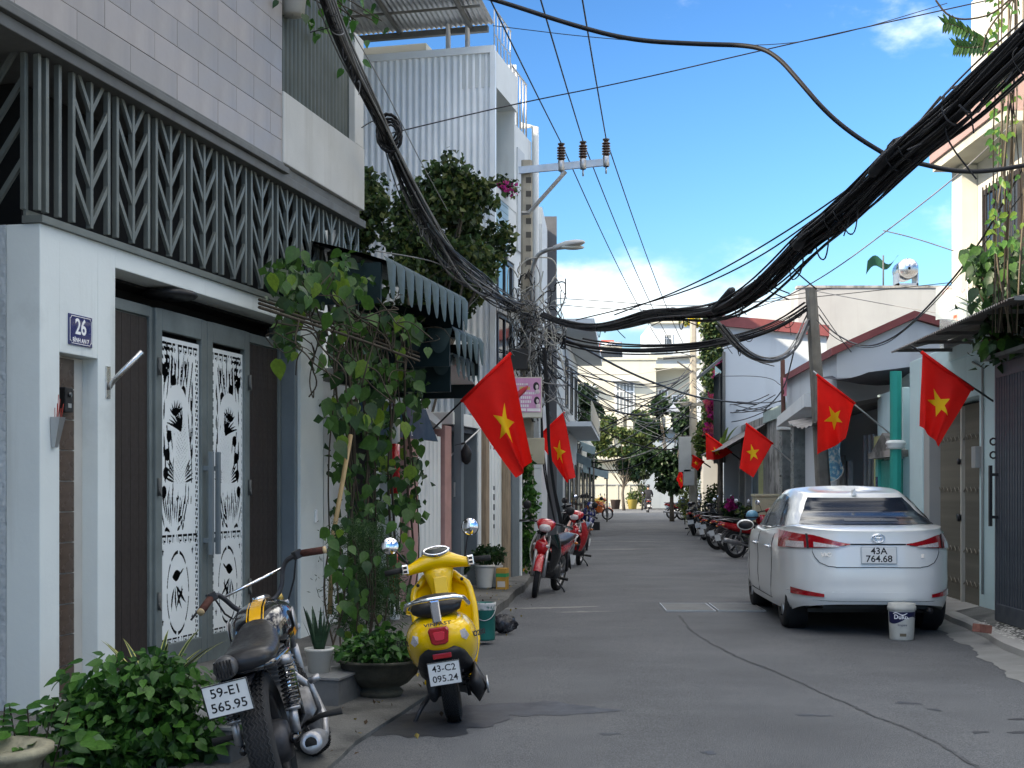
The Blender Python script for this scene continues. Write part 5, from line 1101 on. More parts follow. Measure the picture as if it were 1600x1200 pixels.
def helmet(label, loc, col, rz=0):
    h_ = thing('helmet', label, 'helmet', loc, rz); b = MB(); b.sph((0, 0, .0), (.14, .125, .12), 18, 10); b.build('shell', mat('helmet ' + label[:12], col, .25, coat=.6, var=.05), h_)
    b = MB(); b.tube([(.14 * math.cos(a), .127 * math.sin(a), -.04) for a in [k * .35 for k in range(19)]], .012, 5); b.build('rim', m_black, h_); return h_
def mp_at(px, py, dx=0, dy=0):     # wheel contact from the photo; the ground there
    g_ = G(px, py); return (g_.x + dx, g_.y + dy, max(road_z(g_.x, g_.y), -.02))
# left kerb: heading is measured from "straight away from the camera", clockwise
def from_front(px, py, head): # given front wheel contact, return rear axle ground point
    g_ = G(px, py); a = R(head); return (g_.x - 1.235 * VS * math.sin(a), g_.y - 1.235 * VS * math.cos(a), road_z(g_.x, g_.y))
underbone('red and black underbone motorbike facing the camera, nearest on the left kerb', from_front(828, 931, 198), 198, 9, m_red, steer=14, shield=m_blk)
underbone('red motorbike with round headlamp parked right behind the nearest red one', from_front(887, 888, 192), 192, 8, m_red, steer=-10)
underbone('black motorbike with white plate seen from behind beyond the red ones', mp_at(905, 848), 352, 8, m_blk, steer=20)
underbone('dark blue motorbike parked beside the teal crate on the left', from_front(918, 838, 176), 176, 8, m_blue)
# right kerb
underbone('red motorbike with pale blue seat cover half hidden by the white car', mp_at(1150, 871), 62, 8, m_red, steer=15)
underbone('black motorbike carrying the pink and red helmets on the right', mp_at(1121, 858), 60, 8, m_blk, steer=10)
underbone('black motorbike with box rack behind the helmet motorbike', mp_at(1113, 846), 35, 8, m_blk, steer=-10)
underbone('red motorbike nearest the kerb by the cream cabinet', mp_at(1186, 852), 75, 8, m_red, steer=0, basket=True)
underbone('dark motorbike with white number plate parked under the tree on the right', mp_at(1084, 836), 12, 8, m_blk, steer=20)
def scooter_small(label, loc, head):
    return underbone(label, loc, head, 8, m_red, trim=m_wht, seat=mat('brown seat', (.12, .06, .04), .5), steer=-20)
underbone('black motorbike squeezed beside the one with the helmets', mp_at(1137, 861), 58, 8, m_blk, steer=-12)
underbone('dark motorbike leaning behind the box rack one', mp_at(1101, 843), 25, 8, m_blk, steer=10)
underbone('black motorbike farthest in the left cluster by the slat gate', mp_at(898, 838), 356, 8, m_blk, steer=-15)
scooter_small('red and cream scooter farthest along the right kerb', mp_at(1050, 811), 100)
underbone('dark motorbike covered by a blue tarpaulin on the far right kerb', mp_at(1066, 812), 95, 8, m_blk)
tb = thing('blue_tarpaulin', 'bright blue tarpaulin bundled over a far motorbike', 'tarpaulin', mp_at(1070, 811)); tb.location.z = .62
b = MB(); rnd = random.Random(5); b.grid(lambda u, v: ((1.0) * (u - .5), .55 * (v - .5), .28 * math.sin(math.pi * min(1, .06 + u)) ** .5 * math.sin(math.pi * v) ** .5 + .06 * math.sin(u * 17 + v * 9)), 18, 12); b.build('sheet', mat('blue tarp', (.012, .1, .5), .45, var=.15), tb)
g_ = G(1135, 848); helmet('pale pink helmet hanging from a motorbike on the right', (g_.x + .28, g_.y - .45, .62), (.6, .42, .38)); g_ = G(1126, 848); helmet('orange red helmet hanging beside the pink one', (g_.x + .1, g_.y - .2, .62), (.6, .07, .03))
g_ = G(1168, 871); helmet('pale blue cap lying on the seat of the red motorbike', (g_.x + .12, g_.y + .1, .93), (.14, .36, .5))

# ---------------------------------------------------------------- yellow scooter
def yellow_scooter(loc, head, lean):
    t = thing('yellow_scooter', 'glossy yellow scooter leaning on its stand, seen from behind', 'scooter', **pose(loc, head, lean)); t.scale = (VS,) * 3
    my = mat('yellow scooter paint', (.88, .53, .006), .22, var=.03, coat=.7)
    wheel(t, 0, 0, .215, .215, .105, 6, m_alu, 'rear_wheel', tread=True)
    def sec(x, z0, z1, w0, w1, n=20):      # flat bottomed shell section: w0 bottom, w1 widest
        o = []
        for k in range(n):
            a = 2 * math.pi * k / n; c, s_ = math.cos(a), math.sin(a); zc, h_ = (z0 + z1) / 2, (z1 - z0) / 2
            w = w1 if s_ > -.2 else w0 + (w1 - w0) * (1 + (s_ + .2) / .8); o.append((x, w * math.copysign(abs(c) ** .8, c), zc + h_ * math.copysign(abs(s_) ** .85, s_)))
        return o
    b = MB(); b.loft([sec(-.455, .535, .60, .03, .05), sec(-.445, .505, .635, .08, .11), sec(-.41, .475, .665, .13, .155), sec(-.34, .42, .69, .165, .195), sec(-.22, .34, .70, .2, .218), sec(-.08, .29, .70, .205, .22), sec(.08, .26, .69, .2, .21), sec(.22, .25, .67, .17, .185), sec(.33, .28, .62, .13, .14), sec(.38, .28, .5, .1, .1)])
    body = b.build('rear_body', my, t); body.modifiers.new('s', 'SUBSURF').levels = 1; body.modifiers['s'].render_levels = 1
    # wheel well: dark inner fender hides the underside
    b = MB(); b.grid(lambda u, v: (.27 * math.cos(R(-15 + 165 * u)), (2 * v - 1) * .105, .215 + .275 * math.sin(R(-15 + 165 * u)) - .03 * (2 * v - 1) ** 2), 20, 6); b.build('inner_fender', m_black, t)
    b = MB(); b.loft([sec(-.43, .45, .515, .09, .11), sec(-.37, .40, .5, .12, .14), sec(-.2, .32, .45, .15, .165), sec(0, .25, .4, .16, .17), sec(.2, .23, .36, .14, .15)]); b.build('lower_skirt', m_black, t)
    b = MB(); b.grid(lambda u, v: (-.37 - .075 * u, (2 * v - 1) * (.07 - .02 * u), .50 - .16 * u), 6, 6); b.build('plate_bracket', m_black, t)
    MB().bbox(-.452, -.437, -.055, .055, .447, .477, .004).build('reflector', m_lens, t)
    plate(t, (-.458, 0, .362), (0, R(-8), 0), ('43-C2', '095.24'), .19, .14, .055)
    # tail light, indicators, lettering
    b = MB(); prof = [(-.062, .035), (-.05, .05), (.05, .05), (.062, .035), (.05, -.04), (.03, -.052), (-.03, -.052), (-.05, -.04)]
    b.loft([[(-.43, y * 1.0, .583 + z) for y, z in prof], [(-.472, y * 1.0, .58 + z) for y, z in prof], [(-.478, y * .85, .58 + z * .85) for y, z in prof]], smooth=False); tl = b.build('tail_light', m_lens, t, bevel=.004)
    b = MB(); b.loft([[(-.475, y * .6, .58 + z * .55) for y, z in prof], [(-.483, y * .5, .58 + z * .45) for y, z in prof]], smooth=False); b.build('inner_lens', mat('bright red lens', (.6, .03, .05), .1, coat=1.), tl)
    for s_ in (-1, 1):
        b = MB(); b.loft([[(-.40 + .02 * a, s_ * (.15 + y), z) for a, y, z in ((0, -.03, .59), (0, .0, .60), (1, .02, .555), (1, .0, .53), (0, -.025, .55))], [(-.43 + .02 * a, s_ * (.152 + y), z) for a, y, z in ((0, -.03, .59), (0, .0, .60), (1.5, .02, .555), (1.5, .0, .53), (0, -.025, .55))]], smooth=False); b.build('indicator', m_clear, t)
    text('brand_letters', 'VINFAST', .028, m_black, t, (-.452, .0, .648), (R(62), 0, R(-90)), .001, sx=1.5, bold=.0006)
    text('model_letters', 'EVO200', .045, m_black, t, (-.292, -.213, .545), (R(90), 0, R(-38)), .001, sx=1.1, bold=.0015)
    text('model_letters', 'EVO200', .045, m_black, t, (-.292, .213, .545), (R(90), 0, R(-142)), .001, sx=1.1, bold=.0015)
    # seat and chrome grab rail
    b = MB(); b.loft([ell_sec(-.37, .72, .10, .04), ell_sec(-.33, .735, .15, .055), ell_sec(-.1, .745, .155, .055), ell_sec(.1, .735, .145, .045), ell_sec(.28, .715, .12, .04), ell_sec(.36, .69, .06, .03)]); b.build('seat', m_seat, t)
    b = MB(); b.tube([(-.05, .18, .70), (-.22, .19, .725), (-.38, .165, .775), (-.425, .11, .79), (-.435, 0, .793), (-.425, -.11, .79), (-.38, -.165, .775), (-.22, -.19, .725), (-.05, -.18, .70)], .014, 10); b.build('grab_rail', m_chrome, t)
    MB().bbox(-.445, -.37, -.028, .028, .655, .785, .008).build('rail_bracket', m_chrome, t)
    # floor, leg shield, steering head
    b = MB(); b.bbox(.3, .86, -.15, .15, .235, .28, .02); b.build('floorboard', m_black, t); b = MB(); b.bbox(.3, .86, -.17, .17, .2, .236, .015); b.build('floor_skirt', my, t)
    def shield(u, v, o=0.): y = (2 * u - 1); w = pw([(0, .15), (.25, .19), (.6, .205), (.85, .19), (1, .1)], v); return (.86 + .14 * v ** 1.5 - .1 * (y ** 2) + o + .05, y * w, .24 + .6 * v + .02 * (1 - y * y))
    b = MB(); b.grid(lambda u, v: shield(u, v), 16, 16); b.grid(lambda u, v: shield(u, v, .05), 16, 16); b.tube([shield(0, v / 16, .025) for v in range(17)] + [shield(u / 12, 1, .025) for u in range(1, 13)] + [shield(1, 1 - v / 16, .025) for v in range(1, 17)], .025, 8); b.build('leg_shield', my, t)
    b = MB(); b.loft([ell_sec(.82, .62, .10, .06), ell_sec(.86, .62, .11, .09), ell_sec(.95, .62, .11, .11)]); b.build('glove_box', my, t)
    b = MB(); [b.cyl((.9, s_ * .15, .80), (.885, s_ * .15, .80), .012, n=10) for s_ in (-1, 1)]; b.build('screw', m_black, t)
    H_ = link('steering_head', None, t, loc=(.93, 0, .72)); H_.rotation_euler = (0, 0, R(4))
    def rsec(y, x, z, rx, rz_, n=16): return [(x + rx * math.cos(2 * math.pi * k / n), y, z + rz_ * math.sin(2 * math.pi * k / n)) for k in range(n)]
    b = MB(); b.loft([rsec(y, x, z, rx, rz_) for y, x, z, rx, rz_ in ((-.225, -.06, .185, .03, .03), (-.2, -.055, .19, .036, .036), (-.14, -.035, .205, .055, .045), (-.08, -.015, .225, .08, .062), (0, .0, .235, .095, .075), (.08, -.015, .225, .08, .062), (.14, -.035, .205, .055, .045), (.2, -.055, .19, .036, .036), (.225, -.06, .185, .03, .03))])
    b.loft([[(x + rx * math.cos(2 * math.pi * k / 16), ry * math.sin(2 * math.pi * k / 16), z) for k in range(16)] for z, x, rx, ry in ((-.12, .0, .05, .05), (-.05, -.015, .06, .06), (.05, -.02, .07, .075), (.14, -.015, .075, .105), (.2, -.0, .07, .12))]); hs = b.build('handlebar_cowl', my, H_); hs.modifiers.new('s', 'SUBSURF').render_levels = 1
    b = MB(); b.bbox(-.005, .01, -.045, .045, -.06, .06, .006); b.build('column_cover', my, H_, loc=(-.088, 0, .06), rot=(0, R(5), 0))
    def el(z_, f): return [(.042 * f * math.cos(2 * math.pi * k / 24), .085 * f * math.sin(2 * math.pi * k / 24) * (1 - .25 * (math.cos(2 * math.pi * k / 24) < 0) * -math.cos(2 * math.pi * k / 24)), z_) for k in range(24)]
    dsh = MB().loft([el(-.03, 1.2), el(.008, 1.14), el(.014, 1.0), el(.008, .92)]).build('dash_bezel', m_chrome, H_, loc=(-.066, 0, .292), rot=(0, R(-38), 0))
    MB().loft([el(.004, .93), el(.0095, .9)]).build('dash_screen', mat('lcd grey', (.05, .055, .05), .15), dsh)
    for s_ in (-1, 1):
        sw = MB().bbox(-.095, -.03, *sorted((s_ * .2, s_ * .245)), .165, .235, .008).build('switch_block', m_chrome, H_); MB().box(-.1, -.095, *sorted((s_ * .21, s_ * .235)), .205, .222).box(-.1, -.095, *sorted((s_ * .21, s_ * .235)), .178, .195).build('switch', m_black, sw)
        MB().tube([(-.065, s_ * .245, .2), (-.08, s_ * .36, .195)], [.02, .02], 10).build('grip', m_grip, H_); MB().tube([(-.03, s_ * .22, .2), (.0, s_ * .28, .195), (-.02, s_ * .36, .185)], .007, 6).build('lever', m_alu, H_)
    mirrors(H_, [((-.02, .19, .22), (.02, .30, .37), (-1, -.05, .1)), ((-.02, -.19, .22), (.02, -.26, .42), (-1, .25, .05))], .058)
    b = MB(); b.sph((.07, 0, .2), (.06, .085, .07), 14, 8); b.build('headlight', m_clear, H_)
    b = MB(); b.cyl((.06, .07, -.1), (.26, .07, -.5), .022); b.cyl((.06, -.07, -.1), (.26, -.07, -.5), .022); b.build('fork', m_alu, H_); wheel(H_, .27, 0, -.505, .215, .095, 6, m_alu, 'front_wheel')
    b = MB(); b.grid(lambda u, v: (.27 + .245 * math.cos(R(10 + 170 * u)), (2 * v - 1) * .065, -.505 + .245 * math.sin(R(10 + 170 * u)) - .03 * (2 * v - 1) ** 2), 14, 6); b.build('front_fender', my, H_)
    # drive unit, shock, stand
    b = MB(); b.loft([ell_sec(-.1, .22, .03, .07, cy=.1), ell_sec(.05, .23, .045, .085, cy=.1), ell_sec(.3, .26, .05, .08, cy=.1), ell_sec(.42, .27, .04, .05, cy=.1)]); b.build('swing_arm', m_engine, t)
    b = MB(); b.tube([(-.1, -.115, .16), (-.07, -.11, .44)], .012, 6)
    for k in range(7): zz = .22 + .03 * k; b.tube([(-.09 + .028 * math.cos(a), -.113 + .028 * math.sin(a), zz + .03 * a / 6.28) for a in [q * .8 for q in range(9)]], .006, 5)
    b.build('shock_absorber', m_black, t)
    b = MB(); b.loft([[(x, -.17 + dy, z) for x, dy, z in q] for q in (((-.3, 0, .22), (-.3, -.03, .25), (-.3, 0, .3), (-.3, .03, .27)), ((-.15, 0, .12), (-.15, -.06, .2), (-.15, 0, .36), (-.15, .06, .22)), ((.1, 0, .1), (.1, -.06, .2), (.1, 0, .34), (.1, .06, .2)))]); b.build('side_cover', m_black, t)
    MB().lathe([(.001, 0), (.05, .0), (.055, -.012), (.001, -.015)], 18, (-.16, -.225, .22), axis='y').build('cover_disc', m_metal, t)
    b = MB(); b.tube([(.1, .1, .2), (.04, .2, .1), (.0, .26, .05 - .26 * math.tan(R(lean)) + .0)], .013, 6); b.tube([(.1, .1, .2), (.15, .2, .1)], .013, 6); b.build('kick_stand', m_engine, t)
    return t
g_ = G(708, 1132); yellow_scooter((-.372, 8.80, road_z(-.37, 8.8) - .002), -1.5, 8.5)

# ---------------------------------------------------------------- black motorcycle
def cafe(loc, head, lean, steer):
    t = thing('black_motorcycle', 'black custom motorcycle with yellow tank stripe leaning in the foreground', 'motorcycle', **pose(loc, head, lean)); t.scale = (VS,) * 3
    RW = .315; WB = 1.27
    wheel(t, 0, 0, RW, RW, .125, 36, mat('dark steel', (.08, .08, .085), .4, .8), 'rear_wheel', tread=True, fat=.095)
    b = MB(); b.lathe([(.001, -.09), (.08, -.088), (.095, -.06), (.095, .05), (.06, .075), (.001, .08)], 22, (0, 0, RW), axis='y'); b.build('hub', m_engine, t)
    b = MB(); b.tube([(.44, .11, .33), (0, .11, RW), (-.06, .11, RW)], [.026, .022, .018], 8); b.tube([(.44, -.11, .33), (0, -.11, RW), (-.06, -.11, RW)], [.026, .022, .018], 8); b.build('swing_arm', m_blk, t)
    for s_ in (-1, 1):     # twin shocks with coil springs
        p0, p1 = Vector((-.02, s_ * .125, RW + .02)), Vector((.05, s_ * .135, .66)); d = p1 - p0
        sh = MB().cyl(p0, p0 + d * .4, .019, n=12).build('shock_absorber', m_alu, t)
        b = MB(); pts = []
        e1 = d.orthogonal().normalized(); e2 = d.normalized().cross(e1)
        for k in range(150): a = k * .42; q = .32 + .58 * k / 150; pts.append(p0 + d * q + (e1 * math.cos(a) + e2 * math.sin(a)) * .031)
        b.tube(pts, .0058, 6); b.build('coil_spring', m_blk, sh); MB().cyl(p0 + d * .3, p0 + d * .34, .035, n=14).build('spring_seat', m_alu, sh); MB().cyl(p0 + d * .9, p0 + d * 1.02, .033, .028, n=14).build('spring_seat', m_alu, sh); MB().cyl(p0 + d * .3, p1, .012, n=8).build('damper_rod', m_chrome, sh)
    # frame
    b = MB()
    for s_ in (-1, 1):
        b.tube([(.98, s_ * .03, .76), (.75, s_ * .1, .72), (.35, s_ * .12, .66), (-.1, s_ * .115, .665), (-.22, s_ * .08, .67)], .016, 8); b.tube([(.99, s_ * .03, .66), (.86, s_ * .09, .3), (.6, s_ * .11, .2), (.42, s_ * .11, .28), (.32, s_ * .12, .65)], .016, 8); b.tube([(.05, s_ * .12, .66), (.36, s_ * .12, .4)], .012, 6)
    b.tube([(-.22, .08, .67), (-.24, 0, .67), (-.22, -.08, .67)], .016, 8); b.build('frame', m_blk, t)
    # tank
    def tsec(x, z0, z1, w): return [(x, w * math.copysign(abs(math.cos(a)) ** .75, math.cos(a)), (z0 + z1) / 2 + (z1 - z0) / 2 * math.copysign(abs(math.sin(a)) ** .8, math.sin(a))) for a in [2 * math.pi * k / 24 for k in range(24)]]
    tk = [(.36, .70, .76, .05), (.375, .68, .79, .09), (.42, .665, .825, .12), (.52, .65, .865, .148), (.66, .65, .89, .155), (.8, .66, .885, .145), (.9, .68, .86, .11), (.945, .71, .82, .06)]
    b = MB(); b.loft([tsec(*q) for q in tk]); tank = b.build('fuel_tank', m_blk, t); tank.modifiers.new('s', 'SUBSURF').render_levels = 1
    def ttop(x, y, off=.003):
        for a, c in zip(tk, tk[1:]):
            if a[0] <= x <= c[0]: f = (x - a[0]) / (c[0] - a[0]); z0, z1, w = (a[i] + (c[i] - a[i]) * f for i in (1, 2, 3)); break
        q = min(abs(y / w), .999) ** (1 / .75); return (x, y, (z0 + z1) / 2 + (z1 - z0) / 2 * (1 - q * q) ** .4 + off)
    ystr = mat('yellow stripe paint', (.75, .38, .01), .25, coat=.8, var=.03)
    MB().grid(lambda u, v: ttop(.40 + .5 * v, -.028 + .056 * u, .004), 4, 20).build('tank_stripe', ystr, tank); bb = MB()
    for y0 in (-.042, .036): bb.grid(lambda u, v: ttop(.40 + .5 * v, y0 + .005 * u, .004), 1, 20)
    bb.build('pin_stripe', ystr, tank)
    MB().cyl(ttop(.72, 0, 0), ttop(.72, 0, .02), .032, n=18).build('filler_cap', m_chrome, tank)
    for s_ in (-1, 1):
        b = MB(); b.lathe([(.001, 0), (.06, .0), (.062, -.004), (.001, -.006)], 22, axis='y'); b.build('tank_badge', m_alu, tank, loc=(.62, s_ * .1535, .77), rot=(0, 0, R(180) if s_ > 0 else 0))
        MB().grid(lambda u, v: (.5 + .22 * u, s_ * (.151 + .004 * math.sin(3 * u)), .70 + .03 * v + .03 * u), 8, 2).build('side_flash', mat('orange flash', (.6, .2, .01), .3, coat=.8), tank)
    # seat
    b = MB(); b.loft([ell_sec(-.26, .70, .07, .03), ell_sec(-.23, .705, .11, .045), ell_sec(-.05, .70, .125, .05), ell_sec(.15, .71, .12, .05), ell_sec(.3, .745, .105, .055), ell_sec(.39, .78, .07, .045), ell_sec(.42, .78, .03, .02)]); b.build('seat', m_seat, t)
    MB().tube([(-.24, .118, .69), (-.05, .13, .672), (.2, .125, .68), (.36, .1, .735)], .006, 6).build('seat_piping', m_black, t)
    # tail: finned lamp and plate offset to the left
    b = MB(); b.lathe([(.001, -.05), (.04, -.045), (.048, -.02), (.05, .03), (.04, .05)], 20, (0, 0, 0), axis='x'); lp = b.build('tail_lamp', mat('smoked lamp', (.06, .06, .062), .35, var=.2), t, loc=(-.3, .06, .705)); b = MB()
    for k in range(6): b.box(-.057, -.045, -.036 + k * .013, -.030 + k * .013, -.035, .035)
    b.build('lamp_fin', m_blk, lp)
    b = MB(); b.grid(lambda u, v: (-.16 - .14 * u, .0 + (2 * v - 1) * .075 + .05 * u, .665 - .05 * u * u), 6, 4); b.build('rear_mudguard', m_blk, t)
    plate(t, (-.325, .075, .585), (0, R(-10), 0), ('59-E1', '565.95'), .19, .14, .056)
    # engine, exhaust, pegs, stand
    b = MB(); b.loft([ell_sec(.38, .36, .08, .1), ell_sec(.46, .34, .13, .13), ell_sec(.62, .34, .14, .14), ell_sec(.74, .35, .1, .1)]); b.lathe([(.001, -.175), (.09, -.17), (.12, -.14), (.12, .14), (.09, .17), (.001, .175)], 22, (.56, 0, .33), axis='y'); b.tube([(.66, 0, .42), (.74, 0, .62)], [.075, .07], 14)
    for k in range(7): q = k / 7; b.lathe([(.05, 0), (.098, .0), (.098, .008), (.05, .008)], 16, (.675 + .06 * q, 0, .45 + .16 * q), axis='z')
    b.build('engine', mat('oily cast alloy', (.16, .16, .165), .45, .7, var=.4, scale=14), t)
    b = MB(); b.tube([(.78, -.06, .5), (.9, -.12, .4), (.86, -.16, .24), (.6, -.17, .2), (.3, -.17, .24)], .021, 10); b.tube([(.34, -.17, .235), (.28, -.172, .24), (-.1, -.185, .29), (-.13, -.186, .293), (-.132, -.186, .294)], [.025, .046, .05, .046, .03], 18); ex = b.build('exhaust', m_alu, t); MB().cyl((-.131, -.186, .2935), (-.137, -.186, .294), .026, n=14).build('tail_pipe_bore', m_dark, ex)
    for s_ in (-1, 1): MB().tube([(.4, s_ * .12, .3), (.33, s_ * .2, .33), (.33, s_ * .3, .33)], [.012, .012, .018], 8).build('foot_peg', m_grip, t)
    b = MB(); b.tube([(.46, -.15, .3), (.36, -.2, .36), (.3, -.19, .5)], .012, 6); b.cyl((.3, -.19, .5), (.3, -.24, .51), .016); b.build('kick_starter', m_alu, t)
    b = MB(); b.tube([(.3, .12, .22), (.2, .22, .1), (.12, .31, .31 * -math.tan(R(lean)) + .06), (.06, .34, .31 * -math.tan(R(lean)) + .05)], .014, 6); b.build('side_stand', m_engine, t)
    MB().bbox(.1, .3, -.14, -.11, .42, .6, .02).build('side_cover', m_blk, t); MB().bbox(.1, .3, .11, .14, .42, .6, .02).build('side_cover', m_blk, t)
    # steering assembly about the raked head
    H_ = link('steering', None, t, loc=(.985, 0, .74)); rk = R(26); H_.rotation_mode = 'QUATERNION'
    from mathutils import Quaternion
    H_.rotation_quaternion = Quaternion((-math.sin(rk), 0, math.cos(rk)), R(steer))
    ax = Vector((WB - .985, 0, RW - .74)); fd = Vector((math.sin(rk), 0, -math.cos(rk)))
    b = MB()
    for s_ in (-1, 1): b.tube([Vector((.03, s_ * .095, .09)) , Vector((.03, s_ * .095, .09)) + fd * .3], .019, 10); b.tube([Vector((.03, s_ * .095, .09)) + fd * .28, Vector((ax.x, s_ * .095, ax.z))], .026, 10)
    b.bbox(-.04, .06, -.12, .12, .06, .085, .008); b.bbox(-.03, .07, -.12, .12, -.08, -.05, .008); b.build('fork', m_alu, H_)
    wheel(H_, ax.x, 0, ax.z, RW, .11, 36, mat('dark steel', (.08, .08, .085), .4, .8), 'front_wheel', tread=True, fat=.085)
    b = MB(); b.sph((.15, 0, .0), (.08, .09, .09), 18, 10); b.build('headlight', m_blk, H_); MB().lathe([(.001, .05), (.08, .035), (.085, .0)], 20, (.18, 0, 0), axis='x').build('headlight_lens', m_clear, H_)
    bar = [(-.19, .34, .235), (-.1, .24, .27), (-.02, .18, .26), (.01, .12, .12), (.01, 0, .105), (.01, -.12, .12), (-.02, -.18, .26), (-.1, -.24, .27), (-.19, -.34, .235)]
    def smooth(pts, k=3):
        pts = [Vector(p) for p in pts]
        for _ in range(k):
            q = [pts[0]]
            for a, c in zip(pts, pts[1:]): q += [a * .75 + c * .25, a * .25 + c * .75]
            q.append(pts[-1]); pts = q
        return pts
    b = MB(); b.tube(smooth(bar), .0125, 8); b.build('handlebar', m_engine, H_); MB().cyl((-.01, .175, .235), (-.01, -.175, .235), .0075, n=8).build('cross_bar', m_chrome, H_)
    for s_ in (-1, 1):
        gp = MB().tube([(-.115, s_ * .258, .264), (-.195, s_ * .346, .233)], .019, 10).build('grip', mat('worn brown grip', (.06, .02, .014), .8, var=.5, scale=30), H_); MB().cyl((-.195, s_ * .346, .233), (-.201, s_ * .353, .231), .0185, n=10).build('grip_end', mat('tan grip end', (.5, .36, .2), .7), gp)
        MB().bbox(-.03, .03, -.02, .02, -.022, .022, .006).build('switch_block', m_black, H_, loc=(-.1, s_ * .243, .268)); MB().tube([(-.09, s_ * .23, .268), (-.05, s_ * .27, .26), (-.13, s_ * .39, .215)], [.008, .007, .005], 6).build('lever', m_black, H_)
        MB().tube([(-.1, s_ * .235, .265), (-.02, s_ * .2, .16), (.05, s_ * .1, .02), (.03, s_ * .04, -.15)], .005, 5).build('control_cable', m_black, H_)
    b = MB(); b.cyl((.0, .0, .1), (-.03, 0, .14), .045, n=18); b.cyl((.02, .06, .1), (.0, .06, .125), .02, n=10); b.build('speedometer', m_black, H_)
    b = MB(); b.cyl((.02, -.1, .09), (.02, -.1, .125), .02, n=10); b.cyl((.02, .1, .09), (.02, .1, .125), .02, n=10); b.build('fork_cap', mat('brass', (.5, .34, .1), .35, .9), H_)
    return t
cafe((-1.04, 6.22, .0), -3.8, 13.4, 28)
# ================================================================ POLES
def concrete_pole(label, x, y, hgt, w0, w1, lean=(0, 0), holes=0, m=None):
    t = thing('utility_pole', label, 'pole', (x, y, 0), 0, 'concrete utility poles'); mc_ = mat('weathered pole concrete', (.36, .33, .27), .9, var=.18, scale=3, bump=.3, bscale=40, streak=((.2, .19, .17), 6, .55, .6))
    b = MB(); secs = []
    for k in range(9):
        f = k / 8; w = w0 + (w1 - w0) * f; cx, cy = lean[0] * f, lean[1] * f; c = w * .18
        secs.append([(cx + sx_ * w / 2 + ox, cy + sy * w / 2 + oy, -.2 + (hgt + .2) * f) for sx_, sy, ox, oy in ((-1, -1, c, 0), (1, -1, -c, 0), (1, -1, 0, c), (1, 1, 0, -c), (1, 1, -c, 0), (-1, 1, c, 0), (-1, 1, 0, -c), (-1, -1, 0, c))])
    b.loft(secs, smooth=False); b.build('shaft', m or mc_, t)
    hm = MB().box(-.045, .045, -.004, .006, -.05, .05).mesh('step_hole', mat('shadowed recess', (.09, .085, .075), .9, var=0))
    for k in range(holes):
        z = hgt - .35 - k * .235; f = (z + .2) / (hgt + .2); w = w0 + (w1 - w0) * f
        link('step_hole', hm, t, loc=(lean[0] * f + .03, lean[1] * f - w / 2 - .002, z))
    return t
pm = concrete_pole('tall concrete pole with three insulators on a steel arm, left of the street', .254, 23.2, 7.17, .27, .19, holes=18)
arm0, arm1 = P(815, 266, 23.06), P(952, 253, 23.06)
ca = MB(); d = arm1 - arm0; L = d.length; ca.box(-.05, L, -.03, .03, -.06, .06); arm = ca.build('cross_arm', m_metal, pm, loc=arm0 - pm.location, rot=(0, -math.atan2(d.z, d.x), 0))
b0, b1 = P(826, 333, 23.0) - pm.location, P(884, 268, 23.0) - pm.location; MB().tube([b0 - Vector((.12, 0, 0)), b0, b1], .035, 4, smooth=False).build('brace', m_metal, pm)
INS = []
m_ceram = mat('brown glazed porcelain', (.05, .022, .015), .2, coat=.6)
for px, py in ((877, 262), (911, 259), (947, 255)):
    p = P(px, py, 23.06); q = p - pm.location; ins = MB(); prof = [(.02, 0), (.06, .0)]
    for k in range(5): prof += [(.06, .02 + .045 * k), (.085, .03 + .045 * k), (.085, .042 + .045 * k), (.05, .055 + .045 * k)]
    prof += [(.05, .27), (.02, .29)]; ins.lathe([(r * .9, z) for r, z in prof], 14, (0, 0, .12)); io = ins.build('insulator', m_ceram, pm, loc=q); MB().lathe([(.05, -.06), (.06, -.05), (.06, .1), (.05, .12)], 12).cyl((0, 0, -.18), (0, 0, -.05), .015).build('insulator_base', m_metal, io); MB().lathe([(.03, 0), (.06, .01), (.06, .03), (.02, .04)], 12, (0, 0, .385)).build('insulator_cap', m_trim, io); INS.append(p + Vector((0, 0, .42)))
p2 = concrete_pole('farther concrete pole on the left, at the blue awnings', *P(897, 765, 55).xy, 8.0, .26, .18)
p3 = concrete_pole('concrete pole on the right beside the bougainvillea', *P(1083, 765, 50).xy, 7.8, .30, .22)
p4 = concrete_pole('short leaning concrete pole right of the street, behind the red flag', P(1296, 765, 23).x, 23, 4.95, .26, .17, (P(1267, 765, 23).x - P(1296, 765, 23).x, 0), m=mat('dark weathered concrete', (.17, .16, .14), .9, var=.25, scale=4, bump=.4, bscale=40, streak=((.07, .068, .06), 6, .5, .7)))
b = MB(); a = P(1036, 560, 49.9) - p3.location; c = P(1086, 556, 49.9) - p3.location; b.tube([a, c], .05, 4, smooth=False); b.tube([P(1058, 565, 49.9) - p3.location, P(1080, 580, 49.9) - p3.location], .03, 4, smooth=False); b.box(-.5, .45, -.2, -.12, 4.6, 4.72); b.build('cross_arm', m_trim, p3)
rp_ = thing('rusty_pole', 'thin rusty iron pole with a faded pink ribbon before the mouldy wall', 'pole', (P(1225, 765, 29.5).x, 29.5, 0)); MB().tube([(.06, 0, 0), (0, 0, 2.4), (-.03, 0, 4.35)], .05, 8).build('shaft', mat('rusty iron', (.09, .04, .03), .8, var=.3, scale=6), rp_); MB().box(-.1, .16, -.06, .06, 1.78, 1.82).build('collar', m_trim, rp_)
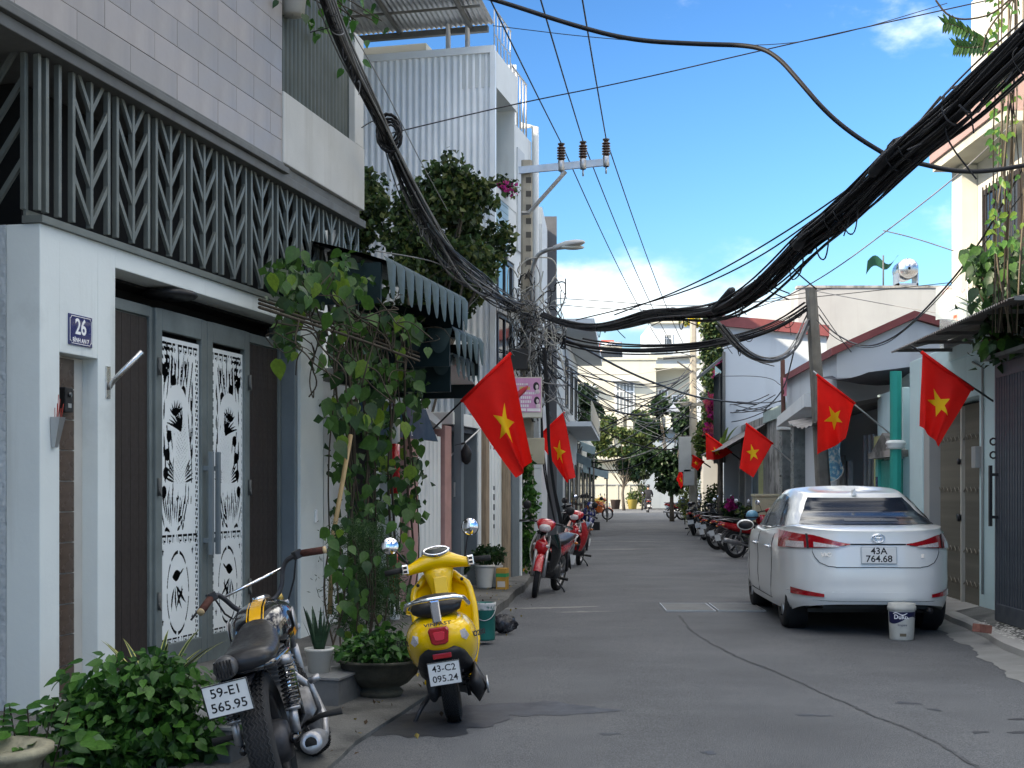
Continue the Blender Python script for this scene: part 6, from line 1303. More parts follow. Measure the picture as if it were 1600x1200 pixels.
b = MB(); b.grid(lambda u, v: (-.03 + .08 * u, -.06 - .02 * math.sin(v * 6), 3.95 - .4 * v), 3, 6); b.build('ribbon', mat('pink ribbon', (.6, .2, .25), .7), rp_)
lampL = thing('street_lamp', 'white street lamp head on a curved arm fixed to the tall concrete pole', 'street lamp', (0, 0, 0))
def smooth(pts, k=3):
    pts = [Vector(p) for p in pts]
    for _ in range(k):
        q = [pts[0]]
        for a, c in zip(pts, pts[1:]): q += [a * .75 + c * .25, a * .25 + c * .75]
        q.append(pts[-1]); pts = q
    return pts
la = [P(831, 470, 23.0), P(831, 425, 22.9), P(838, 400, 22.8), P(850, 392, 22.6), P(868, 388, 22.5)]; lampL.location = la[0]
MB().tube([p - la[0] for p in smooth(la, 2)], .035, 8).build('arm', m_metal, lampL)
h0, h1 = P(864, 389, 22.5), P(914, 379, 22.2); ax_ = (h1 - h0); b = MB(); secs = []
for f, w, z in ((0, .05, .05), (.15, .09, .07), (.4, .15, .09), (.7, .16, .08), (.92, .12, .05), (1, .04, .02)):
    c = h0 - la[0] + ax_ * f; secs.append([c + Vector((0, w * math.cos(a), z * math.sin(a) * (1 if math.sin(a) > 0 else .45))) for a in [2 * math.pi * k / 14 for k in range(14)]])
b.loft(secs); b.build('head', mat('lamp head paint', (.5, .5, .49), .5), lampL); MB().sph(h0 - la[0] + ax_ * .62 + Vector((0, 0, -.04)), (.2, .1, .04), 12, 6).build('diffuser', mat('lamp diffuser', (.6, .6, .55), .2), lampL)
l2 = thing('street_lamp', 'small white cone street lamp hanging from the right concrete pole', 'street lamp', P(1052, 636, 49.5)); MB().tube([(0, 0, 0), (0, 0, .15), (.7, .3, .2)], .03, 6).build('arm', m_metal, l2); MB().lathe([(.02, .1), (.25, -.15), (.25, -.18), (.02, -.17)], 14).build('shade', m_paintw, l2)
l3 = thing('street_lamp', 'curved grey lamp arm on the right side of the bougainvillea pole', 'street lamp', P(1090, 628, 49.8)); MB().tube(smooth([(0, 0, 0), (.3, 0, .05), (.42, 0, -.2), (.42, 0, -.8)], 2), .035, 6).build('arm', m_metal, l3)
# meter boxes on the poles
for px, py, Y, w, hh, col, lab in ((810, 562, 22.9, .32, .36, (.03, .03, .032), 'black cable junction box on the tall pole'), (1070, 710, 49.6, .45, 1.3, (.45, .47, .46), 'tall pale meter cabinet on the right concrete pole'), (1076, 746, 49.6, .4, .6, (.4, .42, .41), 'small pale meter box low on the right concrete pole'), (835, 705, 22.9, .34, .45, (.42, .38, .28), 'beige meter box on the tall pole under the pink sign')):
    MB().bbox(-w / 2, w / 2, -.12, .1, -hh / 2, hh / 2, .02).build('meter_box', mat('box ' + lab[:9], col, .6), label=lab, cat='meter box', loc=P(px, py, Y))

# ================================================================ CABLES
def path(pts, k=3): return smooth([P(*p) for p in pts], k)
def sag(a, c, s_, n=18): return [a.lerp(c, k / n) - Vector((0, 0, s_ * 4 * (k / n) * (1 - k / n))) for k in range(n + 1)]
def cable(label, pts, r, m=m_cable, group='overhead cables', n=6):
    o = MB().tube(pts, r, n).build('overhead_cable', m, label=label, cat='cable', group=group, fix=False); return o
def bundle(name, label, ctr, rad, ns, r, seed, loose=0, mats=(m_cable,), wav=1., tangle=0):
    rnd = random.Random(seed); t = thing(name, label, 'cable bundle', ctr[0]); o = ctr[0]; N = len(ctr); b = MB()
    acc = [0]
    for p, q in zip(ctr, ctr[1:]): acc.append(acc[-1] + (q - p).length)
    for s_ in range(ns):
        a0 = rnd.uniform(0, 6.3); rr_ = math.sqrt(rnd.random()); f1, f2, p1, p2_ = rnd.uniform(.25, .7), rnd.uniform(.8, 1.8), rnd.uniform(0, 6), rnd.uniform(0, 6); pts = []
        lo = 0 if rnd.random() < .8 else rnd.randrange(0, N // 2); hi = N if rnd.random() < .8 else rnd.randrange(N // 2 + 2, N)
        for i in range(lo, hi):
            d = (ctr[min(i + 1, N - 1)] - ctr[max(i - 1, 0)]).normalized(); e1 = Vector((0, 0, 1)) - d * d.z; e1.normalize(); e2 = d.cross(e1)
            R_ = rad[i] if isinstance(rad, list) else rad; l_ = acc[i]
            u_ = R_ * (rr_ * math.cos(a0) + .45 * wav * math.sin(f1 * l_ + p1) + .16 * wav * math.sin(f2 * l_ + p2_)); v_ = R_ * (rr_ * math.sin(a0) + .35 * wav * math.cos(f1 * l_ + p2_) + .14 * wav * math.sin(f2 * l_ + p1))
            pts.append(ctr[i] - o + e2 * u_ + e1 * v_)
        if len(pts) > 2: b.tube(pts, r * rnd.uniform(.7, 1.5), 5, m=rnd.randrange(len(mats)))
    for s_ in range(loose):       # hanging loops and loose ends
        i = rnd.randrange(2, N - 2); p = ctr[i] - o; R_ = rad[i] if isinstance(rad, list) else rad; k = rnd.uniform(.6, 2.2) * R_; d = (ctr[i + 1] - ctr[i - 1]).normalized() * k
        if rnd.random() < .65: pts = smooth([p - d, p - d * .6 + Vector((0, rnd.uniform(-.1, .1), -k * 1.3)), p + d * .5 + Vector((0, rnd.uniform(-.1, .1), -k * rnd.uniform(.8, 1.8))), p + d], 2)
        else: pts = smooth([p, p + Vector((rnd.uniform(-.1, .1), 0, -k * .7)), p + Vector((rnd.uniform(-.25, .25), rnd.uniform(-.1, .1), -k * 2))], 2)
        b.tube(pts, r * .6, 4, m=rnd.randrange(len(mats)))
    for s_ in range(tangle):      # wraps and ties
        i = rnd.randrange(1, N - 1); d = (ctr[min(i + 1, N - 1)] - ctr[i - 1]).normalized(); e1 = (Vector((0, 0, 1)) - d * d.z).normalized(); e2 = d.cross(e1); R_ = (rad[i] if isinstance(rad, list) else rad) * 1.15; ph = rnd.uniform(0, 6)
        b.tube([ctr[i] - o + d * (a * .03) + (e1 * math.sin(a + ph) + e2 * math.cos(a + ph)) * R_ for a in [q * .5 for q in range(rnd.randrange(10, 26))]], r * .8, 4, m=rnd.randrange(len(mats)))
    b.build('cable_strands', list(mats), t, kind='stuff', fix=False); return t
def Ym(px): k = (px - 800) / FP; return (.36 + .178 * 23.2) / (k + .178)
mainc = [(848, 492), (880, 505), (915, 512), (950, 511), (985, 503), (1020, 493), (1060, 489), (1105, 489), (1140, 480), (1180, 456), (1220, 420), (1260, 378), (1300, 345), (1345, 302), (1390, 255), (1440, 212), (1490, 172), (1540, 122), (1590, 74), (1640, 26), (1720, -60)]
ctr = path([(a, c, Ym(a)) for a, c in mainc], 2); N = len(ctr)
rad = [.038 + .03 * min(1, i / N * 2.2) + .036 * min(1, max(0, i / N - .4) * 2.5) for i in range(N)]
bundle('cable_bundle', 'thick sagging bundle of black cables sweeping from the tall pole to the upper right', ctr, rad, 44, .0105, 3, loose=30, wav=1.25, tangle=12, mats=(m_cable, m_cable, m_cable, mat('faded cable', (.05, .05, .055), .6)))
for px, py, lab in ((1262, 366, 'black splice closure on the thick cable bundle near its middle'), (1130, 470, 'black splice box low on the thick cable bundle'), (1385, 246, 'black cable clamp where the heavy service cable joins the bundle')):
    p = P(px, py, Ym(px) - .12); sb_ = thing('splice_box', lab, 'splice box', p, R(-60), 'splice boxes on the bundle'); MB().tube([(-.16, 0, -.1), (-.13, 0, -.08), (.13, 0, .08), (.16, 0, .1)], [.02, .045, .045, .02], 10).build('housing', m_black, sb_)
Yl = lambda px: (.1 - .16 * 23.2) / ((px - 800) / FP - .16)
leftc = [(490, -60), (512, 10), (535, 70), (562, 128), (596, 195), (612, 235), (634, 290), (660, 345), (690, 390), (725, 425), (762, 455), (800, 478), (838, 488)]
ctr = path([(a, c, Yl(a)) for a, c in leftc], 2); N = len(ctr)
bundle('cable_bundle', 'twisted bundle of grey and black cables hanging down the left side to the pole', ctr, [.042 + .045 * min(1, max(0, i / N - .35) * 3) for i in range(N)], 28, .0095, 9, loose=44, mats=(m_cable, m_cableg, m_cable), wav=2.3, tangle=14)
# knot on the left bundle
kn = thing('cable_coil', 'coil of black cable tied around the left hanging bundle', 'cable coil', P(608, 210, Yl(608))); b = MB(); rnd = random.Random(2)
for k in range(9): a1, a2, s_ = rnd.uniform(0, 6), rnd.uniform(-.6, .6), rnd.uniform(.09, .15); b.tube([(s_ * math.cos(a), .06 * math.sin(a * 2 + a1), s_ * 1.3 * math.sin(a) + a2 * .1) for a in [q * .45 for q in range(15)]], .012, 5)
b.build('coil', m_cable, kn)
# tangle on the tall pole
tg = thing('cable_tangle', 'messy tangle of grey and black wires wrapped around the tall pole', 'cable tangle', (.27, 23.0, 4.1)); b = MB(); rnd = random.Random(21)
for k in range(150):
    z0 = rnd.gauss(0, .45); x0 = rnd.gauss(.12, .17); pts = [Vector((x0, rnd.uniform(-.15, .15), z0))]
    for q in range(rnd.randrange(3, 7)): pts.append(pts[-1] + Vector((rnd.gauss(0, .16), rnd.gauss(0, .07), rnd.gauss(-.05, .22)))); pts[-1].x = max(-.35, min(.65, pts[-1].x))
    b.tube(smooth(pts, 2), rnd.choice((.006, .008, .012)), 4, m=rnd.choice((0, 1, 1, 2)))
for k in range(30):
    z0 = rnd.uniform(-1.5, 1.0); pts = [Vector((.14 * math.cos(a) - .02, .16 * math.sin(a), z0 + a * rnd.uniform(.0, .05))) for a in [q * .5 for q in range(15)]]; b.tube(pts, .01, 4, m=rnd.choice((0, 1)))
for k in range(7): x0 = .25 + rnd.gauss(0, .1); b.tube(smooth([(x0, -.1, -.2), (x0 + .05, -.1, -1.0), (x0 + .12 + rnd.gauss(0, .05), -.05, -2.2), (x0 + .3, 0, -3.2)], 2), .014, 5, m=0)
b.build('wires', [m_cable, m_cableg, mat('pale cable', (.45, .44, .4), .6)], tg, kind='stuff', fix=False)
# high voltage lines
for (ip, q), lab in zip(zip(INS, ((-4.9, 'left'), (-3.4, 'middle'), (-2.5, 'right'))), ('left', 'middle', 'right')):
    far = {'left': P(1043, 556, 49.9), 'middle': P(1058, 555, 49.9), 'right': P(1074, 553, 49.9)}[lab]; far.z += .1
    pts = sag(Vector((q[0], -14, 7.9)), ip, .35, 40) + sag(ip, far, .3, 24)[1:]
    cable(f'straight power line running through the {lab} insulator', pts, .011, group='power lines over the insulators')
# single cables (px, py, depth)
singles = [
    ('heavy black service cable dipping across the top of the sky', [(740, -10, 12.5), (800, 8, 12.3), (890, 38, 12), (985, 63, 12), (1090, 69, 11.8), (1180, 71, 11.6), (1215, 88, 11.5), (1250, 128, 11.4), (1290, 175, 11.3), (1335, 212, 11.2), (1388, 244, 11.2)], .022),
    ('thin dark line crossing the sky from the left bundle to the upper right', [(612, 208, 15), (800, 163, 15), (980, 128, 15), (1210, 74, 15), (1400, 32, 15), (1600, -12, 15)], .007),
    ('very thin line near the top of the sky', [(770, 40, 20), (950, 62, 20), (1200, 75, 20), (1330, 50, 20), (1480, 5, 20)], .006),
    ('thin line sloping above the thick bundle to the right', [(960, 492, 16), (1100, 440, 14), (1300, 318, 12), (1400, 232, 11.5), (1500, 120, 11), (1600, 30, 10.5)], .008),
    ('second thin line parallel above the thick bundle', [(900, 500, 18), (1060, 462, 15), (1180, 408, 13.5), (1290, 330, 12.2), (1380, 258, 11.4), (1470, 150, 11)], .008),
    ('thin line curving up to the cream house from the grey wall', [(1110, 500, 22), (1215, 472, 20), (1300, 425, 18), (1400, 350, 16), (1500, 272, 15), (1580, 195, 14)], .008),
    ('thick black cable leaving the bundle towards the right edge', [(1400, 248, 11), (1440, 256, 11), (1490, 268, 11), (1545, 268, 11), (1620, 255, 11)], .02),
    ('black drop cable hanging from the pole top down to the canopy', [(1280, 492, 22.5), (1300, 520, 22), (1350, 545, 20.5), (1400, 528, 18), (1450, 480, 16), (1520, 400, 14), (1600, 260, 12.5)], .012),
    ('second drop cable following the black one to the right', [(1276, 500, 22.5), (1310, 535, 22), (1370, 548, 20), (1430, 505, 17), (1500, 430, 15), (1600, 300, 12.5)], .007),
    ('grey cable running from the short pole to the right house', [(1275, 455, 22.8), (1380, 475, 22), (1480, 492, 20), (1560, 500, 18)], .006),
    ('thin cable from the short pole past the red gable', [(1278, 478, 22.8), (1310, 525, 23), (1330, 550, 23.5)], .007),
    ('diagonal black cable from the pole tangle down to the right houses', [(860, 518, 23.2), (905, 540, 25), (985, 584, 28), (1067, 615, 31), (1112, 625, 32.5), (1182, 632, 34)], .022),
    ('thin cable under the diagonal one', [(862, 545, 23.2), (950, 600, 27), (1040, 640, 31), (1090, 655, 33)], .009),
    ('forked drop wire on the bluish wall', [(1110, 588, 38), (1204, 587, 36), (1224, 608, 34), (1300, 612, 30)], .009),
    ('cable falling from the short pole to the mouldy wall', [(1262, 490, 23), (1247, 520, 24), (1238, 560, 26), (1225, 610, 29), (1195, 640, 33)], .014),
    ('thin barbed line above the grey wall', [(1380, 360, 16), (1430, 372, 16), (1490, 392, 16)], .007),
    ('thin line low across the cloud bank', [(850, 465, 40), (940, 470, 40), (1060, 480, 40), (1200, 472, 40), (1500, 440, 40)], .012),
    ('second thin line across the cloud bank', [(850, 474, 40), (960, 484, 40), (1100, 486, 40), (1300, 450, 40)], .012),
    ('white wire stretched beside the left bundle', [(545, 40, 13), (600, 135, 14), (650, 240, 15.5), (700, 330, 18)], .006),
    ('grey stay wire along the green awning', [(585, 392, 15), (650, 402, 16), (690, 412, 17.5), (770, 455, 23)], .008),
]
for lab, pts, r in singles: cable(lab, path(pts, 3), r, m_cableg if 'white' in lab or 'grey' in lab else m_cable)
c2 = path([(850, 518, 23), (900, 537, 23.1), (955, 545, 23.2), (1012, 547, 23.2), (1085, 543, 23.2), (1140, 532, 23.2), (1190, 518, 23.2), (1230, 500, 23.2), (1262, 478, 23)], 2)
bundle('cable_bundle', 'second lower bundle of dark cables from the tall pole to the short leaning pole', c2, .07, 16, .011, 5, loose=8, wav=1.0)
c3 = path([(1122, 505, 18), (1150, 540, 19), (1180, 560, 20), (1210, 562, 21), (1240, 545, 22), (1262, 500, 23)], 2)
bundle('cable_bundle', 'looping grey cables drooping below the thick bundle near the bluish wall', c3, .05, 7, .012, 8, loose=8, mats=(m_cable, m_cableg), wav=1.4)
rnd = random.Random(31); b = MB(); t = thing('far_cable_web', 'web of many thin cables strung between the far poles', 'cables', (0, 0, 0))
for k in range(20):
    a = P(897 + rnd.uniform(-6, 8), rnd.uniform(560, 720), 55); c = P(1083 + rnd.uniform(-8, 8), rnd.uniform(560, 700), 50); b.tube(sag(a, c, rnd.uniform(.2, 1.1), 14), rnd.choice((.012, .018, .026)), 4, m=rnd.choice((0, 0, 1, 2)))
for k in range(9):
    a = P(840 + rnd.uniform(-5, 15), rnd.uniform(520, 600), 23.2); c = P(897, rnd.uniform(560, 680), 55); b.tube(sag(a, c, rnd.uniform(.1, .8), 14), rnd.choice((.01, .016)), 4, m=rnd.choice((0, 1)))
for k in range(7):
    a = P(840 + rnd.uniform(-5, 15), rnd.uniform(515, 570), 23.2); c = P(1083, rnd.uniform(560, 640), 50); b.tube(sag(a, c, rnd.uniform(.3, 1.2), 16), rnd.choice((.01, .015)), 4, m=rnd.choice((0, 0, 1)))
for k in range(8):
    a = P(1083, rnd.uniform(590, 650), 50); c = P(1195 + rnd.uniform(0, 30), rnd.uniform(615, 640), 33); b.tube(sag(a, c, rnd.uniform(.1, .5), 12), .012, 4)
for k in range(14): # knots on far pole
    z0 = rnd.uniform(600, 760); b.tube(smooth([P(897 + rnd.gauss(4, 5), z0 + rnd.gauss(0, 14), 54.8) for _ in range(6)], 2), .02, 4, m=rnd.choice((0, 1, 2)))
b.build('cables', [m_cable, m_cableg, mat('pale cable', (.45, .44, .4), .6)], t, kind='stuff', fix=False)

# ================================================================ FLAGS
m_flag = mat('red flag cloth', (.85, .018, .014), .75, var=.1, scale=3, sub=.45); m_star = mat('yellow flag star', (.9, .62, .02), .7, var=.03, sub=.3); m_polew = mat('white pole paint', (.6, .6, .57), .5)
def flag(label, A, B, C_, D, base, tip, Y, seed, amp=.06, folds=2.2, pm_=m_black, group='national flags on slanted poles', dY=(0, 0, 0, 0), m=None):
    A, B, C_, D = (P(*p, Y + d) for p, d in zip((A, B, C_, D), dY)); base = P(*base[:2], base[2]); tip = P(*tip, Y); t = thing('flag', label, 'flag', base, 0, group); o = base; rnd = random.Random(seed); ph = [rnd.uniform(0, 6) for _ in range(4)]
    hoist = (B - A).length; fly = ((C_ - B).length + (D - A).length) / 2
    def S_(u, v, off=0.):
        p = A.lerp(B, u).lerp(D.lerp(C_, u), v); k = amp * (.15 + v) * hoist
        w = math.sin(folds * 2 * math.pi * u + ph[0] + 1.2 * v) + .5 * math.sin(folds * 3.7 * u + ph[1] - 2.5 * v)
        return p + Vector((.35 * k * math.sin(folds * 2 * math.pi * u + ph[2] + v), k * w * 1.6, .25 * k * math.sin(5 * v + ph[3]))) + Vector((0, -off, 0))
    cl = MB().grid(lambda u, v: S_(u, v) - o, 30, 36).build('cloth', m or m_flag, t)
    R0, R1 = .3, .115; asp = 1.5; st = []
    for k in range(10):
        a = math.pi / 2 + k * math.pi / 5; r = R0 if k % 2 == 0 else R1; st.append((.5 + r * math.cos(a), .5 + r * math.sin(a) / asp))
    for off, nm in ((.006, 'star'), (-.006, 'star')):
        b = MB(); n = 6
        for k in range(10):      # fan triangles, subdivided so that the star follows the folds
            p0, p1, p2_ = (.5, .5), st[k], st[(k + 1) % 10]; vs_ = []; idx = {}
            for i in range(n + 1):
                for j in range(n + 1 - i):
                    f, g2 = i / n, j / n; uu = p0[0] + (p1[0] - p0[0]) * f + (p2_[0] - p0[0]) * g2; vv = p0[1] + (p1[1] - p0[1]) * f + (p2_[1] - p0[1]) * g2
                    idx[i, j] = len(vs_); vs_.append(S_(1 - uu if False else uu, vv, off) - o)
            fs = []
            for i in range(n):
                for j in range(n - i):
                    fs.append((idx[i, j], idx[i + 1, j], idx[i, j + 1]))
                    if i + j < n - 1: fs.append((idx[i + 1, j], idx[i + 1, j + 1], idx[i, j + 1]))
            b.add(vs_, fs, 0, True)
        b.build(nm, m_star, cl, fix=False)
    MB().tube([(0, 0, 0), tip - o], .012 * max(1, Y / 22), 8).build('pole', pm_, t)
    MB().tube([A - o + (A - B) * .02, B - o + (B - A) * .02], .02 * max(1, Y / 25), 8).build('sleeve', m_flag, t)
    return t
flag('large red flag with yellow star hanging from the left houses', (722, 626), (797, 553), (829, 722), (808, 747), (664, 683, 16.9), (800, 550), 16.3, 1, .07, 1.3, dY=(0, 0, -.1, .25))
flag('narrow red flag hanging just right of the large left one', (838, 686), (881, 645), (897, 744), (884, 753), (824, 697, 28.5), (883, 643), 28, 2, .13, 1.0, m_polew)
flag('red flag with full star on the light blue house at the right edge', (1519, 608), (1441, 551), (1436, 667), (1470, 699), (1558, 631, 15.1), (1424, 540), 14.7, 3, .07, 1.6)
flag('faded red flag on a grey pole in front of the leaning pole', (1335, 630), (1277, 586), (1279, 710), (1322, 684), (1417, 699, 20.1), (1271, 580), 19.6, 4, .12, 1.2, m_metal, dY=(0, 0, 0, .5))
flag('red flag with clear star on a white pole before the mouldy wall', (1207, 693), (1166, 662), (1155, 731), (1177, 746), (1242, 726, 29), (1165, 661), 28.2, 5, .03, 1.1, m_polew)
flag('small dark red flag farther back on the right beside the palm', (1143, 707), (1103, 678), (1106, 719), (1122, 718), (1162, 722, 38), (1101, 676), 37.6, 6, .08, 1.3)
flag('tiny orange red flag far down the right side', (1072, 752), (1062, 736), (1057, 748), (1064, 764), (1080, 765, 58), (1061, 735), 57.6, 7, .05)
flag('tiny red flag far down the street above the meter box', (1100, 722), (1082, 712), (1080, 728), (1090, 735), (1110, 730, 47), (1081, 711), 46.6, 9, .05)
# rolled flag on the second left holder
t = thing('rolled_flag', 'rolled red flag on a thin grey rod behind the large left flag', 'flag', P(691, 724, 18)); e = P(824, 604, 20) - t.location; MB().tube([(0, 0, 0), e], .013, 6).build('pole', m_metal, t); MB().tube([e * .72, e * .76, e * .95, e], [.02, .05, .04, .015], 8).build('rolled_cloth', mat('dark red cloth', (.25, .012, .02), .8), t)
# pink salon light box on the pole
sg = thing('salon_sign', 'pink and white salon light box sign fixed to the tall pole', 'sign', P(795, 652, 22.6)); k = 22.6 / FP; W, Hh = 52 * k, 63 * k
MB().box(0, W, 0, .28, 0, Hh).build('box', mat('sign housing', (.6, .58, .5), .6), sg)
b = MB(); b.box(.02, W - .02, -.012, -.002, 8 * k, Hh - .02); fc = b.build('sign_face', mat('pink print', (.62, .3, .5), .4, var=.1, scale=6), sg)
mw_ = mat('white print', (.8, .76, .78), .5); my_ = mat('yellow print', (.62, .5, .06), .5); mh_ = mat('dark hair print', (.03, .025, .03), .6); mf_ = mat('pale print', (.68, .58, .6), .5)
rnd = random.Random(3)
for row, (y, x0, x1, hh) in enumerate(((.54, .1, .32, .03), (.385, .22, .46, .04), (.31, .2, .38, .045), (.24, .2, .36, .045), (.17, .2, .33, .045))):
    x = x0; b = MB()
    while x < x1: w = rnd.uniform(.012, .03); b.box(x, x + w, -.016, -.0125, y, y + hh); x += w + .009
    b.build('sign_lettering', mw_, fc, kind='stuff')
MB().box(.05, W * .52, -.016, -.0125, .1, .15).build('sign_panel', mw_, fc); MB().box(W * .55, W - .03, -.016, -.0125, .1, .15).build('sign_panel', mw_, fc)
b = MB(); x = .18
while x < .36: b.box(x, x + .018, -.016, -.0125, .46, .515); x += .026
b.build('sign_lettering', my_, fc, kind='stuff')
for cx, cz, s_ in ((.46, .52, .85), (.47, .28, .8)):
    b = MB(); b.sph((cx, -.0125, cz), (.06 * s_, .004, .085 * s_), 14, 8); b.build('hair_print', mh_, fc); b = MB(); b.sph((cx + .012, -.0165, cz - .01), (.03 * s_, .003, .045 * s_), 12, 8); b.sph((cx + .02, -.0165, cz - .09), (.05 * s_, .003, .04), 12, 6); b.build('face_print', mf_, fc)
MB().tube([(W * .4, .3, Hh), (W * .4, .5, Hh + .1)], .02, 6).build('bracket', m_metal, sg)
# blue slanted sign behind the vine, striped pole
bs = thing('blue_sign', 'dark blue slanted sign board half hidden by the vine leaves', 'sign', FL.at(S(640), -.35, 0), FL.ang); z0 = FL.off(-.35).z(650, 686); b = MB(); x0, x1 = FL.off(-.35).s(556) - S(640), FL.off(-.35).s(682) - S(640)
b.prism([(x0, z0), (x1, z0), (x1 - .5, z0 + .36), (x0 + .2, z0 + .36)], -.02, .02, lambda a, c, q: (a, q, c)); bo = b.build('board', mat('petrol blue board', (.01, .045, .085), .4), bs); text('sign_letter', 'L', .1, m_paintw, bs, (x1 - 1.05, -.023, z0 + .06), (R(90), 0, 0), .002)
sp_ = thing('striped_pole', 'red and white banded round post behind the vine', 'post', FL.at(FL.off(-.4).s(617), -.4, 0)); zz = [0, .35, .9, 1.45, 2.0, 2.4]
for k in range(5): MB().cyl((0, 0, zz[k] + .001), (0, 0, zz[k + 1]), .055, n=14).build('band', m_red if k % 2 == 1 else m_paintw, sp_)
sp_.children[3].data.materials[0] = m_red
# ================================================================ PLANTS
def leafmat(name, c, sub=.35, var=.3, sc=5., rough=.45): return mat(name, c, rough, var=var, scale=sc, sub=sub, spec=.4)
LV = [leafmat('vine leaf dark', (.022, .06, .016)), leafmat('vine leaf', (.05, .125, .022)), leafmat('vine leaf young', (.13, .22, .025))]
LB = [leafmat('bush leaf', (.035, .12, .02)), leafmat('bush leaf light', (.07, .19, .03)), leafmat('bush leaf dark', (.018, .06, .014))]
LT = [leafmat('tree leaf', (.04, .075, .024)), leafmat('tree leaf dark', (.018, .036, .014)), leafmat('tree leaf olive', (.09, .115, .03)), leafmat('tree leaf green', (.05, .1, .03))]
LF = [leafmat('far leaf', (.035, .075, .025), var=.2), leafmat('far leaf dark', (.014, .035, .016), var=.2), leafmat('far leaf lit', (.11, .14, .04), var=.2)]
m_bark = mat('grey brown bark', (.12, .1, .08), .9, var=.3, scale=8, bump=.5, bscale=30); m_twig = mat('dark twig', (.05, .04, .028), .9, var=.3)
def heart_mesh(name, m, curl=.25, wide=.42, pts=9):
    b = MB(); vs_ = []; N = pts
    for i in range(N + 1):
        t = i / N; w = wide * (math.sin(math.pi * min(1, t ** .62)) ** .9) * (1 - .25 * t); z = -curl * t * t
        vs_ += [(-w, t, z - .10 * w * 2 + .22 * w), (0, t, z - .06), (w, t, z - .10 * w * 2 + .22 * w)]
    vs_[0] = (-.12, -.06, 0); vs_[2] = (.12, -.06, 0)
    fs = []
    for i in range(N): a = 3 * i; fs += [(a, a + 1, a + 4, a + 3), (a + 1, a + 2, a + 5, a + 4)]
    b.add(vs_, fs, 0, True); return b.mesh(name, m)
def frame(d, n_):
    d = Vector(d).normalized(); n_ = Vector(n_); n_ = (n_ - d * n_.dot(d)).normalized(); s_ = d.cross(n_); return Matrix((s_, d, n_)).transposed()
def leaf_obj(meshes, parent, p, size, d, n_, rnd, name='leaf'):
    o = link(name, rnd.choice(meshes), parent, loc=p); o.rotation_euler = frame(d, n_).to_euler(); o.scale = (size,) * 3; return o
def leaf_cloud(name, parent, pts, size, mats, seed, droop=.4, wid=.42, up=.6, kind='stuff', out=None):
    rs = np.random.RandomState(seed); pts = np.asarray([tuple(p) for p in pts], float); n = len(pts)
    d = rs.normal(size=(n, 3)); d[:, 2] -= droop
    if out is not None: d += out
    d /= np.linalg.norm(d, axis=1)[:, None]; nn_ = rs.normal(size=(n, 3)); nn_[:, 2] += up; nn_ -= d * (nn_ * d).sum(1)[:, None]; nn_ /= np.linalg.norm(nn_, axis=1)[:, None]; s_ = np.cross(d, nn_)
    L = (size * rs.uniform(.65, 1.25, n))[:, None]; W = L * wid
    v = np.stack([pts, pts + d * L * .45 + s_ * W + nn_ * W * .25, pts + d * L - nn_ * L * .12, pts + d * L * .45 - s_ * W + nn_ * W * .25], 1).reshape(-1, 3)
    i0 = np.arange(n) * 4; f = np.stack([np.stack([i0, i0 + 1, i0 + 2], 1), np.stack([i0, i0 + 2, i0 + 3], 1)], 1).reshape(-1, 3)
    me = bpy.data.meshes.new(name); me.from_pydata(v.tolist(), [], f.tolist())
    for m in mats: me.materials.append(m)
    mi = np.repeat(rs.randint(0, len(mats), n), 2); me.polygons.foreach_set('material_index', mi.astype(np.int32)); me.update()
    return link(name, me, parent, kind=kind)
def clumps(rnd, centers, n):      # centers: (x, y, z, rx, ry, rz, weight)
    out = []; tot = sum(c[6] for c in centers)
    for c in centers:
        for _ in range(int(n * c[6] / tot)):
            while True:
                u = Vector((rnd.uniform(-1, 1), rnd.uniform(-1, 1), rnd.uniform(-1, 1)))
                if u.length <= 1: break
            u = u * (.55 + .45 * rnd.random()); out.append((c[0] + u.x * c[3], c[1] + u.y * c[4], c[2] + u.z * c[5]))
    return out
def tree(label, base, hgt, cr, n, size, mats, seed, group=None, sub=26, trunk_r=.12, name='tree', flat=1., lean=(0, 0), ctr=None, limbs=7):
    rnd = random.Random(seed); t = thing(name, label, 'tree', base, 0, group); top = Vector((lean[0], lean[1], hgt)); cz = ctr if ctr is not None else hgt
    b = MB(); b.tube([(0, 0, -.1), top * .35 + Vector((rnd.gauss(0, .1), 0, 0)), top * .72], [trunk_r, trunk_r * .75, trunk_r * .5], 8)
    cs = []
    for k in range(sub):
        while True:
            u = Vector((rnd.uniform(-1, 1), rnd.uniform(-1, 1), rnd.uniform(-1, 1)))
            if .12 < u.length < 1: break
        c = Vector((lean[0] + u.x * cr[0], lean[1] + u.y * cr[1], cz + u.z * cr[2])); r = rnd.uniform(.16, .36)
        cs.append((c.x, c.y, c.z, cr[0] * r, cr[1] * r, cr[2] * r * .8, r ** 2))
        if k < limbs * 2: s0 = top * rnd.uniform(.4, .72); b.tube(smooth([s0, s0.lerp(c, .5) + Vector((0, 0, -.1 * cr[2] * rnd.random())), c], 1), [trunk_r * .4, trunk_r * .35, trunk_r * .25, trunk_r * .16, trunk_r * .1, trunk_r * .08][:len(smooth([0, 0, 0], 1))] if False else trunk_r * .22, 5)
    b.build('trunk', m_bark, t); leaf_cloud('crown', t, clumps(rnd, cs, n), size, mats, seed, .3); return t
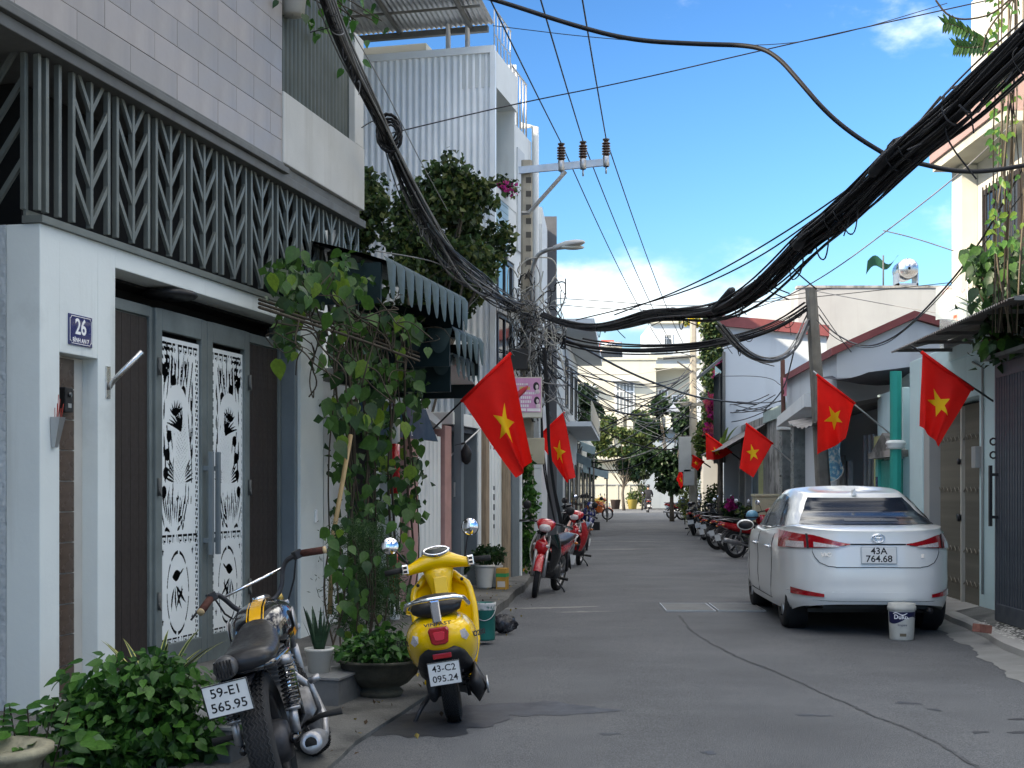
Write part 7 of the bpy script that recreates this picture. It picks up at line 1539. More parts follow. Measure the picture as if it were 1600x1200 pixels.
def blades(parent, n, ln, w, mats, seed, spread=.5, droop=.6, base_r=.04, name='leaf', yellow=False, up=1.0, seg=7, lo=.7):
    rnd = random.Random(seed)
    for k in range(n):
        a = 2 * math.pi * k / n + rnd.uniform(-.4, .4); L = ln * rnd.uniform(lo, 1.1); tilt = spread * rnd.uniform(.3, 1.1); b = MB(); vs_ = []; wv = w * rnd.uniform(.8, 1.15); tw = rnd.uniform(-.5, .5)
        cols = (-1, -.6, .6, 1) if yellow else (-1, 0, 1); nc = len(cols)
        for i in range(seg + 1):
            t = i / seg; r = base_r + L * (math.sin(tilt) * t + .35 * droop * t * t); z = L * (math.cos(tilt) * up * t - .45 * droop * t ** 2.2); ww = wv * (.55 + .9 * t - 1.45 * t ** 2.4) if t < .999 else .001
            sx_, sy = -math.sin(a + tw * t), math.cos(a + tw * t); px_, py_ = r * math.cos(a), r * math.sin(a)
            for c in cols: vs_.append((px_ + sx_ * ww * c, py_ + sy * ww * c, z + .25 * ww * abs(c)))
        for i in range(seg):
            for j in range(nc - 1): b.add([], []); b.f.append((i * nc + j, i * nc + j + 1, (i + 1) * nc + j + 1, (i + 1) * nc + j)); b.mi.append((1 if yellow and j != 1 else 0)); b.sm.append(True)
        b.v = vs_; b.build(name, mats, parent, fix=False)
# ---- climbing vine over the awning house
rnd = random.Random(17); hv = [heart_mesh('leaf', m, c) for m, c in ((LV[0], .2), (LV[1], .25), (LV[1], .45), (LV[2], .3), (LV[0], .4), (LV[1], .15))]
vine = thing('climbing_vine', 'large heart leaved climbing vine hanging over the houses beside the gate', 'vine', FL.at(5.9, -.5, 0))
vo = vine.location; cl = [(455, 432, 26, 26, 26), (520, 425, 38, 24, 36), (560, 440, 30, 22, 24), (620, 500, 26, 16, 16), (652, 520, 12, 14, 7), (545, 505, 40, 20, 20), (560, 560, 48, 34, 36), (612, 590, 40, 34, 34), (545, 640, 34, 34, 22), (600, 660, 40, 40, 36), (650, 625, 16, 22, 9), (612, 735, 38, 34, 26), (545, 725, 22, 30, 12), (585, 790, 50, 26, 20), (640, 790, 20, 24, 10), (450, 520, 16, 26, 9), (470, 470, 22, 14, 8), (645, 735, 14, 26, 8)]
def vpt(px, py, n_): L_ = FL.off(n_); Y = L_.Y(px); return P(px, py, Y)
for cx, cy, sx_, sy, n in cl:
    for k in range(n):
        px, py = rnd.gauss(cx, sx_ * .62), rnd.gauss(cy, sy * .62); p = vpt(px, py, -rnd.uniform(.25, 1.0) * (1 if py < 520 else .9))
        d = (rnd.gauss(.1, .45), rnd.gauss(-.15, .35), -1 + rnd.gauss(0, .35)); nn_ = (rnd.gauss(.35, .45), -1 + rnd.gauss(0, .3), rnd.gauss(.5, .3)); leaf_obj(hv, vine, p - vo, rnd.uniform(.075, .125) * rnd.choice((1, 1.25, 1.6)), d, nn_, rnd)
pts = []
for cx, cy, sx_, sy, n in cl:
    for k in range(n * 3): pts.append(vpt(rnd.gauss(cx, sx_ * .6), rnd.gauss(cy, sy * .6), rnd.uniform(-.75, .05)) - vo)
leaf_cloud('foliage', vine, pts, .1, [LV[0], LV[0], LV[1]], 3, .9)
b = MB()
for y0, n_ in ((488, -.3), (494, -.6), (500, -.85)): b.tube(smooth([vpt(405, y0 - 20, n_) - vo, vpt(480, y0 + 4, n_) - vo, vpt(560, y0 + 30, n_) - vo, vpt(655, y0 + 64, n_) - vo], 3), .013, 6)
for k in range(46):
    px, py = rnd.uniform(420, 650), rnd.uniform(440, 540); q = [vpt(px, py + (px - 420) * .1, -rnd.uniform(.2, .9))]
    for i in range(4): q.append(q[-1] + Vector((rnd.gauss(.05, .12), rnd.gauss(0, .1), rnd.gauss(-.06, .12))))
    b.tube([p - vo for p in smooth(q, 2)], rnd.uniform(.003, .008), 5)
for k in range(16):
    px = rnd.uniform(510, 650); b.tube([p - vo for p in smooth([vpt(px + rnd.gauss(0, 12), 500, -.5), vpt(px + rnd.gauss(0, 12), 600, -.6), vpt(px + rnd.gauss(0, 14), 720, -.55), vpt(px + rnd.gauss(0, 14), 860, -.5), vpt(px + rnd.gauss(0, 10), 960, -.5)], 2)], rnd.uniform(.005, .014), 6)
b.build('stem', m_twig, vine)
MB().tube([vpt(548, 680, -.8) - vo, vpt(520, 840, -.8) - vo, vpt(515, 960, -.8) - vo], .022, 8).build('bamboo_stake', mat('bamboo', (.3, .21, .1), .6, var=.2), vine)
# ---- lower greenery behind the bowl
def PZ(px, py, Y): return P(px, py, Y)
t = thing('asparagus_fern', 'dense dark feathery fern behind the planter bowl', 'fern', G(580, 1010)); o = t.location; pts = []
for cx, cy, sx_, sy, n in ((560, 830, 30, 14, 900), (575, 850, 34, 26, 1500), (560, 900, 40, 34, 1600), (590, 940, 36, 34, 1500), (540, 960, 26, 26, 700), (605, 900, 22, 34, 800)):
    for k in range(n): pts.append(P(rnd.gauss(cx, sx_ * .6), rnd.gauss(cy, sy * .6), rnd.uniform(10.8, 12.2)) - o)
leaf_cloud('fronds', t, pts, .06, [LB[2], LV[0], leafmat('fern green', (.04, .085, .022))], 5, .2, .07)
t = thing('low_creeper', 'leafy creeper with hanging heart leaves below the vine', 'creeper', G(560, 1020)); o = t.location
for cx, cy, sx_, sy, n in ((540, 880, 24, 26, 20), (560, 930, 34, 26, 24), (525, 830, 18, 26, 12), (625, 860, 20, 30, 16), (640, 930, 12, 26, 10), (590, 990, 28, 18, 14), (545, 985, 18, 22, 10)):
    for k in range(n): p = P(rnd.gauss(cx, sx_ * .7), rnd.gauss(cy, sy * .7), rnd.uniform(10.2, 11.2)); leaf_obj(hv, t, p - o, rnd.uniform(.07, .12), (rnd.gauss(0, .5), rnd.gauss(-.2, .3), -1), (rnd.gauss(.2, .4), -1, .5), rnd)
b = MB()
for k in range(9): px = rnd.uniform(515, 650); b.tube([p - o for p in smooth([P(px, 840, 11), P(px + rnd.gauss(0, 14), 930, 10.9), P(px + rnd.gauss(0, 10), 1020, 10.8)], 2)], .008, 5)
b.build('stem', m_twig, t)
bowl = thing('bowl_planter', 'wide dark stone bowl planter between plinth and scooter', 'planter', (*G(594, 1088).xy, 0)); 
MB().lathe([(.01, 0), (.15, 0), (.17, .04), (.14, .07), (.2, .1), (.27, .17), (.29, .25), (.32, .262), (.315, .28), (.26, .27), (.01, .22)], 30).build('bowl', mat('mossy dark stone', (.06, .058, .045), .8, var=.4, scale=8, bump=.4, bscale=30), bowl)
bb_ = thing('bowl_shrub', 'low bright leafed shrub growing in the dark bowl planter', 'shrub', (*bowl.location.xy, .24)); ob = [heart_mesh('leaf', m, .2, .3, 6) for m in (LB[0], LB[2], LB[0], LB[1])]
for k in range(190): a = rnd.uniform(0, 6.3); r = .34 * math.sqrt(rnd.random()); z = .06 + .2 * rnd.random() * (1.2 - r / .34); leaf_obj(ob, bb_, (r * math.cos(a), r * math.sin(a), z), rnd.uniform(.05, .085), (math.cos(a) + rnd.gauss(0, .5), math.sin(a) + rnd.gauss(0, .5), rnd.gauss(-.1, .5)), (rnd.gauss(0, .3), rnd.gauss(-.4, .3), 1), rnd)
leaf_cloud('foliage', bb_, clumps(rnd, [(0, 0, .1, .34, .34, .16, 1)], 700), .055, [LB[2], LB[0]], 8)
def pot(label, loc, r0, r1, hh, m, ribs=0, name='flower_pot', group=None):
    t = thing(name, label, 'pot', loc, 0, group); prof = [(.01, 0), (r0, 0)]
    if ribs:
        for k in range(ribs): f0, f1 = k / ribs, (k + .5) / ribs; prof += [(r0 + (r1 - r0) * f0, hh * f0), ((r0 + (r1 - r0) * f1) * 1.045, hh * f1)]
    prof += [(r1 * .97, hh * .88), (r1 * 1.06, hh * .9), (r1 * 1.06, hh), (r1 * .9, hh), (r1 * .88, hh * .85), (.01, hh * .84)]
    MB().lathe(prof, 26).build('pot', m, t); MB().lathe([(.005, 0), (r1 * .87, 0)], 16, (0, 0, hh * .9)).build('soil', mat('potting soil', (.03, .022, .016), .95), t); return t
m_potw = mat('off white plastic pot', (.55, .54, .5), .6, var=.08, streak=((.35, .33, .28), 12, .6, .5))
SG = [mat('snake plant leaf', (.02, .05, .025), .5, var=.5, scale=18, stretch=(.4, .4, 3)), mat('snake plant margin', (.42, .42, .12), .5)]
p_ = (-1.37, 9.55, .205); pot('white carved pot standing on the right plinth block', p_, .075, .1, .17, m_potw)
t = thing('snake_plant', 'upright dark snake plant in the white carved pot', 'plant', (p_[0], p_[1], .35)); blades(t, 11, .34, .024, [SG[0]], 4, .3, .15, .03)
# ---- foreground bush and stone bowl
bo_ = Vector((-2.1, 7.5, 0)); pot('large dark brown pot under the foreground bush', bo_, .17, .22, .2, mat('brown glazed pot', (.04, .025, .02), .5, var=.2))
bush = thing('leafy_bush', 'round bright green leafy bush in the lower left foreground', 'bush', bo_ + Vector((.02, 0, .12))); hb = [heart_mesh('leaf', m, c, .36, 7) for m, c in ((LB[0], .2), (LB[1], .2), (LB[0], .35), (LB[2], .25), (LB[1], .1))]
for k in range(300):
    a = rnd.uniform(0, 6.3); ph = math.acos(rnd.uniform(-.8, 1)); r = rnd.uniform(.86, 1.06); x, y, z = .5 * r * math.sin(ph) * math.cos(a), .36 * r * math.sin(ph) * math.sin(a) - .08, .16 + .34 * r * math.cos(ph)
    x += .1 * (1 if x > 0 else -1) * (z < .1); leaf_obj(hb, bush, (x, y, z), rnd.uniform(.055, .095), (x * 1.6 + rnd.gauss(0, .35), y * 1.6 + rnd.gauss(-.25, .3), -.35 + rnd.gauss(0, .35)), (x * .8 + rnd.gauss(0, .25), y * .8 - .4 + rnd.gauss(0, .25), .9), rnd)
leaf_cloud('foliage', bush, clumps(rnd, [(0, -.04, .14, .46, .34, .34, 1), (.1, -.06, .3, .3, .25, .2, .4), (-.3, -.06, .12, .26, .2, .2, .3), (.36, -.1, .0, .2, .2, .2, .3), (0, -.3, -.02, .4, .12, .14, .5)], 3000), .07, [LB[0], LB[2], LB[0], LB[1]], 12)
MB().tube([(0, 0, -.05), (.03, 0, .15), (.1, -.05, .3)], .012, 6).tube([(0, 0, -.05), (-.1, -.03, .12), (-.25, -.04, .22)], .01, 6).build('stem', m_twig, bush)
sb = thing('stone_basin', 'round weathered stone basin cut off by the lower left corner', 'basin', (*G(-16, 1245).xy, 0)); MB().lathe([(.01, 0), (.16, 0), (.2, .1), (.27, .2), (.3, .215), (.3, .245), (.24, .25), (.2, .2), (.01, .12)], 34).build('basin', mat('lichen stone', (.3, .28, .2), .9, var=.25, scale=7, bump=.5, bscale=30, stain=((.12, .11, .08), 5, .52, .8)), sb)
fp = thing('broad_leaf_plant', 'small plant with round glossy leaves beside the stone basin', 'plant', (*G(62, 1225).xy, 0)); hb2 = [heart_mesh('leaf', m, .15, .4, 8) for m in (LB[0], leafmat('fresh green leaf', (.06, .17, .05)), LB[1])]
for k in range(60): a = rnd.uniform(0, 6.3); r = .32 * math.sqrt(rnd.random()); leaf_obj(hb2, fp, (-.05 + r * math.cos(a) * 1.2, r * math.sin(a) * .7, .02 + rnd.uniform(.02, .3) * (1 - r)), rnd.uniform(.07, .13), (math.cos(a), math.sin(a) - .3, rnd.gauss(.1, .4)), (rnd.gauss(0, .3), -.5, 1), rnd)
b = MB(); tips = []
for k in range(7): x = -.42 + .09 * k; q = [(x * .4, 0, 0), (x * .8, 0, .2), (x + rnd.gauss(0, .04), -.02, .36 + .08 * rnd.random())]; b.tube(smooth(q, 2), .004, 5); tips.append(q[-1])
b.build('stem', m_twig, fp)
for q in tips:
    for k in range(5): leaf_obj(hb2, fp, (q[0], q[1], q[2] - .03 * k), rnd.uniform(.05, .08), (rnd.choice((-1, 1)), rnd.gauss(-.3, .3), .1), (0, -.5, 1), rnd)
vs_p = thing('variegated_snake_plant', 'yellow edged snake plant behind the foreground bush at the gate', 'plant', (-2.3, 8.6, .14)); blades(vs_p, 17, .6, .03, SG, 14, .6, .5, .08, yellow=True)
pot('low clay pot of the yellow edged snake plant', (-2.3, 8.6, 0), .1, .14, .14, mat('terracotta', (.3, .13, .08), .8), name='clay_pot')
sp2 = thing('spider_plant', 'striped spider plant arching at the edge of the driveway', 'plant', (-1.98, 8.35, .1)); blades(sp2, 16, .3, .009, [leafmat('spider leaf', (.06, .15, .04))], 22, .9, 1.2, .02)
# ---- pots by the doors
for px, py, r, hh, sd, lab in ((757, 919, .14, .33, 1, 'ribbed white pot nearest the yellow scooter mirror'), (772, 917, .12, .31, 2, 'ribbed white pot half hidden behind the other, by the boxes'), (718, 921, .10, .2, 3, 'plain white pot behind the scooter leg shield')):
    g_ = G(px, py, .12); pot(lab, g_, r * .72, r, hh, m_potw, 7 if sd < 3 else 0, group='white pots by the doorways'); t = thing('grassy_plant', ('bushy dark leaved plant in the ', 'thin leaved plant in the ', 'spiky plant in the ')[sd - 1] + lab.split(',')[0], 'plant', (g_.x, g_.y, .12 + hh * .85)); blades(t, 26, .34, .013, [leafmat('dark strap leaf', (.02, .055, .02))], sd, .7, .5, .05)
    leaf_cloud('foliage', t, clumps(rnd, [(0, 0, .2, .2, .18, .15, 1)], 220), .07, [LB[2], LV[0]], sd)
g_ = G(785, 921, .1); bx = thing('cardboard_box', 'yellow cardboard box with green tape standing by the white pots', 'box', g_, R(-12)); MB().bbox(-.07, .07, -.1, .1, 0, .3, .004).build('carton', mat('yellow carton', (.5, .27, .05), .8, var=.1), bx); MB().box(-.0715, .0715, -.1015, .1015, .18, .23).build('tape', mat('green tape', (.03, .3, .1), .5), bx); MB().box(-.05, .06, -.1012, -.1005, .04, .12).build('label_patch', mat('white label', (.6, .55, .5), .7), bx)
g_ = G(808, 893, .1); bx = thing('cardboard_box', 'orange yellow carton behind the red motorbike wheel', 'box', g_, R(-8)); MB().bbox(-.12, .12, -.12, .12, 0, .38, .004).build('carton', mat('orange carton', (.55, .25, .03), .8, var=.1), bx); MB().box(-.1215, .1215, -.1215, -.1202, .26, .33).build('tape', mat('white label', (.6, .55, .5), .7), bx)
g_ = G(757, 1003); bk = thing('paint_bucket', 'dark green metal paint bucket behind the yellow scooter', 'bucket', (g_.x, g_.y, .02)); MB().lathe([(.01, 0), (.1, 0), (.105, .02), (.105, .34), (.112, .35), (.112, .37), (.1, .37), (.095, .3), (.01, .28)], 22).build('pail', mat('green bucket', (.01, .13, .11), .45, var=.2), bk); MB().lathe([(.1065, .3), (.113, .35), (.114, .372), (.107, .372)], 22).build('paint_drips', mat('dried white paint', (.5, .5, .5), .7, stain=((.02, .12, .1), 20, .5, .9)), bk); MB().tube([(.112 * math.cos(a), -.112 * abs(math.sin(a)) - .005, .33 - .13 * math.sin(a)) for a in [math.pi * k / 12 for k in range(13)]], .004, 5).build('handle', m_metal, bk)
g_ = G(787, 988); tb = thing('rubbish_bag', 'crumpled black and white rubbish bag on the left kerb', 'bag', (g_.x, g_.y, .01)); b = MB(); rb = random.Random(6); b.grid(lambda u, v: (lambda a, q: ((.13 + .03 * math.sin(7 * a + 5 * q)) * math.sin(q) * math.cos(a), (.1 + .02 * math.sin(9 * a)) * math.sin(q) * math.sin(a), .08 - .09 * math.cos(q) + .015 * math.sin(11 * a + 7 * q)))(2 * math.pi * u, math.pi * (.03 + .94 * v)), 26, 14); b.build('bag', mat('black bag', (.03, .03, .035), .25, var=.8, scale=14, stain=((.4, .4, .4), 9, .58, .9)), tb)
g_ = G(1403, 995); db = thing('paint_bucket', 'white plastic paint bucket with dark blue label behind the car', 'bucket', (g_.x, g_.y - .13, road_z(g_.x, g_.y))); mbk = mat('grubby white plastic', (.5, .5, .46), .6, var=.12, scale=8, stain=((.35, .34, .3), 6, .55, .6))
MB().lathe([(.01, 0), (.115, 0), (.118, .01), (.132, .29), (.132, .3)], 30).build('body', mbk, db); MB().lathe([(.134, .295), (.142, .3), (.142, .335), (.136, .34), (.134, .365), (.12, .368), (.01, .36)], 30).build('lid', mbk, db)
def cyl_patch(a0, a1, z0f, z1f, off): return lambda u, v: (lambda a: (lambda z: ((.118 + .014 * z / .3 + off) * math.sin(a), -(.118 + .014 * z / .3 + off) * math.cos(a), z))(z0f(u) + (z1f(u) - z0f(u)) * v))(a0 + (a1 - a0) * u)
MB().grid(cyl_patch(-1.5, 1.5, lambda u: .2 + .035 * math.sin(u * 6.0 - 2.6), lambda u: .285, .0012), 40, 6).build('label', mat('dark blue label', (.012, .015, .06), .4), db)
text('label_letters', 'Dulux', .062, m_paintw, db, (-.005, 0, .235), (0, 0, 0), .0006, bold=.001, curve=lambda c: Vector(((.1305 + c.z) * math.sin(c.x / .13 - .25), -(.1305 + c.z) * math.cos(c.x / .13 - .25), c.y)))
text('label_letters', 'Inspire', .034, mat('dark blue label', (.012, .015, .06), .4), db, (0, 0, .155), (0, 0, 0), .0006, curve=lambda c: Vector(((.1268 + c.z) * math.sin(c.x / .126 - .22), -(.1268 + c.z) * math.cos(c.x / .126 - .22), c.y)))
MB().grid(cyl_patch(-.42, .1, lambda u: .04, lambda u: .07, .0012), 10, 2).build('barcode_patch', mat('brown print', (.15, .12, .08), .7), db); MB().grid(cyl_patch(-.95, .15, lambda u: .262 + .012 * math.sin(u * 7), lambda u: .272 + .012 * math.sin(u * 7), .002), 16, 1).build('swoosh', m_paintw, db)
g_ = G(1534, 990, .1); MB().bbox(-.08, .08, -.05, .05, 0, .08, .006).build('brick', mat('red brick', (.28, .12, .09), .9, var=.25, scale=14), label='loose red brick on the mosaic ramp', cat='brick', loc=(g_.x, g_.y, .11), rot=(0, R(8), R(25)))
g_ = G(540, 1088); MB().bbox(-.1, .1, -.05, .05, 0, .06, .008).build('brick', mat('red brick', (.28, .12, .09), .9, var=.25, scale=14), label='broken red brick beside the dark bowl planter', cat='brick', loc=(g_.x, g_.y, .01), rot=(0, 0, R(8)))
for px, c, lab in ((920, (.02, .09, .1), 'teal plastic crate beside the dark blue motorbike'), (931, (.02, .02, .022), 'black plastic crate next to the teal one')):
    g_ = G(px, 828); t = thing('crate', lab, 'crate', (g_.x, g_.y, 0), 0, 'crates on the left road edge'); MB().bbox(-.14, .14, -.2, .2, 0, .3, .01).build('shell', mat('crate ' + lab[:5], c, .6), t)
cb = thing('street_cabinet', 'cream painted utility cabinet on the right pavement', 'cabinet', (P(1198, 765, 31).x, 31, .14)); MB().bbox(-.3, .3, -.2, .2, .05, 1.2, .01).build('body', mat('cream cabinet', (.52, .48, .34), .7, stain=((.35, .3, .1), 5, .6, .6)), cb); MB().bbox(-.33, .33, -.23, .23, 1.2, 1.26, .01).build('lid', mat('cream cabinet', (.52, .48, .34), .7), cb); MB().box(-.31, .31, -.21, .21, 0, .05).build('foot', m_conc_l, cb)
# ---- trees and plants along the street
tb_ = P(648, 765, 21.4); tree('dark leaved tree rising behind the green awnings', (tb_.x, 21.4, 0), 4.3, (1.45, .8, 1.6), 13000, .115, LT, 51, sub=52, trunk_r=.1, ctr=5.15, lean=(.05, 0), limbs=9)
t = thing('roof_planter_plant', 'leafy plant spilling from a white pot on the roof edge of house 26', 'plant', FL.at(4.1, -.05, 6.0)); MB().lathe([(.01, 0), (.11, 0), (.15, .3), (.16, .31), (.14, .31), (.01, .25)], 18).build('pot', m_potw, t)
for k in range(70): leaf_obj(hb, t, (rnd.gauss(.25, .3), rnd.gauss(.4, .4), rnd.uniform(-.1, .4)), rnd.uniform(.08, .13), (rnd.gauss(0, .6), rnd.gauss(0, .4), -.6), (rnd.gauss(0, .4), -1, .5), rnd)
b = MB(); [b.tube(smooth([(0, 0, .25), (rnd.gauss(.2, .1), .2, .3), (rnd.gauss(.5, .2), .5, rnd.uniform(0, .2))], 2), .006, 5) for _ in range(8)]; b.build('stem', m_twig, t)
lpl = thing('street_shrub', 'tall untidy flowering shrub at the foot of the tall pole', 'shrub', (.14, 22.3, .1)); leaf_cloud('foliage', lpl, clumps(rnd, [(0, 0, .5, .3, .3, .5, 1), (.05, 0, 1.2, .28, .3, .5, 1), (0, 0, 1.75, .22, .25, .35, .6)], 2600), .09, LB, 31); MB().tube([(0, 0, -.1), (.05, 0, .9), (0, 0, 1.9)], .02, 6).build('stem', m_twig, lpl)
mfl = [mat('white petals', (.7, .68, .66), .6), mat('magenta petals', (.5, .03, .22), .6, sub=.3), mat('yellow petals', (.7, .5, .03), .6)]; leaf_cloud('flowers', lpl, clumps(rnd, [(0, -.2, 1.2, .25, .1, .5, 1)], 40), .06, [mfl[0]], 2, wid=.8)
t = thing('balcony_bougainvillea', 'magenta bougainvillea on the pale blue balcony', 'bougainvillea', FL.at(15.2, .75, 6.75)); leaf_cloud('foliage', t, clumps(rnd, [(0, 0, .1, .5, .3, .25, 1), (-.25, .1, .5, .2, .2, .4, .5)], 900), .08, LF, 4); leaf_cloud('flowers', t, clumps(rnd, [(.05, -.1, .05, .4, .4, .2, 1)], 170), .06, [mfl[1]], 6, wid=.7)
tree('dark green far tree on the left beside the awnings', (P(930, 765, 70).x - 1.3, 70, 0), 4.2, (1.9, 2.0, 2.5), 9000, .26, LF[:2], 43, sub=34, ctr=4.3, group='far street trees')
tree('slender sunlit tree with forked trunk in front of the end wall', (P(975, 765, 99).x, 99, 0), 3.4, (2.9, 2.2, 2.0), 8000, .32, [LF[0], LF[2], LF[2]], 44, sub=30, ctr=5.2, trunk_r=.13, group='far street trees', limbs=9)
tree('broad dark tree on the far right of the street end', (P(1050, 765, 64).x, 64, 0), 3.2, (1.7, 1.8, 2.3), 9000, .26, LF[:2], 45, sub=34, ctr=3.7, group='far street trees')
tree('small tree beside the slender sunlit one at the end wall', (P(1003, 765, 100).x, 100, 0), 2.6, (1.7, 1.5, 1.1), 3600, .3, LF, 46, sub=16, ctr=3.2, group='far street trees', trunk_r=.07)
tree('dark tree between the far left houses and the pole', (P(900, 765, 52).x - .4, 60, 0), 3.6, (1.0, 1.4, 1.3), 3200, .24, LF[:2], 47, sub=14, ctr=4.6, group='far street trees')
t = thing('bougainvillea_tree', 'pink flowering bougainvillea beside the bluish white wall', 'bougainvillea', (P(1118, 765, 44).x, 43.5, 0)); cs = [(0, 0, 4.0, .55, .6, .8, 1), (.1, 0, 5.0, .5, .5, .6, .8), (-.35, 0, 3.1, .5, .5, .6, .8), (.2, 0, 5.6, .35, .4, .3, .4)]
leaf_cloud('foliage', t, clumps(rnd, cs, 3600), .15, [LF[0], LF[2], leafmat('light leaf', (.14, .2, .04))], 8); leaf_cloud('flowers', t, clumps(rnd, [(-.2, -.5, 4.2, .35, .2, .5, 1), (.1, -.4, 5.3, .4, .2, .4, .6), (-.3, -.4, 3.4, .25, .2, .3, .5)], 520), .14, [mat('coral petals', (.6, .12, .15), .6, sub=.3), mfl[1]], 9, wid=.6); MB().tube([(0, 0, 0), (.05, 0, 2.2), (0, 0, 4)], .06, 6).build('trunk', m_bark, t)
t = thing('ivy_column', 'tall ivy covered column beside the maroon trimmed house', 'ivy', (P(1114, 765, 62).x, 62, 0)); MB().box(-.45, .45, 0, .8, 0, 9.6).build('column', m_gwall, t); leaf_cloud('foliage', t, clumps(rnd, [(0, -.1, 4.5 + 1.1 * k, .75, .4, .8, 1) for k in range(5)], 4200), .2, LF, 10)
t = thing('roof_yellow_flowers', 'yellow flowering shrubs along the far roof terrace', 'shrub', P(1085, 507, 120)); leaf_cloud('foliage', t, clumps(rnd, [(0, 0, .3, 1.6, .6, .5, 1)], 260), .35, [LF[2], mfl[2]], 3)
t = thing('fan_palm', 'sunlit broad fan palm above the tin awning', 'palm', (P(1122, 765, 40).x, 39.5, 2.55)); blades(t, 14, 1.15, .07, [leafmat('palm green', (.12, .19, .04)), ], 5, .9, .6, .05); MB().cyl((0, 0, -2.4), (0, 0, .1), .07, n=8).build('trunk', m_bark, t)
dr = thing('dracaena', 'spiky dracaena on the pavement behind the car', 'dracaena', (P(1262, 765, 24.5).x, 24.5, .1)); blades(dr, 30, .95, .03, [leafmat('dracaena leaf', (.03, .06, .03))], 6, .9, .7, .03); MB().tube([(0, 0, 0), (0, 0, .5), (.03, 0, .7)], .04, 7).build('stem', m_bark, dr); 
for c in dr.children:
    if c.name.startswith('leaf'): c.location.z = .62
bt = thing('broad_leaf_pot_plant', 'dark broad leaved plant before the cream cabinet', 'plant', (P(1198, 765, 28).x, 28, .14)); blades(bt, 8, .8, .05, [leafmat('canna leaf', (.05, .09, .03))], 9, .8, .8, .03)
for k, (px, Y, w, hh, fl, lab) in enumerate(((1110, 44, .5, 1.6, 0, 'scruffy tall shrub along the right pavement by the pillars'), (1140, 38, .4, 1.2, 1, 'shrub with pink flowers between motorbikes and old house'), (1160, 34, .35, 1.0, 0, 'low shrub behind the red motorbike'), (1070, 58, .5, 1.9, 0, 'light green shrub at the foot of the far right tree'), (1222, 29.4, .3, .9, 0, 'small shrub at the foot of the rusty pole'))):
    t = thing('pavement_shrub', lab, 'shrub', (P(px, 765, Y).x, Y, .1), 0, 'shrubs on the right pavement'); leaf_cloud('foliage', t, clumps(rnd, [(rnd.gauss(0, w * .3), 0, hh * f, w * .8, w * .8, hh * .3, 1) for f in (.25, .5, .75)], 1100), .1, LF if k != 3 else [LF[2], leafmat('light leaf', (.14, .2, .04))], 60 + k); MB().tube([(0, 0, -.1), (0, 0, hh * .7)], .02, 5).build('stem', m_twig, t)
    if fl: leaf_cloud('flowers', t, clumps(rnd, [(0, -.3, hh * .8, w * .6, .2, .25, 1)], 60), .09, [mfl[1]], 4, wid=.7)
for k, (px, w, hh, lab) in enumerate(((915, .8, 1.3, 'garden shrub at the left end of the cream wall'), (938, .5, 1.0, 'dry golden shrub in front of the cream end wall'), (990, .6, 1.6, 'bright shrub beside the yellow tub'), (1005, .5, 2.2, 'tall leafy shrub where the cream and white walls meet'))):
    t = thing('garden_shrub', lab, 'shrub', (P(px, 765, 104).x, 104.8, 0), 0, 'shrubs at the end wall'); leaf_cloud('foliage', t, clumps(rnd, [(0, 0, hh * .5, w, w, hh * .5, 1)], 420), .2, [LF[2], LF[0]] if k != 1 else [mat('dry leaf', (.3, .22, .06), .7)], 80 + k); MB().tube([(0, 0, -.1), (0, 0, hh * .6)], .03, 5).build('stem', m_twig, t)
# ---- plants on the right edge
rp1 = thing('gate_top_plant', 'big dark leaved plant growing on top of the bar gate canopy', 'plant', P(1562, 555, 13.8)); o = rp1.location; hg = [heart_mesh('leaf', m, .3, .36, 7) for m in (LV[0], LV[0], LB[2], LV[1])]
for cx, cy, sx_, sy, n in ((1545, 420, 34, 30, 60), (1572, 480, 30, 34, 60), (1555, 530, 26, 22, 36), (1585, 400, 18, 40, 40), (1515, 400, 18, 14, 14), (1595, 530, 14, 30, 20)):
    for k in range(n): p = P(rnd.gauss(cx, sx_ * .65), rnd.gauss(cy, sy * .65), rnd.uniform(13.2, 14.4)); leaf_obj(hg, rp1, p - o, rnd.uniform(.09, .17), (rnd.gauss(-.2, .5), rnd.gauss(-.2, .4), -.7), (rnd.gauss(-.3, .4), -.8, .7), rnd)
pts = []
for cx, cy, sx_, sy, n in ((1575, 490, 30, 40, 420), (1560, 430, 34, 34, 300), (1560, 545, 30, 18, 160)):
    for k in range(n): pts.append(P(rnd.gauss(cx, sx_ * .6), rnd.gauss(cy, sy * .6), rnd.uniform(13.6, 14.8)) - o)
leaf_cloud('foliage', rp1, pts, .1, [LV[0], LB[2]], 14, .6)
b = MB()
for k in range(8): b.tube([p - o for p in smooth([P(1570, 555, 14), P(rnd.uniform(1530, 1590), 500, 14), P(rnd.uniform(1500, 1600), 420, 14)], 2)], .01, 5)
b.build('stem', m_twig, rp1); pot('dark red hanging pot on the gate canopy', P(1560, 562, 13.9), .1, .16, .2, mat('dark red pot', (.09, .02, .02), .6), name='canopy_pot')
hv2 = thing('hanging_vine', 'thin vine with hanging stems down the cream house at the right edge', 'vine', P(1580, 0, 12)); o = hv2.location; b = MB()
for k in range(13): x = rnd.uniform(1560, 1610); b.tube([p - o for p in smooth([P(x, -60, 12), P(x + rnd.gauss(0, 6), 80, 12), P(x + rnd.gauss(-4, 8), 220, 12.2), P(x + rnd.gauss(-8, 8), 380, 12.6), P(x + rnd.gauss(-8, 8), 520, 13)], 2)], rnd.uniform(.003, .009), 5, m=k % 2)
b.build('stem', [m_twig, mat('pale vine bark', (.22, .18, .13), .9)], hv2); hs_ = [heart_mesh('leaf', m, .2, .3, 5) for m in (LB[0], LB[1], LV[2])]
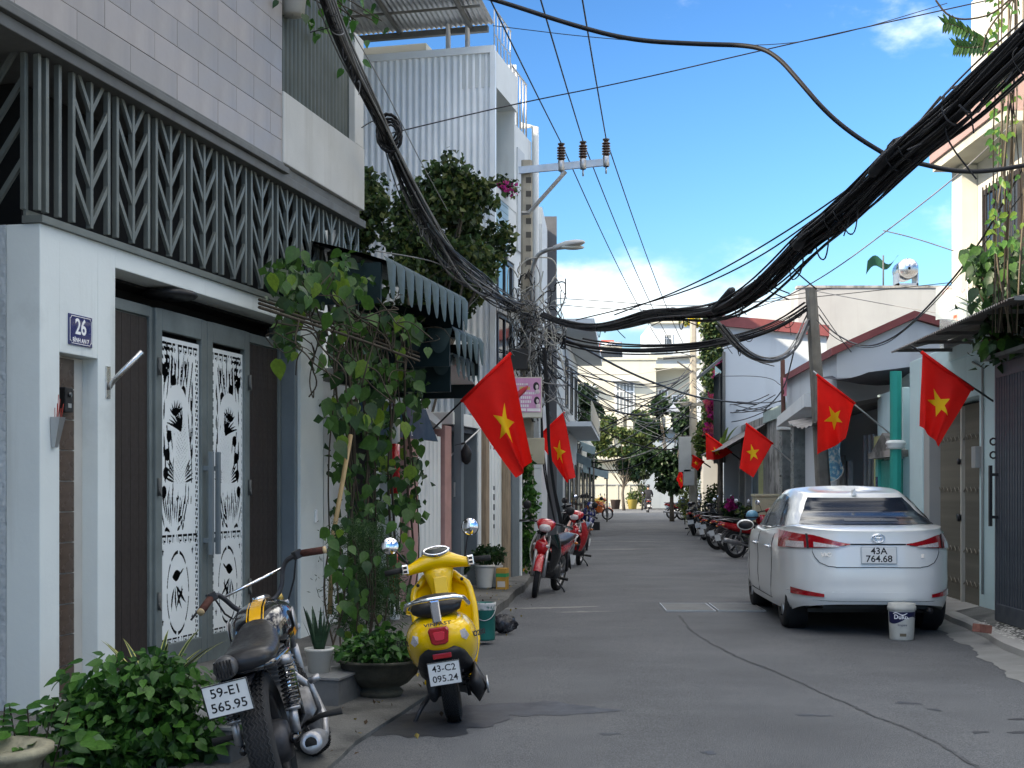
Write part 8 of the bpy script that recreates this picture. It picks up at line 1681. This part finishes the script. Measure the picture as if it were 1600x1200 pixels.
for k in range(150): p = P(1560 + abs(rnd.gauss(0, 22)) - 14, rnd.uniform(-10, 400), rnd.uniform(11.8, 12.6)); leaf_obj(hs_, hv2, p - o, rnd.uniform(.05, .1), (rnd.gauss(-.3, .6), -.3, -.6), (rnd.gauss(0, .5), -1, .4), rnd)
br = thing('feathery_branch', 'drooping branch with paired leaflets against the sky at upper right', 'branch', P(1560, 10, 11)); o = br.location; b = MB(); stems = [[(1600, -30), (1560, 20), (1510, 32), (1480, 25), (1462, 0)], [(1590, -10), (1555, 30), (1540, 55), (1535, 80)], [(1545, 70), (1520, 55), (1500, 42), (1478, 36)], [(1540, 72), (1515, 75), (1495, 72)]]
hp = [heart_mesh('leaf', m, .1, .22, 5) for m in (LB[2], LV[1])]
for si, s_ in enumerate(stems):
    q = smooth([P(a, c, 11) for a, c in s_], 2); b.tube([p - o for p in q], .008 if si < 2 else .003, 5)
    if si >= 2:
        for i in range(1, len(q)):
            for sd in (-1, 1): leaf_obj(hp, br, q[i] - o, .09, (rnd.gauss(-.3, .1), -.1, sd * .7 - .2), (0, -1, .3), rnd)
b.build('stem', m_twig, br)
ap = thing('areca_palm', 'areca palm on the balcony of the cream house', 'palm', (6.75, 18.6, 3.55)); blades(ap, 26, 1.25, .035, [leafmat('areca leaf', (.05, .1, .03)), ], 33, .8, .75, .04); b = MB(); [b.tube([(0, 0, 0), (.1 * math.cos(a), .1 * math.sin(a), .5)], .015, 5) for a in (0, 1.5, 3, 4.5)]; b.build('stem', m_twig, ap)
ap2 = thing('areca_palm', 'low yellowish areca palm just above the corrugated canopy', 'palm', (6.35, 18.2, 3.0)); blades(ap2, 18, .8, .028, [leafmat('areca yellow leaf', (.2, .2, .05))], 35, 1.0, .8, .04)
t = thing('balcony_banner', 'red and white cloth banner on the cream house balcony', 'banner', P(1462, 500, 18.5)); b = MB(); b.grid(lambda u, v: (.42 * u, .02 * math.sin(6 * u), .45 * v + .02 * math.sin(5 * u)), 12, 6); b.build('cloth', mat('white banner', (.6, .62, .62), .7, stain=((.6, .08, .03), 6, .56, .95)), t); MB().cyl((.44, 0, -.2), (.44, 0, .75), .012, n=6).build('pole', m_metal, t)
t = thing('fallen_leaves', 'scattered dry leaves along the left kerb', 'leaves', (0, 0, 0)); t['kind'] = 'stuff'; pts = []
for k in range(150):
    y = rnd.uniform(7.4, 20); x = interp(LE, y) + rnd.gauss(-.25, .22); pts.append((x, y, .035 + .09 * sst(y, 12.5, 16) * (x < interp(LE, y))))
leaf_cloud('litter', t, pts, .035, [mat('dry leaf', (.3, .22, .06), .7), mat('dark dry leaf', (.08, .05, .03), .8)], 77, 0, .4, 6)

# ================================================================ PEOPLE
def person(label, loc, rz, joints, radii, edges, mats, regions, scale=1.):
    t = thing('person', label, 'person', loc, rz); me = bpy.data.meshes.new('body'); names = list(joints); me.from_pydata([joints[n] for n in names], [(names.index(a), names.index(c)) for a, c in edges], [])
    o = bpy.data.objects.new('body_skin', me); C.objects.link(o); sk = o.modifiers.new('skin', 'SKIN'); sk.use_smooth_shade = True
    for i, n in enumerate(names): me.skin_vertices[0].data[i].radius = (radii[n], radii[n]); me.skin_vertices[0].data[i].use_root = (n == 'pelvis')
    ss = o.modifiers.new('sub', 'SUBSURF'); ss.levels = 2; ss.render_levels = 2
    m2 = bpy.data.meshes.new_from_object(o.evaluated_get(bpy.context.evaluated_depsgraph_get())); bpy.data.objects.remove(o)
    for m in mats: m2.materials.append(m)
    for p in m2.polygons: p.material_index = regions(p.center); p.use_smooth = True
    link('body', m2, t); t.scale = (scale,) * 3; return t
skin_m = mat('skin', (.42, .25, .18), .6); jb = mat('black jacket', (.015, .016, .02), .7); jd = mat('dark trousers', (.03, .03, .04), .8); jp = mat('pink coat', (.5, .2, .28), .8)
# seated rider: x forward, seat at .78
RJ = dict(pelvis=(0, 0, .84), waist=(.02, 0, 1.0), chest=(.06, 0, 1.22), neck=(.08, 0, 1.4), head0=(.1, 0, 1.5), head=(.11, 0, 1.58), shl=(.05, .19, 1.33), ell=(.2, .27, 1.1), wrl=(.45, .27, 1.03), hal=(.53, .27, 1.02), shr=(.05, -.19, 1.33), elr=(.2, -.27, 1.1), wrr=(.45, -.27, 1.03), har=(.53, -.27, 1.02), hil=(.04, .1, .82), knl=(.42, .15, .74), anl=(.34, .15, .34), tol=(.5, .16, .28), hir=(.04, -.1, .82), knr=(.42, -.15, .74), anr=(.34, -.15, .34), tor=(.5, -.16, .28))
RR = dict(pelvis=.15, waist=.14, chest=.16, neck=.06, head0=.085, head=.09, shl=.075, ell=.055, wrl=.04, hal=.04, shr=.075, elr=.055, wrr=.04, har=.04, hil=.1, knl=.075, anl=.05, tol=.04, hir=.1, knr=.075, anr=.05, tor=.04)
RE_ = [('pelvis', 'waist'), ('waist', 'chest'), ('chest', 'neck'), ('neck', 'head0'), ('head0', 'head'), ('chest', 'shl'), ('shl', 'ell'), ('ell', 'wrl'), ('wrl', 'hal'), ('chest', 'shr'), ('shr', 'elr'), ('elr', 'wrr'), ('wrr', 'har'), ('pelvis', 'hil'), ('hil', 'knl'), ('knl', 'anl'), ('anl', 'tol'), ('pelvis', 'hir'), ('hir', 'knr'), ('knr', 'anr'), ('anr', 'tor')]
def reg(c): return 2 if (c[2] > 1.42 or (c[0] > .49 and c[2] > .9)) else (1 if c[2] < .9 else 0)
def rider(label, bike_label, loc, head, top, paint, helm):
    bk = underbone(bike_label, loc, head, 0, paint, 'ridden motorbikes', name='ridden_motorbike', stand=False)
    pr = person(label, loc, R(90 - head), RJ, RR, RE_, (top, jd, skin_m), reg, VS); a = R(90 - head)
    h_ = MB(); h_.sph((.1, 0, 1.62), (.135, .12, .125), 18, 10); hl = h_.build('helmet', helm, pr); MB().grid(lambda u, v: (.1 + .17 * math.cos((u - .5) * 2), .13 * math.sin((u - .5) * 2), 1.6 + .02 * v), 8, 1).build('peak', helm, hl); return pr
rider('rider in black jacket and dark helmet seen from behind at the street end', 'black motorbike ridden away at the end of the street', mp_at(1013, 801), 2, jb, m_blk, mat('black helmet', (.02, .02, .022), .3, coat=.5))
lp = mp_at(910, 812); rider('rider in black with grey helmet riding across on the left', 'black motorbike with orange panel ridden out of the left side', lp, 75, jb, mat('orange panel paint', (.6, .14, .04), .3, coat=.6), mat('grey helmet', (.16, .16, .15), .5))
# passenger behind
a = R(90 - 75); bx_, by_ = math.cos(a), math.sin(a); pj = dict(RJ); pr = person('child in pink coat sitting behind the left rider', (lp[0] - .42 * bx_, lp[1] - .42 * by_, lp[2] + .02), a, RJ, RR, RE_, (jp, jd, skin_m), reg, .92)
MB().sph((.08, 0, 1.6), (.12, .115, .12), 16, 10).build('hair', mat('dark hair', (.02, .015, .012), .6), pr)
